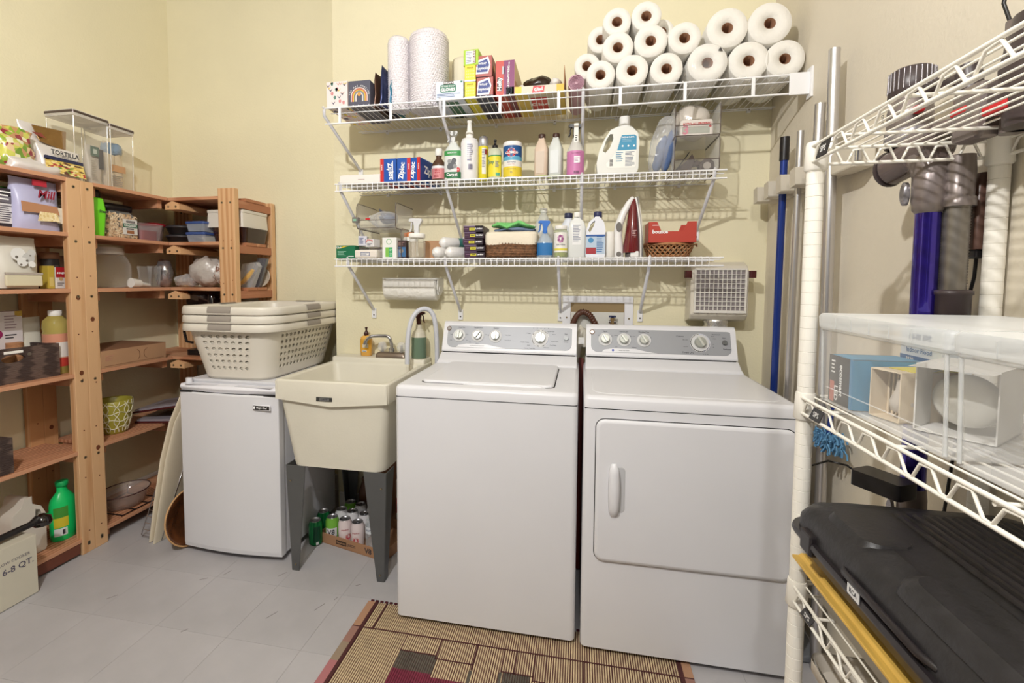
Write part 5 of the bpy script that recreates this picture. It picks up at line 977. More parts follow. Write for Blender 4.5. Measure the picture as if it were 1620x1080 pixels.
for k, (x, y, lab_, m_) in enumerate(((-1.16, -.075, 'left tall dark brown bottle at the back under the sink', (96, 64, 48)), (-1.09, -.07, 'right tall dark brown bottle at the back under the sink', (70, 48, 38)))):
    bottle('dark_bottle', lab_, 'bottle', x, y, 0, [(.030, 0), (.034, .004), (.034, .15), (.02, .20), (.014, .215)], mat('dark_bottle_%d' % k, m_, .2), cap=[(.015, .213), (.016, .216), (.016, .232), (.014, .235)], capm=mat('dark_bottle_%d' % k, m_, .2))
t = carton('snack_carton', 'red and white packet standing beside the right rear sink leg', 'box', -.955, -.90, -.13, .06, .0, .26, flat((214, 200, 190))); fp(t, 0, 1, .3, .62, flat((170, 50, 50))); b = MB(); b.cyl((0, -.0305, .19), (0, -.0312, .19), .02, flat((200, 70, 60)), n=16); build('round_print', b, t)
t = carton('cardboard_box', 'tall brown cardboard box in shadow at the back under the sink', 'box', -1.10, -.96, -.055, .035, .0, .42, brownk)
b = MB(); b.tube([(-1.19, -.02, .48), (-1.19, -.02, .36), (-1.17, -.02, .30), (-1.14, -.02, .33), (-1.13, -.01, .36)], .022, black, 12); solo('drain_pipe', b, 'black drain pipe with a bend under the tub', 'pipe')

# ================================================================ rug
RX0, RX1, RY1, RY2 = -.838, .392, -.712, -1.75
t = thing('slat_rug', 'tan bamboo-slat rug with brown border and dark green and maroon squares', 'rug', (-.22, -1.23, 0))
build('backing', MB().box(RX0+.003, RX1-.003, RY2, RY1, .0005, .0025, mat('rug_dark', (84, 50, 48), .9)), t, W=True)
tan = mat('slat_tan', (216, 194, 156), .6, var=.12, scale=30); dkg = mat('slat_green', (92, 86, 76), .7, var=.2, scale=30); mar = mat('slat_maroon', (124, 36, 62), .7, var=.15, scale=30); brn = mat('slat_brown', (74, 36, 36), .8)
pit = .0082; n = int((RX1-.045-(RX0+.045))/pit); sl = MB()
yl = -.853                       # first dark cross line
# squares: (x0, x1, y_back, y_front, material)
sq = [(-.612, -.475, -.932, -1.008, dkg), (-.612, -.475, -1.008, -1.10, mar), (-.475, -.34, -1.02, -1.12, mar), (-.235, -.145, -.953, -1.03, dkg), (-.235, -.145, -1.03, -1.12, mar), (.10, .2, -1.0, -1.2, mar), (-.5, -.2, -1.3, -1.45, dkg), (-.1, .2, -1.35, -1.5, mar)]
for i in range(n):
    x = RX0+.045+(i+.5)*pit; cuts = [RY1, RY2]; segs = []
    ov = sorted([(q[2], q[3], q[4]) for q in sq if q[0] <= x <= q[1]], key=lambda s_: -s_[0]); y = RY1
    for a, c, m_ in ov: segs.append((y, a, tan)); segs.append((a, c, m_)); y = c
    segs.append((y, RY2, tan))
    for a, c, m_ in segs:
        if a-c < .002: continue
        w_ = pit*(.30 if m_ is tan else .44); z = .0025; zt_ = .0050
        sl.add([(x-w_, c, z), (x+w_, c, z), (x+w_*.7, c, zt_), (x-w_*.7, c, zt_), (x-w_, a, z), (x+w_, a, z), (x+w_*.7, a, zt_), (x-w_*.7, a, zt_)], [(0, 1, 2, 3), (1, 5, 6, 2), (3, 2, 6, 7), (4, 0, 3, 7), (5, 4, 7, 6)], m_)
o = build('slats', sl, t, W=True); o['kind'] = 'stuff'
for xa, xb in ((RX0, RX0+.030), (RX1-.030, RX1)):
    for ya, yb, c in ((RY1, -.853, (172, 132, 104)), (-.853, -.935, (150, 112, 100)), (-.935, -1.02, (146, 128, 108)), (-1.02, RY2, (168, 108, 110))): build('border_band', MB().box(xa, xb, yb, ya, .0005, .006, mat('border_%d_%d' % c[:2], c, .8, bump=.2, bscale=200)), t, W=True)
for xa, xb in ((RX0+.030, RX0+.043), (RX1-.043, RX1-.030)): build('border_cord', MB().box(xa, xb, RY2, RY1, .0005, .006, brn), t, W=True)
def cord(x0, x1, y0, y1): build('dark_cord', MB().box(min(x0, x1), max(x0, x1), min(y0, y1), max(y0, y1), .003, .0062, brn), t, W=True)
cord(RX0, RX1, yl-.0025, yl+.0025)
for x in (-.755, .33): cord(x-.002, x+.002, RY1, yl)
for x in (-.612, -.475, -.345, -.235+.0, -.145, -.065, 0.02): pass
for x, y0_, y1_ in ((-.612, yl, -.932), (-.478, yl, -.945), (-.345, yl, -.965), (-.245, yl, -.95), (-.20, yl, -.955), (-.135, yl, -.968), (-.095, yl, -.975), (.03, yl, -1.2), (.125, yl, -1.2), (.225, yl, -1.2)): cord(x-.002, x+.002, y0_, y1_)
for x0_, x1_, y in ((-.612, -.478, -.930), (-.478, -.345, -.943), (-.245, -.135, -.951), (-.135, -.095, -.968)): cord(x0_, x1_, y-.002, y+.002)
for x, y0_ in ((-.345, -.968), (-.245, -.955), (-.095, -.975)): build('green_cord', MB().box(x-.005, x+.005, -1.3, y0_, .003, .0055, dkg), t, W=True)
kn = MB()
for i in range(60): x = RX0+.01+i*.0203; kn.cyl((x, RY1+.004, .0045), (x+.012, RY1+.004, .0045), .005, mat('knot_maroon', (70, 22, 30), .9), n=6)
build('fringe_knots', kn, t, W=True)['kind'] = 'stuff'

# ================================================================ right wall: pole holder, poles, stick vacuum
t = thing('broom_holder', 'cream wall-mounted broom holder rail with roller clamps on the right wall', 'tool holder', (.84, -.45, 1.71))
hm = mat('holder_cream', (206, 198, 182), .45)
build('back_rail', MB().box(.008, .0195, -.32, .40, -.030, .022, hm), t, .004)
for i in range(5):
    y = .345-.125*i; b = MB(); b.prism([(y-.058, -.030), (y-.012, -.035), (y-.008, .030), (y-.054, .036)], -.082, .008, hm, 'x'); hs_ = build('clamp_block', b, t, .005)
    b = MB(); b.cyl((-.052, y+.006, -.024), (-.052, y+.006, .024), .016, flat((226, 222, 212)), n=16); build('roller', b, t, .003)
build('end_cap', MB().box(-.052, .008, -.40, -.28, -.04, .034, hm), t, .006); build('end_block', MB().box(-.046, .008, -.28, -.20, -.036, .032, hm), t, .006)
b = MB(); b.cyl((-.046, -.412, .012), (-.046, -.412, -.026), .008, chrome, n=10); build('hook_pin', b, t)
def pole(name, label_, cat, x0, y0, z0, x1, y1, z1, r, m, tip=None, tipl=.1):
    t = thing(name, label_, cat, (x1, y1, z1)); v = Vector((x0-x1, y0-y1, z0-z1)); b = MB(); b.cyl((0, 0, 0), v, r, m, n=14); build('pole', b, t)
    if tip: d = v.normalized(); b = MB(); b.cyl(v-d*tipl, v+d*.002, r*1.25, tip, n=14); build('grip_end', b, t)
    return t
t = pole('broom', 'blue-handled broom with a dark grip end, leftmost pole on the right wall', 'broom', .795, -.335, 1.905, .80, -.30, .12, .014, mat('pole_blue', (22, 52, 132), .25, .3, coat=.5), black, .09)
b = MB(); b.loft([rr(-.02, .02, -.12, .12, -.02, .012), rr(-.025, .025, -.13, .13, -.118, .012)], mat('bristle', (90, 90, 96), .9, bump=.5)); build('broom_head', b, t); b = MB(); b.box(-.018, -.0135, -.012, .012, .55, .66, red); build('handle_sticker', b, t)
t = pole('mop', 'shorter silver mop pole right beside the blue broom handle', 'mop', .795, -.475, 1.888, .80, -.43, .13, .0115, alu); b = MB(); b.lathe([(.015, .0), (.03, -.03), (.05, -.10), (.055, -.128), (.02, -.128)], mat('mop_yarn', (226, 222, 210), .95, bump=1)); build('mop_head', b, t)
t = pole('dust_mop', 'silver pole ending just behind the rack\'s top corner post', 'mop', .80, -.605, 1.940, .80, -.56, .03, .0165, alu); build('mop_plate', MB().box(-.04, .04, -.14, .14, -.028, -.004, mat('frame_grey', (120, 122, 126), .4)), t, .006)
t = pole('extension_pole', 'tallest silver pole, rising highest above the wire rack at right', 'pole', .80, -.685, 2.085, .81, -.72, .003, .0165, alu)
t = thing('duster', 'fluffy blue duster head hanging low on the right wall behind the rack', 'duster', (.80, -.76, .80)); b = MB(); rd = random.Random(2)
for i in range(150):
    a = rd.uniform(0, 2*PI); u = rd.random(); r_ = .045*math.sqrt(rd.random()); p = Vector((math.cos(a)*r_*.7, math.sin(a)*r_*1.6, .05*u)); q = p+Vector((rd.uniform(-.01, .01), rd.uniform(-.02, .02), -.028)); b.tube([p, (p+q)/2+Vector((.004, 0, 0)), q], .0032, mat('duster_blue', (96, 146, 186), .9), 4)
b2 = MB(); b2.cyl((0, 0, .02), (.01, .01, .12), .008, mat('pole_blue', (22, 52, 132), .25, .3, coat=.5)); build('fluffy_fibres', b, t)['kind'] = 'stuff'; build('duster_handle', b2, t)
# stick vacuum hanging on its dock
vx = .745; t = thing('stick_vacuum', 'grey stick vacuum with a glossy violet-blue wand, hanging on the right wall', 'vacuum cleaner', (vx, -1.20, .05))
vg = mat('vac_grey', (128, 118, 114), .3, .35); vd = mat('vac_dark', (66, 56, 56), .35); vs_ = mat('vac_silver', (150, 146, 150), .25, .6)
def V(b, nm, bev=0):
    zc = sum(p[2] for p in b.v)/len(b.v); k = .66
    if zc > 1.59: b.v = [(vx+(x-vx)*k, -1.262+(y+1.25)*k, 1.585+(z-1.58)*.76) for x, y, z in b.v]
    else: b.v = [(vx+(x-vx)*.86, -1.244+(y+1.222)*.86, z) for x, y, z in b.v]
    return build(nm, b, t, bev, W=True)
my = -1.105
b = MB(); b.lathe([(.060, 1.70), (.064, 1.705), (.064, 1.765), (.062, 1.768), (.062, 1.835), (.058, 1.84)], vg, vx, my, 32); V(b, 'motor_housing')
b = MB(); b.lathe([(.063, 1.8), (.065, 1.802), (.063, 1.88), (.05, 1.888)], vd, vx, my, 32); V(b, 'filter_cap')
for i in range(26): a = 2*PI*i/26; b = MB(); b.cyl((vx+.0645*math.cos(a), my+.0645*math.sin(a), 1.822), (vx+.0635*math.cos(a), my+.0635*math.sin(a), 1.880), .0026, vs_, n=5); V(b, 'filter_rib')
txt(t, '360', .016, -.051, .042, 1.66, txtd, 'L', ang=PI/2)
b = MB(); b.lathe([(.066, 1.655), (.069, 1.66), (.069, 1.70), (.066, 1.705)], vs_, vx, my, 32); V(b, 'collar_ring')
b = MB(); b.cyl((vx-.02, my+.045, 1.60), (vx+.0, my-.15, 1.635), .052, clear('bin_smoke', (110, 96, 92), .7, .1), n=26); V(b, 'dust_bin')
b = MB(); b.lathe([(.052, .0), (.056, .008), (.050, .02), (.022, .028), (.018, .012)], vd, n=24); b.xf(Matrix.Translation((vx-.022, my+.048, 1.60)) @ Matrix.Rotation(-PI/2, 4, 'X')); V(b, 'bin_door')
b = MB(); b.tube([(vx, my-.05, 1.80), (vx, my-.12, 1.80), (vx, my-.19, 1.79), (vx, my-.25, 1.77)], .017, vd, 12); V(b, 'handle_top')
b = MB(); b.tube([(vx, my-.04, 1.675), (vx, my-.14, 1.67), (vx, my-.27, 1.66)], .022, vg, 12); V(b, 'handle_lower')
b = MB(); b.tube([(vx, my-.25, 1.80), (vx, my-.27, 1.72), (vx, my-.275, 1.66)], .030, vd, 14); V(b, 'pistol_grip')
V(MB().box(vx-.035, vx+.035, my-.35, my-.24, 1.60, 1.74, vg), 'battery_pack', .012)
for q in ((my-.10, my-.065, 1.735, 1.757), (my-.31, my-.24, 1.672, 1.692)): V(MB().box(vx-.038, vx-.01, q[0], q[1], q[2], q[3], red), 'red_trigger', .006)
ny = -1.222
b = MB(); b.tube([(vx, my-.06, 1.635), (vx, ny+.01, 1.60), (vx, ny, 1.56), (vx, ny, 1.53)], lambda i: (.042, .042, .036, .034)[i], vg, 20); V(b, 'neck')
b = MB(); b.lathe([(.034, 1.498), (.036, 1.505), (.036, 1.56), (.034, 1.565)], mat('vac_mid', (132, 122, 120), .3, .4), vx, ny, 24); b.lathe([(.026, 1.478), (.033, 1.486), (.034, 1.498)], vg, vx, ny, 24); V(b, 'wand_connector')
b = MB(); b.loft([[(vx-.035-.010*k, ny+.024+.012*math.cos(a)*k_, 1.525+.026*math.sin(a)*k_) for a in [2*PI*i/16 for i in range(16)]] for k, k_ in ((0, 1), (1, 1), (1.3, .7))], vs_); V(b, 'release_button')
b = MB(); b.lathe([(.0265, .86), (.0265, 1.482)], mat('wand_violet', (52, 34, 150), .15, .75, coat=.8), vx, ny, 26); V(b, 'wand')
b = MB(); b.lathe([(.030, .72), (.031, .73), (.031, .84), (.028, .865)], vg, vx, ny, 22); b.lathe([(.026, .60), (.026, .72)], black, vx, ny, 22); V(b, 'lower_connector')
b = MB(); b.loft([[(vx-.034-.008*k, ny+.018+.012*math.cos(a), .80+.026*math.sin(a)) for a in [2*PI*i/16 for i in range(16)]] for k in (0, 1)], vs_); V(b, 'lower_release_button')
b = MB(); b.tube([(vx, ny, .60), (vx-.01, ny, .2), (vx-.02, ny, .09)], .022, black, 16); V(b, 'lower_neck')
b = MB(); b.loft([rr(vx-.09, vx+.06, ny-.12, ny+.12, z, .02) for z in (.004, .05)]+[rr(vx-.07, vx+.05, ny-.10, ny+.10, .07, .02)], vd); V(b, 'floor_head')
# hose attachment and dock
t = thing('vacuum_hose', 'grey ribbed vacuum hose with dark end collars, right of the violet wand', 'hose', (.784, -1.266, 1.25))
b = MB(); prof = [];
for i in range(62): prof.append((.0232 if i % 2 else .0214, .055+.0030*i))
b.lathe(prof, mat('ribbed_grey', (126, 120, 112), .35, .5), n=22); build('ribbed_tube', b, t)
b = MB(); b.lathe([(.026, -.02), (.031, -.015), (.031, .05), (.034, .052), (.034, .06), (.026, .062)], vd, n=24); build('lower_collar', b, t)
b = MB(); b.lathe([(.030, .238), (.030, .256), (.026, .26), (.027, .31), (.025, .345)], vg, n=24); build('upper_collar', b, t); b = MB(); b.box(-.032, -.02, .004, .022, .29, .33, vs_); build('clip_button', b, t, .003)
t = thing('charging_dock', 'brown wall charging dock with a metal hook, behind the right rear rack post', 'charger', (.838, -1.236, 1.41)); db = mat('dock_brown', (92, 66, 56), .35)
b = MB(); b.loft([rr(-.024, .0215, -.040, .030, z, .008) for z in (-.012, .12)]+[rr(-.012, .0215, -.03, .022, .150, .008)], db); build('dock_body', b, t); b = MB(); b.box(-.020, .020, -.036, .026, -.030, -.012, black); build('dock_foot', b, t, .003)
b = MB(); b.cyl((-.024, -.010, .028), (-.029, -.010, .028), .007, mat('boss', (140, 124, 116), .3, .5), n=14); b.box(-.0265, -.024, -.016, -.009, .033, .06, mat('boss', (140, 124, 116), .3, .5)); build('hook_boss', b, t)
b = MB(); b.tube([(0, -.01, -.03), (.0, -.008, -.07), (.005, .012, -.12), (.01, .020, -.16), (.015, .02, -.3), (.01, .05, -.62), (-.01, .10, -.68)], .0035, black, 6); build('power_cord', b, t)
t = thing('wall_tool', 'upper grey tool with a black cable loop, behind the top rack shelf at far right', 'vacuum tool', (.77, -1.46, 1.60)); b = MB(); b.tube([(0, 0, .0), (0, 0, .10), (0, .0, .19)], lambda i: (.045, .055, .04)[i], vd, 20); build('tool_body', b, t)
b = MB(); b.tube([(0, .07, .20), (0, .09, .25), (0, .08, .30), (0, .04, .322), (0, .0, .31), (0, -.03, .28), (0, -.035, .17)], .0035, black, 6); build('cable_loop', b, t); build('red_tab', MB().box(-.054, -.03, .0, .05, .03, .05, red), t, .004); b = MB(); b.cyl((0, .05, .0), (0, .05, .20), .02, vg, n=16); build('side_tube', b, t)
t = thing('power_adapter', 'black power adapter with a thin cord on the black case', 'adapter', (.66, -1.29, .868), .5); b = MB(); b.loft([rr(-.03, .03, -.05, .05, z, .008) for z in (0, .035)], black); build('adapter_body', b, t, .003); b = MB(); b.tube([(0, .05, .018), (-.01, .07, .032), (-.03, .10, .034), (-.05, .13, .012), (-.06, .15, -.04)], .0025, black, 6); build('cord', b, t)

# ================================================================ white wire rack along the right wall
KX0, KX1, KY0, KY1 = .500, .838, -1.290, -2.10
rk = thing('wire_rack', 'white wire shelving rack along the right wall, filling the right edge', 'rack', (.669, -1.70, 0))
for x in (KX0, KX1):
    for y in (KY0, KY1):
        b = MB(); prof = [(.013, .0), (.0165, .01)]; z = .02
        while z < 1.60: prof += [(.0170, z), (.0170, z+.0247), (.0164, z+.0252), (.0164, z+.0258)]; z += .0262
        gr_ = mat('rack_groove_shade', (196, 190, 178), .5); b.lathe(prof, rackm, x, y, 32, smooth=False, ms=[gr_ if abs(prof[i][0]-.0164) < 1e-6 and abs(prof[i+1][0]-.0164) < 1e-6 else rackm for i in range(len(prof)-1)]); p_ = build('post', b, rk, W=True)  # groove shade put into the colour, the shallow grooves barely show
for z in (1.62, 1.07, .635, .16):
    tz, lz = z, z-.034
    for x in (KX0, KX1):
        for y in (KY0, KY1): b = MB(); b.lathe([(.0185, lz-.018), (.0225, lz-.014), (.0200, tz+.004), (.0188, tz+.010)], rackm, x, y, 20); build('corner_sleeve', b, rk, W=True)
    for x in (KX0-.012, KX1+.004):
        for zz in (tz, lz): build('edge_rod', MB().cyl((x, KY0, zz), (x, KY1, zz), .0036, rackm, n=8), rk, W=True)
        n = 11; P = []
        for i in range(n):
            ya = KY0-.02+(KY1-KY0+.04)*i/n; yb = KY0-.02+(KY1-KY0+.04)*(i+1)/n; P += [(x, ya, lz+.002), (x, ya*.78+yb*.22, tz-.006), (x, ya*.45+yb*.55, tz-.004), (x, ya*.2+yb*.8, lz+.003)]
        build('zigzag_truss', MB().tube(P, .0026, rackm, 6), rk, W=True)
    for y in (KY0+.012, KY1-.004):
        for zz in (tz, lz): build('end_rod', MB().cyl((KX0, y, zz), (KX1, y, zz), .0036, rackm, n=8), rk, W=True)
        n = 6; P = []
        for i in range(n):
            xa = KX0+.015+(KX1-KX0-.03)*i/n; xb = KX0+.015+(KX1-KX0-.03)*(i+1)/n; P += [(xa, y, lz+.002), (xa*.78+xb*.22, y, tz-.006), (xa*.45+xb*.55, y, tz-.004), (xa*.2+xb*.8, y, lz+.003)]
        build('zigzag_truss', MB().tube(P, .0026, rackm, 6), rk, W=True)
    for k in range(3): y = KY0-.11-.2*k; build('support_rod', MB().cyl((KX0-.012, y, tz-.006), (KX1, y, tz-.006), .0034, rackm, n=8), rk, W=True)
    for k in range(13): x = KX0+.012+.0245*k; build('shelf_wire', MB().cyl((x, KY0+.012, tz+.002), (x, KY1, tz+.002), .0020, rackm, n=6), rk, W=True)
for z, y in ((1.603, -1.355), (1.053, -1.375), (.618, -1.375)):
    b = MB(); x = KX0-.0165; b.add([(x, y+.030, z-.016), (x, y-.014, z-.016), (x, y-.034, z+.012), (x, y+.008, z+.012)], [(0, 3, 2, 1)], black); b.add([(x+.001, y+.030, z-.016), (x+.001, y-.014, z-.016), (x+.001, y-.034, z+.012), (x+.001, y+.008, z+.012)], [(0, 1, 2, 3)], black); build('black_tag', b, rk, W=True)
    txt(rk, 'SPS', .016, x-.0006-rk.location.x, y-.002-rk.location.y, z-.002, txtw, 'L', bold=.02, shear=.3)
# clear storage bins on the rack
def clearbin(label_, y0, y1, z, h, group):
    t = thing('storage_bin', label_, 'storage bin', (.672, (y0+y1)/2, z), 0, group); x0, x1 = .508-.672, .836-.672; d = abs(y1-y0)/2; th = .0022
    b = MB(); b.box(x0+.008, x1-.008, -d+.006, d-.006, 0, th, cp); build('bin_floor', b, t)
    R = lambda o_, zz: rr(x0+o_, x1-o_, -d+o_, d-o_, zz, .014)
    build('bin_walls', MB().loft([R(.008, 0), R(.002, h-.035)], cp, (False, False)), t)
    build('bin_rim', MB().loft([R(.002, h-.035), R(-.001, h-.033), R(-.001, h-.024), R(.003, h-.022)], cloud, (False, False)), t)
    b = MB(); b.loft([R(-.003, h-.028), R(-.004, h-.006), R(.0, h)], cloud, (False, True)); build('lid', b, t)
    for s_ in (-1, 1): b = MB(); b.tube([(x0+.008, s_*(d-.010), .004), (x0+.003, s_*(d-.010), h-.035)], .0028, cloud, 8); build('corner_rib', b, t)
    build('moulded_ridge', MB().box(x0+.004, x0+.0065, -d+.03, d-.03, h*.17, h*.178, cp), t)
    for k in (-.6, -.3, 0, .3, .6): build('lid_rib', MB().box(x0-.0045, x0-.0035, d*k-.0012, d*k+.0012, h-.027, h-.006, cloud), t)
    return t
RZ = 1.0745
clearbin('clear plastic bin with light bulb boxes inside, on the rack\'s middle shelf', -1.318, -1.688, RZ, .186, 'clear bins on the rack')
clearbin('nearly empty clear plastic bin at the picture\'s right edge, beside the bulb bin', -1.694, -2.06, RZ, .186, 'clear bins on the rack')
# items inside, fronts facing the room (-X)
def side_carton(name, label_, xf, ya, yb, dep, z, h, m, group=None, cat='box', rz=-PI/2):
    t = thing(name, label_, cat, (xf+dep/2, (ya+yb)/2, z), rz, group); w = abs(ya-yb); build('carton', MB().box(-w/2, w/2, -dep/2, dep/2, 0, h, m), t, .001); t['w'] = w; t['d'] = dep; t['h'] = h; return t
iz = RZ+.0035
t = side_carton('bulb_box', 'black and blue light bulb carton with white rotated lettering, in the clear bin', .520, -1.342, -1.430, .12, iz, .098, flat((40, 38, 40)))
txt(t, 'ecosmart', .017, .006, -.0612, .050, txtw, ang=-PI/2, bold=.03); txt(t, 'LED', .018, -.012, -.0612, .022, txtw, ang=-PI/2, bold=.03); lines(t, -.032, -.018, .06, .09, -.0605, 4, txtw); fp(t, .08, .26, .02, .45, flat((206, 110, 90))); sp(t, 0, 1, 0, 1, flat((70, 150, 190))); build('top_print', MB().box(-.036, .036, -.058, .058, .098, .0986, flat((84, 160, 200))), t); fp(t, .9, 1, 0, 1, flat((60, 140, 190)))
t = thing('open_bulb_carton', 'open corrugated cream sleeve with a clear bulb inside, middle of the bulb bin', 'box', (.600, -1.468, iz), -PI/2+.25); cc = mat('corrugate', (222, 206, 180), .8); w = .031
for q in ((-w, -w+.002), (w-.002, w)): build('sleeve_wall', MB().box(q[0], q[1], -.055, .055, 0, .088, cc), t)
build('sleeve_wall', MB().box(-w, w, -.055, .055, 0, .002, cc), t); build('sleeve_wall', MB().box(-w, w, -.055, .055, .088, .090, cc), t); build('yellow_flap', MB().box(-.02, w, -.03, .055, .0902, .0912, flat((236, 220, 70))), t)
for i in range(7): build('corrugation', MB().cyl((-w+.003+.005*i, -.02+.004*i, .002), (-w+.003+.005*i, -.02+.004*i, .088), .0022, cc, n=6), t)
b = MB(); b.lathe([(.004, .01), (.018, .018), (.020, .035), (.012, .055), (.010, .075)], flat((214, 206, 196)), .012, -.03, 16); build('bulb', b, t)
t = thing('flood_bulb', 'open white box framing a large round frosted flood bulb, in the clear bin', 'light bulb', (.640, -1.535, iz), -PI/2+.72); wb = flat((226, 224, 220)); w = .050; hh = .112
for q in ((-w, -w+.002, 0, hh), (w-.002, w, 0, hh), (-w, w, 0, .002), (-w, w, hh, hh+.002)): build('box_wall', MB().box(q[0], q[1], -.065, .06, q[2], q[3], wb), t)
b = MB(); b.lathe([(.001, -.014), (.022, -.010), (.038, -.003), (.044, .008), (.036, .035), (.016, .06)], mat('frosted_glass', (222, 220, 212), .45), n=32); b.xf(Matrix.Translation((.005, -.035, .056)) @ Matrix.Rotation(-PI/2, 4, 'X')); build('flood_lens', b, t)
b = MB(); b.prism([(-w, hh), (w, hh), (w-.01, hh+.002), (-w+.03, hh+.012)], -.10, -.064, wb); build('open_flap', b, t)
t = side_carton('bulb_box', 'white and blue indoor flood bulb carton at the back of the clear bin', .652, -1.450, -1.338, .05, iz, .157, flat((226, 230, 234)))
txt(t, 'PHILIPS', .020, 0, -.0262, .140, flat((40, 80, 130)), bold=.03, sx=.95); txt(t, 'Indoor Flood', .0135, -.002, -.0262, .115, flat((70, 120, 170)), bold=.01); fp(t, 0, 1, .52, .66, flat((50, 110, 170))); txt(t, 'BR30', .010, -.025, -.0270, .096, txtw, bold=.02)
# black tool case
t = thing('tool_case', 'large black plastic tool case with a ribbed lid and small white sticker', 'case', (.655, -1.72, .752)); bc = mat('case_black', (44, 42, 44), .42, var=.25, scale=40, bump=.10, bscale=120); bc2 = mat('case_black_smooth', (38, 34, 36), .3)
x0, x1, yb_, yf_ = -.205, .195, -.42, .385
def cr(o_, z, r=.05): return rr(x0+o_, x1-o_*.2, yb_+o_, yf_-o_, z, r, 6)
b = MB(); b.loft([cr(.035, 0), cr(.022, .012), cr(.014, .050)], bc2); build('case_base', b, t)
build('case_rim', MB().loft([cr(.0, .050), cr(-.002, .056), cr(.0, .064)], bc2), t)
b = MB(); b.loft([cr(.008, .064), cr(.010, .088), cr(.022, .108), cr(.045, .120), cr(.075, .124)], bc); build('case_lid', b, t)
for k in range(14): x = -.045+.0165*k; build('lid_rib', MB().loft([[(x-.0065, y, z) for y, z in ((-.35, .1225), (.300, .1225))]+[(x+.0065, y, z) for y, z in ((.300, .1225), (-.35, .1225))], [(x-.003, y, z) for y, z in ((-.345, .1285), (.295, .1285))]+[(x+.003, y, z) for y, z in ((.295, .1285), (-.345, .1285))]], bc2, smooth=False), t)
b = MB(); b.loft([rr(-.185, -.07, -.36, .08, .110, .04), rr(-.180, -.075, -.355, .075, .128, .04), rr(-.165, -.09, -.34, .06, .137, .03)], bc); build('lid_bulge', b, t)
b = MB(); b.loft([rr(-.175, -.08, .15, .30, .110, .03), rr(-.165, -.09, .16, .29, .127, .025)], bc); build('lid_bulge', b, t)
b = MB(); b.tube([(-.192, .17, .074), (-.203, .15, .078), (-.205, .06, .080), (-.203, -.03, .078), (-.192, -.05, .074)], .006, bc2, 8); build('carry_handle', b, t)
for y in (.285, -.14): build('latch', MB().box(-.208, -.190, y-.022, y+.022, .036, .078, bc2), t, .004)
build('white_sticker', MB().box(-.2078, -.2066, .098, .132, .056, .073, flat((226, 226, 226))), t); txt(t, 'RCA', .011, -.2081, .115, .0645, txtd, 'L', bold=.03)
# yellow boards and grey bin under the case
ym = mat('yellow_board', (232, 188, 92), .5, var=.12, scale=12, stretch=(12, 1, 12))
for k, (xa, xb, ya, yb, z) in enumerate(((.468, .64, -1.335, -2.02, .7215), (.482, .66, -1.42, -2.05, .7085))):
    t = thing('yellow_tray', ('upper', 'lower')[k]+' ridged yellow plastic tray sandwiched between the black case and the grey bin', 'tray', ((xa+xb)/2, (ya+yb)/2, z)); w = (xb-xa)/2; d = (ya-yb)/2
    b = MB(); b.prism([(-w, 0), (w, 0), (w, .006), (w*.6, .006), (w*.55, .0105), (w*.1, .0105), (w*.05, .006), (-w*.45, .006), (-w*.5, .0105), (-w*.8, .0105), (-w*.85, .006), (-w, .006)], -d, d, ym); build('tray_sheet', b, t, .001)
t = thing('grey_bin', 'grey-beige plastic bin on the rack shelf beneath the yellow trays', 'storage bin', (.668, -1.70, .640)); gm = mat('bin_greige', (176, 170, 160), .45)
b = MB(); b.loft([rr(-.150, .16, -.36, .36, 0, .03), rr(-.158, .165, -.375, .375, .058, .03), rr(-.165, .17, -.385, .385, .060, .03), rr(-.165, .17, -.385, .385, .067, .03)], gm); build('bin_body', b, t)
t = thing('lower_tub', 'milky plastic tub on the bottom rack shelf, half seen at the lower right', 'storage bin', (.668, -1.66, .166)); b = MB(); b.loft([rr(-.12, .13, -.30, .30, 0, .03), rr(-.145, .15, -.335, .335, .30, .03), rr(-.155, .16, -.345, .345, .305, .03), rr(-.155, .16, -.345, .345, .33, .03)], mat('milky', (214, 206, 194), .4), (True, False)); b.loft([rr(-.150, .155, -.34, .34, .33, .03), rr(-.14, .145, -.33, .33, .30, .03)], mat('milky', (214, 206, 194), .4), (False, True)); build('tub_body', b, t)

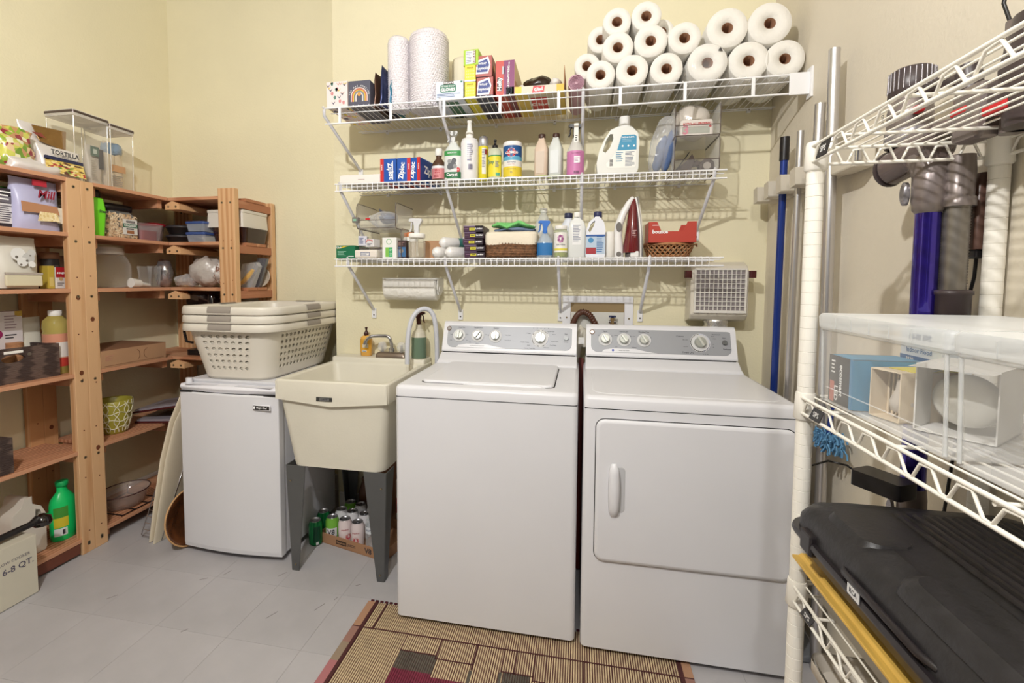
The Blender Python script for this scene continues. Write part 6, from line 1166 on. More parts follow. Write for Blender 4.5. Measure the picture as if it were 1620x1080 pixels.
# ================================================================ pine shelving
LV = (1.775, 1.522, 1.262, .860, .489, .062)
PX = -2.326
def post(t, x0, x1, y0, y1, m, holes, ax, seed, z1=1.79):
    o = build('post', MB().box(x0, x1, y0, y1, 0, z1, m), t, .002, W=True); rd = random.Random(seed)
    for z in holes:
        b = MB(); k = MB()
        if ax == 'x': yc = (y0+y1)/2; b.cyl((x1-.001, yc, z), (x1+.0008, yc, z), .0072, screwm, n=12); k.cyl((x1, yc, z), (x1+.0012, yc, z), .003, gap, n=6)
        else: xc = (x0+x1)/2; b.cyl((xc, y0+.001, z), (xc, y0-.0008, z), .0065, screwm, n=12); k.cyl((xc, y0, z), (xc, y0-.0012, z), .003, gap, n=6)
        for p in (b, k): p.xf(Matrix.Translation(-Vector(t.location)))
        b.add(k.v, k.f, gap); build('screw_head', b, o)
    h = MB()
    for i in range(7):
        z = .12+.24*i+rd.uniform(-.02, .02)
        if ax == 'x': yc = (y0+y1)/2+rd.uniform(-.006, .006); h.cyl((x1-.002, yc, z), (x1+.0005, yc, z), .0035, knot, n=8)
        else: xc = (x0+x1)/2+rd.uniform(-.006, .006); h.cyl((xc, y0+.002, z), (xc, y0-.0005, z), .003, knot, n=8)
    for i in range(2):
        z = rd.uniform(.3, 1.6)
        if ax == 'x': h.loft([[(x1+d_, (y0+y1)/2+.010*math.cos(a), z+.012*math.sin(a)) for a in [2*PI*j/10 for j in range(10)]] for d_ in (-.001, .0006)], knot, smooth=False)
    h.xf(Matrix.Translation(-Vector(t.location))); build('peg_hole', h, o); return o
hz = [z-.02 for z in LV]+[.05]
L1 = thing('pine_shelving', 'left pine shelving unit, its boards running out of the left edge', 'shelving', (-2.49, -1.05, 0))
post(L1, PX-.034, PX, -.682, -.6205, wood, hz, 'x', 1); post(L1, LWX+.012, LWX+.046, -.682, -.6205, wood, hz, 'x', 2)
post(L1, PX-.034, PX, -1.54, -1.48, wood, hz, 'x', 7); post(L1, LWX+.012, LWX+.046, -1.54, -1.48, wood, hz, 'x', 8)
L2 = thing('pine_shelving', 'middle pine shelving unit on the left wall, reaching into the corner', 'shelving', (-2.49, -.25, 0))
post(L2, PX-.034, PX, -.6195, -.558, wood, hz, 'x', 3); post(L2, LWX+.012, LWX+.046, -.6195, -.558, wood, hz, 'x', 4)
def planks_y(t, y0, y1, lv):
    n = 4; x0 = LWX+.014; w = (PX-x0)/n
    for z in lv:
        for i in range(n): build('plank', MB().box(x0+i*w+.0015, x0+(i+1)*w-.0015, y0, y1, z, z+.018, woody), t, .0015, W=True)
    for z in lv:
        for y in (y0+.005, y1-.035): build('cleat', MB().box(x0+.046, PX-.036, y, y+.03, z-.045, z, woodx), t, W=True)
planks_y(L1, -1.478, -.622, LV); planks_y(L2, -.556, -.140, LV)
for t, y0, y1 in ((L1, -.68, -.6225), (L2, -.6175, -.560)):
    for z in LV: build('side_rail', MB().box(LWX+.047, PX-.035, y0+.015, y1-.012, z-.045, z, woodx), t, W=True)
for z in LV[:5]: pass
BX = -1.892
L3_ = thing('pine_shelving', 'right pine shelving unit on the recessed back wall, behind the laundry baskets', 'shelving', (-2.2, .04, 0))
for yy0, yy1 in ((-.137, -.103), (RCY-.048, RCY-.014)):
    x0 = BX-.106
    for k in range(2): post(L3_, x0+.0535*k, x0+.0535*k+.0525, yy0, yy1, wood, hz, 'y', 11+k, 1.835 if yy0 < 0 else 1.80)
post(L3_, -2.60, -2.495, RCY-.048, RCY-.014, wood, hz, 'y', 15)
for z in LV:
    n = 4; y0 = -.135; w = (RCY-.016-y0)/n
    for i in range(n): build('plank', MB().box(LWX+.014, BX-(.108 if i in (0, 3) else 0.0), y0+i*w+.0015, y0+(i+1)*w-.0015, z, z+.018, woodx), L3_, .0015, W=True)
    build('side_rail', MB().box(BX-.045, BX-.004, -.102, RCY-.05, z-.045, z, woody), L3_, .002, W=True)
    if z < 1.7 or 1: b = MB(); b.prism([(PX-.02, z-.050), (PX+.075, z-.050), (PX+.075, z-.022), (PX+.0275, z-.002), (PX-.02, z-.022)], -.137, .16, mat('cleat_end', (226, 178, 130), .6)); c_ = build('corner_cleat', b, L3_, .001, W=True); [build('screw_head', MB().cyl((PX+q, -.1385, z-.034), (PX+q, -.136, z-.034), .006, screwm, n=10).xf(Matrix.Translation(-Vector(L3_.location))), c_) for q in (.002, .052)]
# dark strip and toe board under the lowest boards
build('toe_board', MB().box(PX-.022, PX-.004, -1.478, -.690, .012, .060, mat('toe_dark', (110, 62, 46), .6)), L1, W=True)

# ---------------------------------------------------------------- contents of the left shelves (fronts face +X)
Q = PI/2
def lc(name, label_, xf, ya, yb, dep, z, h, m, group=None, cat='box', rz=Q, bev=.0015):
    t = thing(name, label_, cat, (xf-dep/2, (ya+yb)/2, z), rz, group); w = abs(ya-yb); build('carton', MB().box(-w/2, w/2, -dep/2, dep/2, 0, h, m), t, bev); t['w'] = w; t['d'] = dep; t['h'] = h; return t
Z = [z+.0185 for z in LV]
def sack(name, label_, cat, x, y, z, w, h, th, m, seed, rz=Q, lean=0, group=None, panels=(), amp=.012, pinch=.5):
    t = thing(name, label_, cat, (x, y, z), rz, group); b = MB(); R = []; n = 22
    for i in range(13):
        u = i/12; k = (th/2)*(math.sin(PI*min(1, .10+.9*(1-u)**.7))**.6 if u > 0 else .8); k = max(.004, th/2*(1-u**3)*(.75+.25*math.sin(PI*u))); ww = w/2*(1-.10*math.sin(PI*u)*pinch)
        R.append([(math.copysign(abs(math.cos(2*PI*j/n))**.6, math.cos(2*PI*j/n))*ww, math.copysign(abs(math.sin(2*PI*j/n))**.8, math.sin(2*PI*j/n))*k, h*u) for j in range(n)])
    b.loft(R, m, (True, True)); b.jig(amp, 16, seed)
    if lean: b.xf(Matrix.Rotation(lean, 4, 'X'))
    mn = min(p[2] for p in b.v); b.xf(Matrix.Translation((0, 0, -mn))); o = build('bag_body', b, t); return t
prod = mat('produce_print', (200, 190, 90), .25, kind='voronoi', scale=44, stops=[(0, (206, 206, 96)), (.2, (150, 176, 60)), (.38, (226, 196, 150)), (.55, (198, 148, 104)), (.7, (236, 232, 200)), (.82, (150, 50, 62)), (.92, (112, 150, 52))], bump=.5, bscale=18, spec=.9)
strips = mat('tortilla_print', (226, 200, 120), .35, kind='voronoi', scale=60, stops=[(0, (232, 208, 120)), (.3, (214, 180, 92)), (.5, (176, 60, 60)), (.62, (120, 150, 60)), (.75, (236, 220, 160)), (.9, (96, 60, 48))], stretch=(1, 1, 2.2))
silverbag = mat('silver_bag', (222, 216, 212), .3, .15, bump=.3, bscale=20)
sack('snack_bag', 'bulging bag of mixed green, tan and red vegetable chips at the left edge', 'bag', -2.45, -.815, Z[0], .17, .185, .14, prod, 3, amp=.02)
sack('snack_bag', 'plain silvery bag lying under the vegetable chips on the top board', 'bag', -2.385, -.765, Z[0], .22, .05, .08, silverbag, 9, amp=.01)
t = sack('snack_bag', 'front bag of tortilla strips with dark lettering on a silver band', 'bag', -2.40, -.655, Z[0], .19, .135, .075, silverbag, 11, lean=0, amp=.004)
b = MB(); b.loft([[(-.085, -.040, .015), (.085, -.046, .008), (.080, -.036, .068), (-.08, -.030, .072)], [(-.085, -.0415, .015), (.085, -.0475, .008), (.080, -.0375, .068), (-.08, -.0315, .072)]], strips, smooth=False); b.xf(Matrix.Translation((0, -.002, .004))); build('strip_window', b, t); b = MB(); b.box(-.082, .080, -.0405, -.030, .074, .088, flat((46, 50, 88))); build('navy_band', b, t); txt(t, 'TORTILLA', .028, 0, -.0420, .108, txtd, bold=.03, sx=.95); txt(t, 'STRIPS', .011, 0, -.0425, .094, flat((120, 120, 130)), bold=.02)
t = sack('snack_bag', 'rear silver-white bag with a brown foil top, leaning behind the tortilla strips', 'bag', -2.50, -.650, Z[0], .17, .245, .08, silverbag, 15, lean=-.05, amp=.010); b = MB(); b.prism([(-.03, .17), (.08, .15), (.085, .245), (-.06, .235)], -.034, -.028, mat('gold_foil', (150, 116, 70), .2, .6, bump=.8, bscale=14)); build('foil_corner', b, t); b = MB(); b.add([(-.07, -.043, .20), (-.03, -.043, .205), (-.01, -.043, .185), (-.05, -.043, .19)], [(0, 1, 2, 3)], flat((150, 70, 60))); build('red_swirl', b, t)
def keeper(label_, ya, yb, h, group):
    w = abs(ya-yb); t = thing('food_container', label_, 'food container', (-2.48, (ya+yb)/2, Z[0]), Q, group); d = .085
    R = lambda o_, zz: rr(-w/2+o_, w/2-o_, -d+o_, d-o_, zz, .012)
    b = MB(); b.loft([R(.006, 0), R(0, h-.03)], clear('container_clear', (250, 248, 240), .08, .04), (True, False)); build('container_walls', b, t)
    b = MB(); b.loft([R(-.002, h-.028), R(-.004, h-.012), R(-.002, h)], clear('lid_clear', (225, 220, 215), .5, .1)); build('lid', b, t)
    b = MB(); b.loft([R(-.0045, h-.015), R(-.0045, h-.004)], mat('lid_band', (86, 74, 70), .3, .4), (False, False)); build('lid_band', b, t)
    for sx_ in (-1, 1):
        for sy_ in (-1, 1): build('corner_glint', MB().cyl((sx_*(w/2-.006), sy_*(d-.006), .004), (sx_*(w/2-.004), sy_*(d-.004), h-.03), .0022, mat('edge_glint', (214, 208, 196), .15, .3), n=8), t)  # pale rods added as edge glints so the clear walls show
    return t
keeper('wider clear airtight container with a grey and green packet inside', -.585, -.412, .345, 'airtight containers on the top board')
keeper('narrower clear airtight container with a blue-topped bag, nearer the corner', -.405, -.272, .335, 'airtight containers on the top board')
t = sack('ingredient_packet', 'green-topped beige packet standing inside the wider clear container', 'packet', -2.46, -.450, Z[0]+.005, .075, .205, .055, flat((206, 196, 180)), 21, amp=.005); pan(t, -.030, .012, .150, .198, -.030, flat((84, 110, 96)), 'green_top'); pan(t, -.018, .0, .162, .184, -.0312, flat((190, 200, 190)), 'logo'); pan(t, .012, .035, .09, .19, -.030, dkgrey, 'dark_side'); lines(t, -.030, .0, .03, .14, -.0305, 10, flat((180, 172, 158)))
t = sack('ingredient_packet', 'bag with a blue crumpled top inside the narrower clear container', 'packet', -2.47, -.338, Z[0]+.005, .095, .25, .075, mat('sugar_bag', (214, 196, 164), .5, var=.1, scale=20), 25, amp=.010); b = blob('b', .10, .08, .075, mat('blue_film', (112, 140, 168), .3, bump=.5), 33, .012, 26); b.xf(Matrix.Translation((0, 0, .175))); build('blue_top', b, t); pan(t, -.04, .04, .095, .13, -.042, flat((206, 150, 90)), 'orange_band'); lines(t, -.035, .03, .02, .08, -.0405, 6, flat((160, 150, 140)))
# second board
t = lc('tea_carton', 'black carton with a white printed panel at the left edge, second board', -2.40, -.915, -.832, .12, Z[1], .168, flat((54, 48, 56))); fp(t, .05, .92, .12, .62, flat((226, 224, 226))); lines(t, -.030, .028, .026, .098, -.0612, 8, flat((90, 86, 100))); lines(t, -.032, .030, .115, .16, -.0606, 3, txtw); fp(t, .05, .92, .64, .8, flat((120, 116, 126)))
t = sack('meal_bag', 'big lilac bag of grain with a red swash word and a tan band', 'bag', -2.41, -.760, Z[1], .19, .225, .10, mat('lilac_bag', (190, 190, 222), .35, bump=.2, bscale=20), 31, lean=0, amp=.007)
b = MB(); b.add([(-.085, -.058, .075), (.06, -.062, .075), (.055, -.058, .112), (-.085, -.054, .120)], [(0, 1, 2, 3)], flat((196, 142, 106))); build('tan_band', b, t); b = MB(); b.add([(-.03, -.0635, .04), (.06, -.0635, .045), (.05, -.0625, .082), (-.02, -.0625, .082)], [(0, 1, 2, 3)], mat('grain_window', (236, 216, 164), .5, kind='voronoi', scale=140, stops=[(0, (240, 220, 170)), (.5, (226, 200, 140)), (.8, (246, 232, 196))])); build('grain_window', b, t)
txt(t, 'Mill', .048, .012, -.0600, .158, flat((160, 36, 60)), bold=.03, shear=.2); b = MB(); b.box(-.01, .045, -.045, -.040, .196, .222, flat((206, 50, 70))); b.xf(Matrix.Translation((-.02, 0, 0))); build('red_clip', b, t); pan(t, .055, .085, .04, .11, -.052, flat((226, 222, 206)), 'nutrition_panel', .002)
lc('white_carton', 'white carton half hidden behind the lilac bag, against the front post', -2.46, -.66, -.58, .10, Z[1], .14, flat((206, 200, 206)))
t = thing('green_tin', 'black tin with a bright green lid at the back of the second board', 'tin', (-2.56, -.80, Z[1])); b = MB(); b.lathe([(.06, 0), (.06, .165)], flat((40, 40, 40)), n=24); build('tin_body', b, t); b = MB(); b.lathe([(.061, .165), (.063, .17), (.061, .19)], flat((86, 180, 60)), n=24); build('lid', b, t)
t = thing('drink_shaker', 'lime green angular bottle with a black cap, right of the front post', 'bottle', (-2.42, -.492, Z[1]), Q); b = MB(); b.lathe([(.042, 0), (.046, .05), (.052, .13), (.044, .185), (.040, .192)], mat('lime_plastic', (116, 222, 44), .35), n=8, e=3, smooth=False); build('bottle_body', b, t, .003); b = MB(); b.lathe([(.032, .192), (.034, .194), (.034, .228), (.030, .232)], black, n=20); build('cap', b, t); txt(t, 'Sneak', .020, .016, -.051, .125, txtd, bold=.02, shear=.3)
# nut jar with separate pieces
t = thing('nut_jar', 'square clear jar of cashews with a black lid and a green organic label', 'jar', (-2.50, -.330, Z[1]), Q); R = lambda o_, zz: rr(-.092+o_, .092-o_, -.078+o_, .078-o_, zz, .03, 6)
b = MB(); b.loft([R(.010, 0), R(.0, .010), R(.0, .125), R(.018, .148), R(.022, .152)], clear('jar_glass', (236, 240, 236), .12, .03), (True, False)); build('jar_wall', b, t)
b = MB(); b.loft([R(.014, .150), R(.010, .153), R(.010, .182), R(.016, .186)], black); build('lid', b, t)
b = MB(); nm_ = [mat('nut_%d' % i, c, .6) for i, c in enumerate(((222, 190, 148), (206, 168, 122), (232, 206, 168)))]; rd = random.Random(9)
for i in range(460):
    f = rd.random(); z = rd.uniform(.010, .128)
    if f < .45: x, y = rd.uniform(-.082, .082), -.071
    elif f < .62: x, y = .084, rd.uniform(-.065, .065)
    elif f < .78: x, y = -.084, rd.uniform(-.065, .065)
    else: x, y = rd.uniform(-.08, .08), rd.uniform(-.066, .066); z = .132 if rd.random() < .6 else z
    Mx = Matrix.Translation((x, y, z)) @ Matrix.Rotation(rd.uniform(0, 6), 4, 'Y') @ Matrix.Rotation(rd.uniform(-.5, .5), 4, 'X'); P = [Mx @ Vector((.0085*math.cos(a), 0, .0085*math.sin(a)-.004)) for a in (-.2, .5, 1.2, 1.9, 2.6, 3.3)]
    b.tube(P, lambda k: (.0015, .0042, .0048, .0046, .004, .0015)[k], nm_[i % 3], 5)
build('cashews', b, t)['kind'] = 'stuff'
pan(t, .0, .082, .028, .110, -.0795, flat((232, 230, 224)), 'label'); pan(t, .0, .082, .066, .086, -.0802, flat((30, 110, 76)), 'label_band'); txt(t, 'ORGANIC', .0165, .041, -.0812, .076, txtw, bold=.03); pan(t, .018, .066, .092, .103, -.0802, flat((60, 40, 40)), 'brand_patch'); txt(t, 'KIRKLAND', .0085, .042, -.0812, .0975, txtw); pan(t, .018, .06, .054, .062, -.0802, txtd, 'dark_patch'); txt(t, 'CASHEWS', .007, .039, -.0812, .058, txtw); pan(t, .02, .062, .033, .050, -.0802, flat((176, 120, 80)), 'nut_picture')
def tubx(name, label_, cat, x, y, z, w, d, h, m, lm_=None, rz=0, group=None, taper=.82, lh=.012):
    t = thing(name, label_, cat, (x, y, z), rz, group); R = lambda k, zz: rr(-w/2*k, w/2*k, -d/2*k, d/2*k, zz, .015)
    b = MB(); b.loft([R(taper, 0), R(1, h)], m, (True, False)); build('tub_body', b, t); b = MB(); b.loft([R(1, h-.003), R(1.04, h-.002), R(1.04, h+.002), R(1.0, h+.003)], lm_ or m, (False, False)); build('tub_rim', b, t)
    if lm_: b = MB(); b.loft([R(1.03, h), R(1.05, h+.002), R(1.05, h+lh), R(.98, h+lh+.002)], lm_); build('lid', b, t)
    return t
tubx('plastic_tub', 'open cloudy tub tinted by a red object inside, right of the nut jar', 'tub', -2.49, -.150, Z[1], .13, .155, .100, clear('smoky_clear', (200, 180, 180), .35, .1), rz=0)
b = MB(); b.loft([rr(-.05, .05, -.055, .055, z, .02) for z in (0, .06)], mat('deep_red', (150, 24, 36), .3)); solo('red_bowl', b, 'deep red bowl inside the cloudy open tub', 'bowl', (-2.49, -.150, Z[1]+.004))
t = thing('red_lid_dish', 'red oval lid leaning behind the cloudy tub near the corner', 'lid', (-2.56, -.04, Z[1]+.001)); b = MB(); b.lathe([(.10, 0), (.105, .012), (.06, .022)], mat('deep_red', (150, 24, 36), .3), sy=.6, n=28); b.xf(Matrix.Translation((0, 0, .10))); build('lid_shell', b, t); b = MB(); b.lathe([(.07, 0), (.09, .095), (.098, .10)], clear('smoky_clear', (200, 180, 180), .35, .1), sy=.6, n=28); build('dish', b, t)
for k in range(2):
    t = thing('black_container', ('lower', 'upper')[k]+' round black container of the pair in the shelf corner', 'container', (-2.40, .03, Z[1]+.056*k), 0, 'black containers in the corner'); b = MB(); b.lathe([(.065, 0), (.078, .036), (.080, .038)], black, n=28); build('container_base', b, t); b = MB(); b.lathe([(.082, .038), (.084, .040), (.084, .048), (.070, .054)], dkgrey, n=28); build('lid', b, t)
for k in range(2): tubx('lidded_tub', ('lower', 'upper')[k]+' clear tub with a blue lid, stacked left of the dark pan', 'tub', -2.185, -.045, Z[1]+.062*k, .125, .12, .046, clear('tub_bluish', (214, 222, 236), .35, .1), flat((66, 92, 156)), 0, 'blue-lidded tubs', .88, .010)
t = thing('dark_pan', 'dark brown rectangular roaster with a white box-shaped lid on top', 'pan', (-2.005, .045, Z[1])); b = MB(); b.loft([rr(-.100, .105, -.10, .10, 0, .03), rr(-.115, .118, -.11, .11, .086, .03)], mat('roaster', (46, 22, 18), .2, coat=.5)); build('pan_body', b, t)
t = thing('white_tub', 'white opaque tub resting on the dark brown roaster', 'tub', (-2.015, .045, Z[1]+.087)); b = MB(); b.loft([rr(-.125, .118, -.115, .115, 0, .012), rr(-.118, .112, -.11, .11, .098, .012)], mat('white_tub', (222, 216, 206), .4)); build('tub_body', b, t); build('tub_rim', MB().loft([rr(-.122, .116, -.113, .113, z, .012) for z in (.084, .1)], mat('white_tub', (222, 216, 206), .4)), t)
# third board
t = sack('flour_bag', 'large white bag with a printed mushroom picture and a clear lower window', 'bag', -2.42, -.842, Z[2], .17, .225, .10, flat((224, 220, 208)), 41, amp=.006); b = MB()
for i, (x, z, r_) in enumerate(((-.02, .15, .028), (.018, .135, .024), (-.005, .118, .02), (.03, .158, .016), (.03, .108, .014))): b.cyl((x, -.0585-.0003*i, z), (x, -.0595-.0003*i, z), r_, flat((206, 206, 204) if i % 2 else (236, 236, 234)), n=12); b.cyl((x-.006, -.0597-.0003*i, z-.012), (x-.006, -.0602-.0003*i, z-.012), r_*.22, flat((120, 112, 104)), n=8)
build('mushroom_picture', b, t); b = MB(); b.box(-.07, .07, -.061, -.05, .012, .062, flat((234, 226, 196))); build('window', b, t, .006); b = MB(); b.box(-.07, .07, -.0618, -.055, .062, .072, mat('taupe', (176, 166, 156), .5)); build('taupe_strip', b, t)
for a in (('dark_jar', 'tall black jar with a brown lid, behind the small red cartons', -2.50, -.640, .05, .18, flat((46, 38, 36))),):
    t = thing(a[0], a[1], 'jar', (a[2], a[3], Z[2])); b = MB(); b.lathe([(.034, 0), (.036, .004), (.036, .14)], a[6], n=20); build('jar_body', b, t); b = MB(); b.lathe([(.036, .14), (.037, .142), (.037, .17), (.034, .172)], brownk, n=20); build('lid', b, t); b = MB(); b.band(.0366, .045, .11, -.6, 2.4, flat((90, 80, 74))); build('label', b, t)
t = thing('tin_can', 'large plain metal tin at the back by the front post, third board', 'tin', (-2.55, -.60, Z[2])); b = MB(); b.lathe([(.05, 0), (.052, .004), (.052, .155), (.05, .158)], mat('dull_tin', (140, 118, 104), .4, .6), n=24); build('tin_body', b, t)
t = lc('spice_box', 'slim yellow spice box beside the white flour bag', -2.40, -.722, -.695, .05, Z[2], .105, flat((206, 180, 70)), bev=.001); fp(t, .2, .8, .1, .5, flat((230, 210, 130)))
for i, (ya, yb) in enumerate(((-.692, -.652), (-.644, -.596))):
    t = lc('soup_carton', ('left', 'right')[i]+' small red and white carton of the pair left of the front post', -2.395, ya, yb, .06, Z[2], .100, flat((228, 224, 220)), 'red cartons on the third board'); fp(t, 0, 1, .52, 1, flat((186, 34, 46))); txt(t, 'soup', .017, 0, -.0312, .074, txtw, bold=.03, shear=.2); lines(t, -.015, .014, .012, .03, -.0306, 2, flat((120, 110, 110))); b = MB(); b.cyl((.0, -.0308, .045), (.0, -.0314, .045), .009, flat((206, 176, 130)), n=14); build('round_picture', b, t)
t = thing('cookie_jar', 'big round clear glass jar with a white rim, right of the front post', 'jar', (-2.50, -.360, Z[2])); b = MB(); b.lathe([(.07, 0), (.098, .012), (.105, .06), (.104, .12), (.085, .165), (.070, .178), (.070, .19)], cg, n=32, caps=(True, False)); build('glass', b, t); b = MB(); b.lathe([(.072, .178), (.075, .182), (.075, .196), (.070, .200), (.068, .212), (.066, .214)], flat((222, 218, 212)), n=32); build('white_rim', b, t)
b = MB(); b.cyl((.03, .02, .03), (-.02, .09, .055), .014, flat((232, 228, 220)), n=14); 
t = thing('baster', 'white plastic nozzle lying in front of the round glass jar', 'utensil', (-2.385, -.33, Z[2])); b = MB(); b.cyl((0, 0, .026), (0, .052, .021), .026, flat((236, 232, 224)), .021, n=18); build('flange', b, t); b = MB(); b.cyl((0, .050, .020), (-.005, .115, .012), .014, mat('milk_plastic', (222, 220, 212), .3), .009, n=14); build('nozzle', b, t)
for i, (y, h, r_, lab_) in enumerate(((-.212, .118, .036, 'first clear glass tumbler right of the white nozzle'), (-.150, .122, .034, 'second clear glass tumbler right of the white nozzle'))):
    t = thing('glass_tumbler', lab_, 'glass', (-2.42, y, Z[2]), 0, 'clear tumblers'); b = MB(); n = 16; b.loft([[(q*math.cos(2*PI*j/n), q*math.sin(2*PI*j/n), z) for j in range(n)] for q, z in ((r_*.7, 0), (r_*.72, .01), (r_, h), (r_*.94, h), (r_*.66, .012))], cg, (True, True), smooth=False); build('glass', b, t)
sh = mat('foil_wrap', (190, 188, 190), .15, .8, bump=.9, bscale=22)
solo('foil_bundle', blob('b', .10, .09, .165, sh, 81, .014, 24), 'crinkled shiny foil bundle standing right of the glass tumblers', 'foil', (-2.44, -.070, Z[2]))
for i, (x, y, w, d, h, lab_, m_, sd) in enumerate(((-2.30, -.05, .13, .12, .065, 'low heap of crumpled clear wrapping near the shelf corner', bagc, 5), (-2.185, -.02, .20, .14, .175, 'largest crumpled clear bag with twisted neck, left of the end post', mat('baggie_grey', (206, 198, 190), .3, bump=.9, bscale=22, spec=.8, alpha=.85), 15), (-2.08, .0, .11, .13, .15, 'crumpled bag with brown specks against the end post', mat('speck_bag', (190, 176, 166), .3, kind='voronoi', scale=90, stops=[(0, (206, 198, 192)), (.5, (150, 110, 96)), (.75, (220, 212, 206))], bump=.8, bscale=24), 25))):
    solo('plastic_bag', blob('b', w, d, h, m_, sd, .022, 26, 24), lab_, 'bag', (x, y, Z[2]))
t = thing('pita_pouch', 'clear zip pouch holding golden flatbread, right of the end post', 'pouch', (-1.975, .03, Z[2])); b = MB()
b.loft([[(x, y-.0, z) for x, y, z in ((-.055, 0, .0), (.045, 0, .0), (.09, .01, .125), (.07, .012, .15), (-.02, .012, .14))], [(x, y+.035, z) for x, y, z in ((-.055, 0, .0), (.045, 0, .0), (.09, .01, .125), (.07, .012, .15), (-.02, .012, .14))]], bagc, smooth=False); build('clear_sleeve', b, t)
b = MB(); b.tube([(-.05, .01, .012), (-.015, .01, .030), (.025, .01, .07), (.055, .01, .105)], lambda i: (.008, .014, .015, .010)[i], mat('bread', (226, 184, 106), .6), 10); build('flatbread', b, t)
t = thing('dark_pouch', 'grey-blue silvery pouch leaning behind the flatbread pouch', 'pouch', (-1.965, .10, Z[2])); b = MB(); b.loft([[(x, y, z) for x, z in ((-.05, 0), (.035, 0), (.095, .175), (.03, .180))] for y in (0, .02)], mat('steel_pouch', (122, 124, 132), .3, .5, bump=.5), smooth=False); build('pouch_body', b, t, .004)
t = thing('bowl', 'white and tan ceramic dish standing on edge at the right end', 'bowl', (-1.945, .165, Z[2]+.001)); b = MB(); b.lathe([(.005, .0), (.03, .0), (.058, .020), (.062, .024), (.052, .016), (.02, .006)], mat('dish_tan', (222, 206, 184), .35), n=28); b.xf(Matrix.Translation((0, 0, .062)) @ Matrix.Rotation(PI/2*.85, 4, 'X')); mn = min(p[2] for p in b.v); b.xf(Matrix.Translation((0, 0, -mn))); build('dish', b, t)
# fourth board
t = thing('wooden_crate', 'weathered dark grey-brown wooden crate with an oval hand hole', 'crate', (-2.49, -.845, Z[3]), Q); cw = mat('weathered', (100, 82, 74), .75, kind='wave', scale=3, col2=(66, 52, 48), stretch=(1, 9, 9), bump=.5, bscale=30); w, d, h = .135, .118, .150
P = [(-w, 0), (w, 0), (w, h), (-w, h)]; H = [(-.045+.045*math.cos(a)*(1), .105+.018*math.sin(a)) for a in [2*PI*i/20 for i in range(20)]]; b = MB(); holed(b, P, H, -d, -d+.014, cw); build('front_board', b, t); build('back_board', MB().box(-w, w, d-.014, d, 0, h, cw), t)
for s_ in (-1, 1): build('end_board', MB().box(min(s_*w, s_*(w-.014)), max(s_*w, s_*(w-.014)), -d+.014, d-.014, 0, h, cw), t)
build('crate_floor', MB().box(-w+.014, w-.014, -d+.014, d-.014, 0, .010, cw), t); b = MB(); b.box(-.08, -.01, -d-.0012, -d+.001, .128, .139, paper); build('paper_tag', b, t); b = MB(); b.cyl((.012, -d-.003, .118), (.012, -d+.001, .118), .008, chrome, n=12); build('tag_stud', b, t)
for i, (y, x, r_, h, lab_) in enumerate(((-.80, -2.50, .030, .155, 'tall stack of round brown crackers rising out of the wooden crate'), (-.87, -2.46, .034, .125, 'lower stack of round brown crackers near the picture\'s left edge'))):
    b = MB(); prof = []
    for k in range(int(h/.006)): prof += [(r_*.93, k*.006), (r_, k*.006+.0015), (r_, k*.006+.0045), (r_*.93, k*.006+.0058)]
    b.lathe(prof, mat('cracker', (196, 142, 100), .8, var=.15, scale=30), n=20); solo('cracker_stack', b, lab_, 'crackers', (x, y, Z[3]+.0105))
t = lc('cracker_box', 'tall white carton with a magenta circle standing in the crate', -2.515, -.87, -.755, .05, Z[3]+.0105, .290, flat((224, 218, 220)), bev=.001); b = MB(); b.cyl((-.040, -.0255, .19), (-.040, -.0262, .19), .020, flat((160, 40, 100)), n=18); build('magenta_circle', b, t); lines(t, -.012, .038, .21, .275, -.0258, 5, flat((170, 150, 160))); lines(t, -.012, .034, .165, .19, -.0258, 2, txtd); fp(t, .75, 1, .92, 1, flat((214, 180, 80)))
t = sack('paper_sachets', 'bundle of pale paper sachets standing beside the oil bottle', 'packet', -2.545, -.715, Z[3]+.0105, .105, .255, .05, flat((228, 224, 210)), 51, amp=.005)
t = thing('oil_bottle', 'ribbed clear cooking oil bottle with a white cap, peach band and red foot', 'bottle', (-2.44, -.672, Z[3]), 0); b = MB(); b.lathe([(.045, 0), (.049, .006), (.049, .19), (.046, .2), (.050, .215), (.046, .25), (.030, .268), (.022, .275)], clear('oil_yellow', (214, 196, 110), .5, .08), n=18, smooth=True); build('bottle_body', b, t); b = MB(); b.lathe([(.024, .272), (.026, .275), (.026, .296), (.022, .299)], paper, n=20); build('cap', b, t)
for z0, z1, c in ((.035, .075, (206, 70, 60)), (.075, .19, (230, 160, 130))): b = MB(); b.band(.0495, z0, z1, -.8, 3.4, flat(c), n=16); build('label', b, t)
b = MB(); b.band(.0499, .080, .150, .9, 2.2, flat((232, 226, 220)), n=8); build('label_patch', b, t)
t = lc('flat_carton', 'flat tan cardboard mailer box lying open-side back on the fourth board', -2.330, -.553, -.180, .30, Z[3], .088, kraft, bev=.001, rz=Q); build('top_flap', MB().box(-.186, .186, -.15, .15, .088, .0895, brownk), t); b = MB(); b.tube([(.065, -.1515, .02), (.05, -.1515, .03), (.047, -.1515, .046), (.05, -.1515, .062), (.068, -.1515, .074)], .0009, brownk, 4); b.tube([(.010, -.1515, .02), (.020, -.1515, .03), (.022, -.1515, .046), (.020, -.1515, .062), (.008, -.1515, .072)], .0009, brownk, 4); build('cut_slots', b, t); build('bottom_fold', MB().box(-.17, .17, -.1512, -.1495, .008, .010, brownk), t); lines(t, -.165, -.120, .035, .065, -.1506, 3, flat((206, 150, 126)))
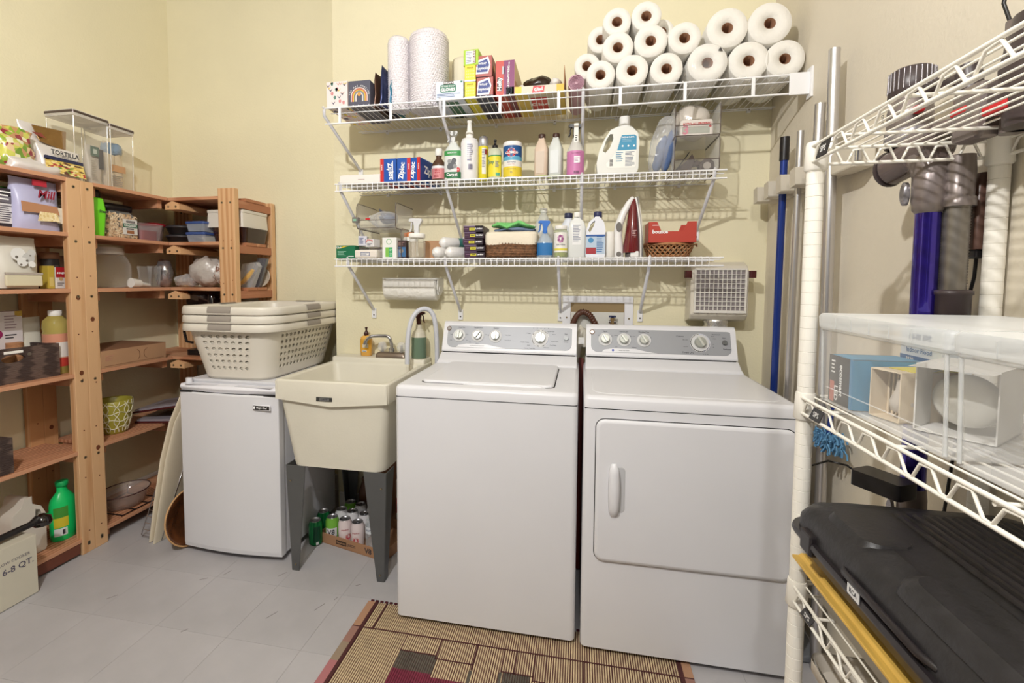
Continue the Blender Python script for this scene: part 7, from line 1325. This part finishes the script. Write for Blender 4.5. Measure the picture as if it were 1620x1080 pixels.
# coffee machine in the corner
t = thing('coffee_maker', 'black coffee maker with a glass carafe and silver band, in the corner behind the baskets', 'coffee maker', (-2.20, .03, Z[3])); b = MB(); b.loft([rr(-.10, .10, -.11, .11, z, .03) for z in (0, .03)], black); build('base', b, t); build('column', MB().box(-.09, .09, .05, .11, .03, .34, black), t, .01); b = MB(); b.loft([rr(-.10, .10, -.11, .11, z, .035) for z in (.27, .36)]+[rr(-.09, .09, -.10, .10, .38, .03)], mat('glossy_black', (24, 16, 15), .12, coat=.8)); build('brew_head', b, t)
b = MB(); b.lathe([(.055, .032), (.072, .06), (.075, .12), (.055, .175), (.050, .185)], clear('smoke_glass', (70, 50, 44), .7, .03), 0, -.03, 24); build('carafe', b, t); b = MB(); b.lathe([(.056, .172), (.058, .176), (.058, .20), (.04, .21)], mat('glossy_black', (24, 16, 15), .12, coat=.8), 0, -.03, 20); build('carafe_lid', b, t); b = MB(); b.tube([(-.05, -.07, .18), (-.085, -.10, .18), (-.10, -.11, .14), (-.09, -.105, .08), (-.065, -.08, .07)], .008, mat('glossy_black', (24, 16, 15), .12, coat=.8), 10); build('carafe_handle', b, t); build('silver_band', MB().box(-.1005, .1005, -.1105, -.10, .285, .30, chrome), t, .002)
# fifth board
t = thing('flower_pot', 'olive green ceramic pot with a raised white lattice of curved lines', 'pot', (-2.44, -.405, Z[4])); b = MB(); pot = mat('pot_olive', (170, 160, 62), .3, var=.12, scale=6); b.lathe([(.048, 0), (.056, .008), (.074, .07), (.082, .13), (.083, .175), (.080, .178), (.076, .172), (.072, .13), (.05, .03)], pot, n=36, caps=(True, True)); build('pot_body', b, t)
def potr(z): return .056+(z-.008)/.062*.018 if z < .07 else (.074+(z-.07)/.06*.008 if z < .13 else .0825)
lat = MB(); ln_ = mat('glaze_white', (226, 222, 196), .35)
for k in range(11):
    a0 = 2*PI*k/11
    for s_ in (-1, 1): lat.tube([((potr(z)+.0008)*math.cos(a0+s_*.16*math.sin(z*60+k)), (potr(z)+.0008)*math.sin(a0+s_*.16*math.sin(z*60+k)), z) for z in [.012+.0125*j for j in range(14)]], .0022, ln_, 5)
for z in (.035, .075, .115, .155): lat.tube([((potr(z)+.0008)*math.cos(2*PI*j/48), (potr(z)+.0008)*math.sin(2*PI*j/48), z+.006*math.sin(6*2*PI*j/48+z*90)) for j in range(48)], .0022, ln_, 5, closed=True)
build('raised_lattice', lat, t)
t = thing('picture_frame', 'flat silver-grey picture frame with dark edges lying near the corner', 'picture frame', (-2.36, -.10, Z[4]+.001), .25); b = MB(); b.box(-.15, .15, -.13, .13, 0, .010, mat('frame_dark', (84, 34, 34), .4)); build('frame_back', b, t); b = MB(); b.box(-.142, .142, -.122, .122, .010, .020, mat('frame_silver', (176, 170, 180), .3, .3)); build('frame_mat', b, t); b = MB(); b.box(-.08, .08, -.06, .06, .020, .0206, mat('print_grey', (130, 118, 120), .4)); build('print', b, t); b2 = MB()
t2 = dup(t, (-2.37, -.10, Z[4]+.045), .15, 'upper tilted silver-grey picture frame lying over the other one'); t2.rotation_euler = (0, -.16, .15); t2.location.z = Z[4]+.075
lc('dark_crate', 'dark weathered crate end cut by the left picture edge, fifth board', -2.34, -.99, -.93, .2, Z[4], .150, cw)
# bottom board and floor
t = thing('milk_jug', 'cloudy white gallon jug with a moulded handle on the bottom board', 'jug', (-2.46, -.838, Z[5]), Q); P = [(-.070, 0), (.055, 0), (.062, .012), (.062, .17), (.045, .21), (.010, .235), (.010, .27), (-.020, .27), (-.03, .235), (-.062, .21), (-.072, .17)]; H = [(.020, .165), (.042, .150), (.048, .165), (.040, .195), (.022, .205)]
b = MB(); holed(b, P, H, -.055, .055, mat('jug_cloudy', (218, 212, 200), .35)); build('jug_body', b, t, .014)
t = bottle('green_bottle', 'bright green plastic bottle with a yellow and green label and barcode', 'bottle', -2.43, -.685, Z[5]+.03, [(.048, 0), (.054, .008), (.056, .06), (.056, .165), (.050, .195), (.030, .222), (.022, .232), (.022, .262)], mat('bright_green', (26, 204, 108), .3), sy=.7, rz=Q, n=28)
t.location.z = Z[5]; b = MB(); b.box(-.0, .0, 0, 0, 0, 0, black) if 0 else None; b.lathe([(.0225, .255), (.025, .258), (.025, .276), (.022, .279)], mat('green_cap', (22, 170, 92), .35)); build('cap', b, t)
for z0, z1, c in ((.115, .165, (76, 160, 60)), (.068, .115, (222, 206, 54)), (.028, .064, (226, 232, 232))): b = MB(); b.band(.0566, z0, z1, -1.2, -.1 if z0 > .03 else -.2, flat(c), sy=.7); build('label', b, t)
b = MB(); [b.box(-.030+.0035*i, -.028+.0035*i, -.0375, -.0352, .034, .056, txtd) for i in range(5)]; build('barcode', b, t)
b = MB(); b.lathe([(.05, 0), (.06, .02), (.055, .12), (.02, .15)], mat('deep_red', (150, 24, 36), .3), n=24); solo('red_kettle', b, 'dark red rounded pot behind the front post on the bottom board', 'pot', (-2.52, -.59, Z[5]))
t = lc('white_carton', 'white carton with grey quart lettering standing before the bottom board, lower left', -2.235, -1.16, -.935, .08, .003, .250, flat((222, 216, 196))); txt(t, '6-8 QT.', .034, .045, -.0407, .150, flat((96, 92, 110)), bold=.02); txt(t, 'SLOW COOKER', .016, .03, -.0407, .185, flat((96, 92, 110)))
t = thing('pan_handle', 'glossy black pan handle resting on the white carton, lower left', 'handle', (-2.285, -.95, .257), Q); b = MB(); b.tube([(-.16, 0, .02), (-.05, 0, .02), (.03, 0, .022), (.06, 0, .030)], lambda i: (.012, .014, .013, .020)[i], black, 12); build('handle_bar', b, t); b = MB(); b.lathe([(.03, 0), (.036, .012), (.03, .036), (.012, .046)], mat('glossy_black', (24, 16, 15), .12, coat=.8), .075, 0, 20); build('knob_end', b, t)
b = MB(); b.lathe([(.05, 0), (.10, .055), (.104, .06), (.09, .05), (.04, .006)], red, n=26); solo('red_dish', b, 'red bowl tipped on the bottom board at the left picture edge', 'bowl', (-2.42, -1.03, Z[5]))
t = thing('glass_dish', 'large oval clear glass baking dish on the bottom board', 'dish', (-2.46, -.35, Z[5]), Q); b = MB(); b.lathe([(.085, 0), (.10, .01), (.122, .075), (.130, .080), (.126, .084), (.116, .078), (.094, .012)], clear('dish_glass', (200, 180, 170), .3, .03), sy=.85, n=40); build('dish', b, t); b = MB(); b.tube([(.128*math.cos(2*PI*i/40), .128*.85*math.sin(2*PI*i/40), .083) for i in range(40)], .003, mat('smoke_rim', (70, 40, 40), .15), 6, closed=True); build('rim', b, t)
t = thing('dish_rack', 'dark wire cradle under the oval glass dish', 'rack', (-2.46, -.35, Z[5]-.0005), Q); b = MB(); 
for y_ in (-.115, .115): b.tube([(-.12, y_, .004), (.12, y_, .004), (.12, y_, .05)], .003, black, 6)
for x_ in (-.11, -.04, .04, .11): b.tube([(x_, -.115, .004), (x_, .115, .004)], .003, black, 6)
build('wire_frame', b, t)
# leaning things left of the fridge
t = thing('wire_cooling_rack', 'chrome wire grid rack leaning between the shelving and the fridge', 'rack', (-2.13, -.50, .003)); Mx = Matrix.Rotation(-.32, 4, 'X') @ Matrix.Rotation(.10, 4, 'Y') ; b = MB()
w, h = .105, .44
for pts in ([(-w*.6, 0, .004), (w*.6, 0, .004), (w*.6, 0, h), (-w*.6, 0, h)],): b.tube(pts, .0028, chrome, 6, closed=True)
for i in range(1, 14): b.cyl((-w*.6, 0, h*i/14), (w*.6, 0, h*i/14), .0018, chrome, n=5)
b.xf(Mx); mn = min(p[2] for p in b.v); b.xf(Matrix.Translation((0, 0, -mn))); build('wire_grid', b, t)
crm = mat('cream_vinyl', (222, 210, 186), .5, bump=.2, bscale=14)
for k, (xo, lab_) in enumerate(((0, 'outer cream folded tray with rolled edge, leaning left of the fridge'), (.032, 'inner cream folded tray, squeezed against the fridge side'))):
    b = MB(); n = 18; R = []
    P = [(-.075+xo, -.55, .004), (-.055+xo, -.54, .2), (-.035+xo, -.52, .42), (-.015+xo, -.49, .6), (.035+xo, -.45, .78-.02*k)]
    for i, p in enumerate(P): R.append([(p[0]+.012*math.cos(a), p[1]+.10+.085*math.sin(a)*(1-.1*i), p[2]) for a in [2*PI*j/24 for j in range(24)]])
    b.loft(R, crm); b.jig(.004, 12, k); mn = min(p[2] for p in b.v); b.xf(Matrix.Translation((-2.035, 0, -mn))); solo('folded_tray', b, lab_, 'tray', (0, 0, .001))
t = thing('wooden_bowl', 'dark glossy carved wooden bowl standing on edge against the fridge', 'bowl', (-1.950, -.475, .003), -.12); b = MB(); wdk = mat('dark_carved', (112, 66, 36), .25, var=.5, scale=14, bump=.5, bscale=20, coat=.6); b.lathe([(.02, .0), (.075, .012), (.125, .045), (.138, .058), (.125, .054), (.075, .026), (.02, .016)], wdk, n=36); b.xf(Matrix.Rotation(PI/2*.92, 4, 'Y')); mn = min(p[2] for p in b.v); b.xf(Matrix.Translation((-.01, 0, -mn))); build('bowl_shell', b, t); b = MB(); b.tube([(.139*math.cos(2*PI*i/40), .139*math.sin(2*PI*i/40), .058) for i in range(40)], .004, mat('pale_rim', (206, 160, 110), .5), 6, closed=True); b.xf(Matrix.Rotation(PI/2*.92, 4, 'Y')); b.xf(Matrix.Translation((-.01, 0, -mn))); build('pale_rim', b, t)
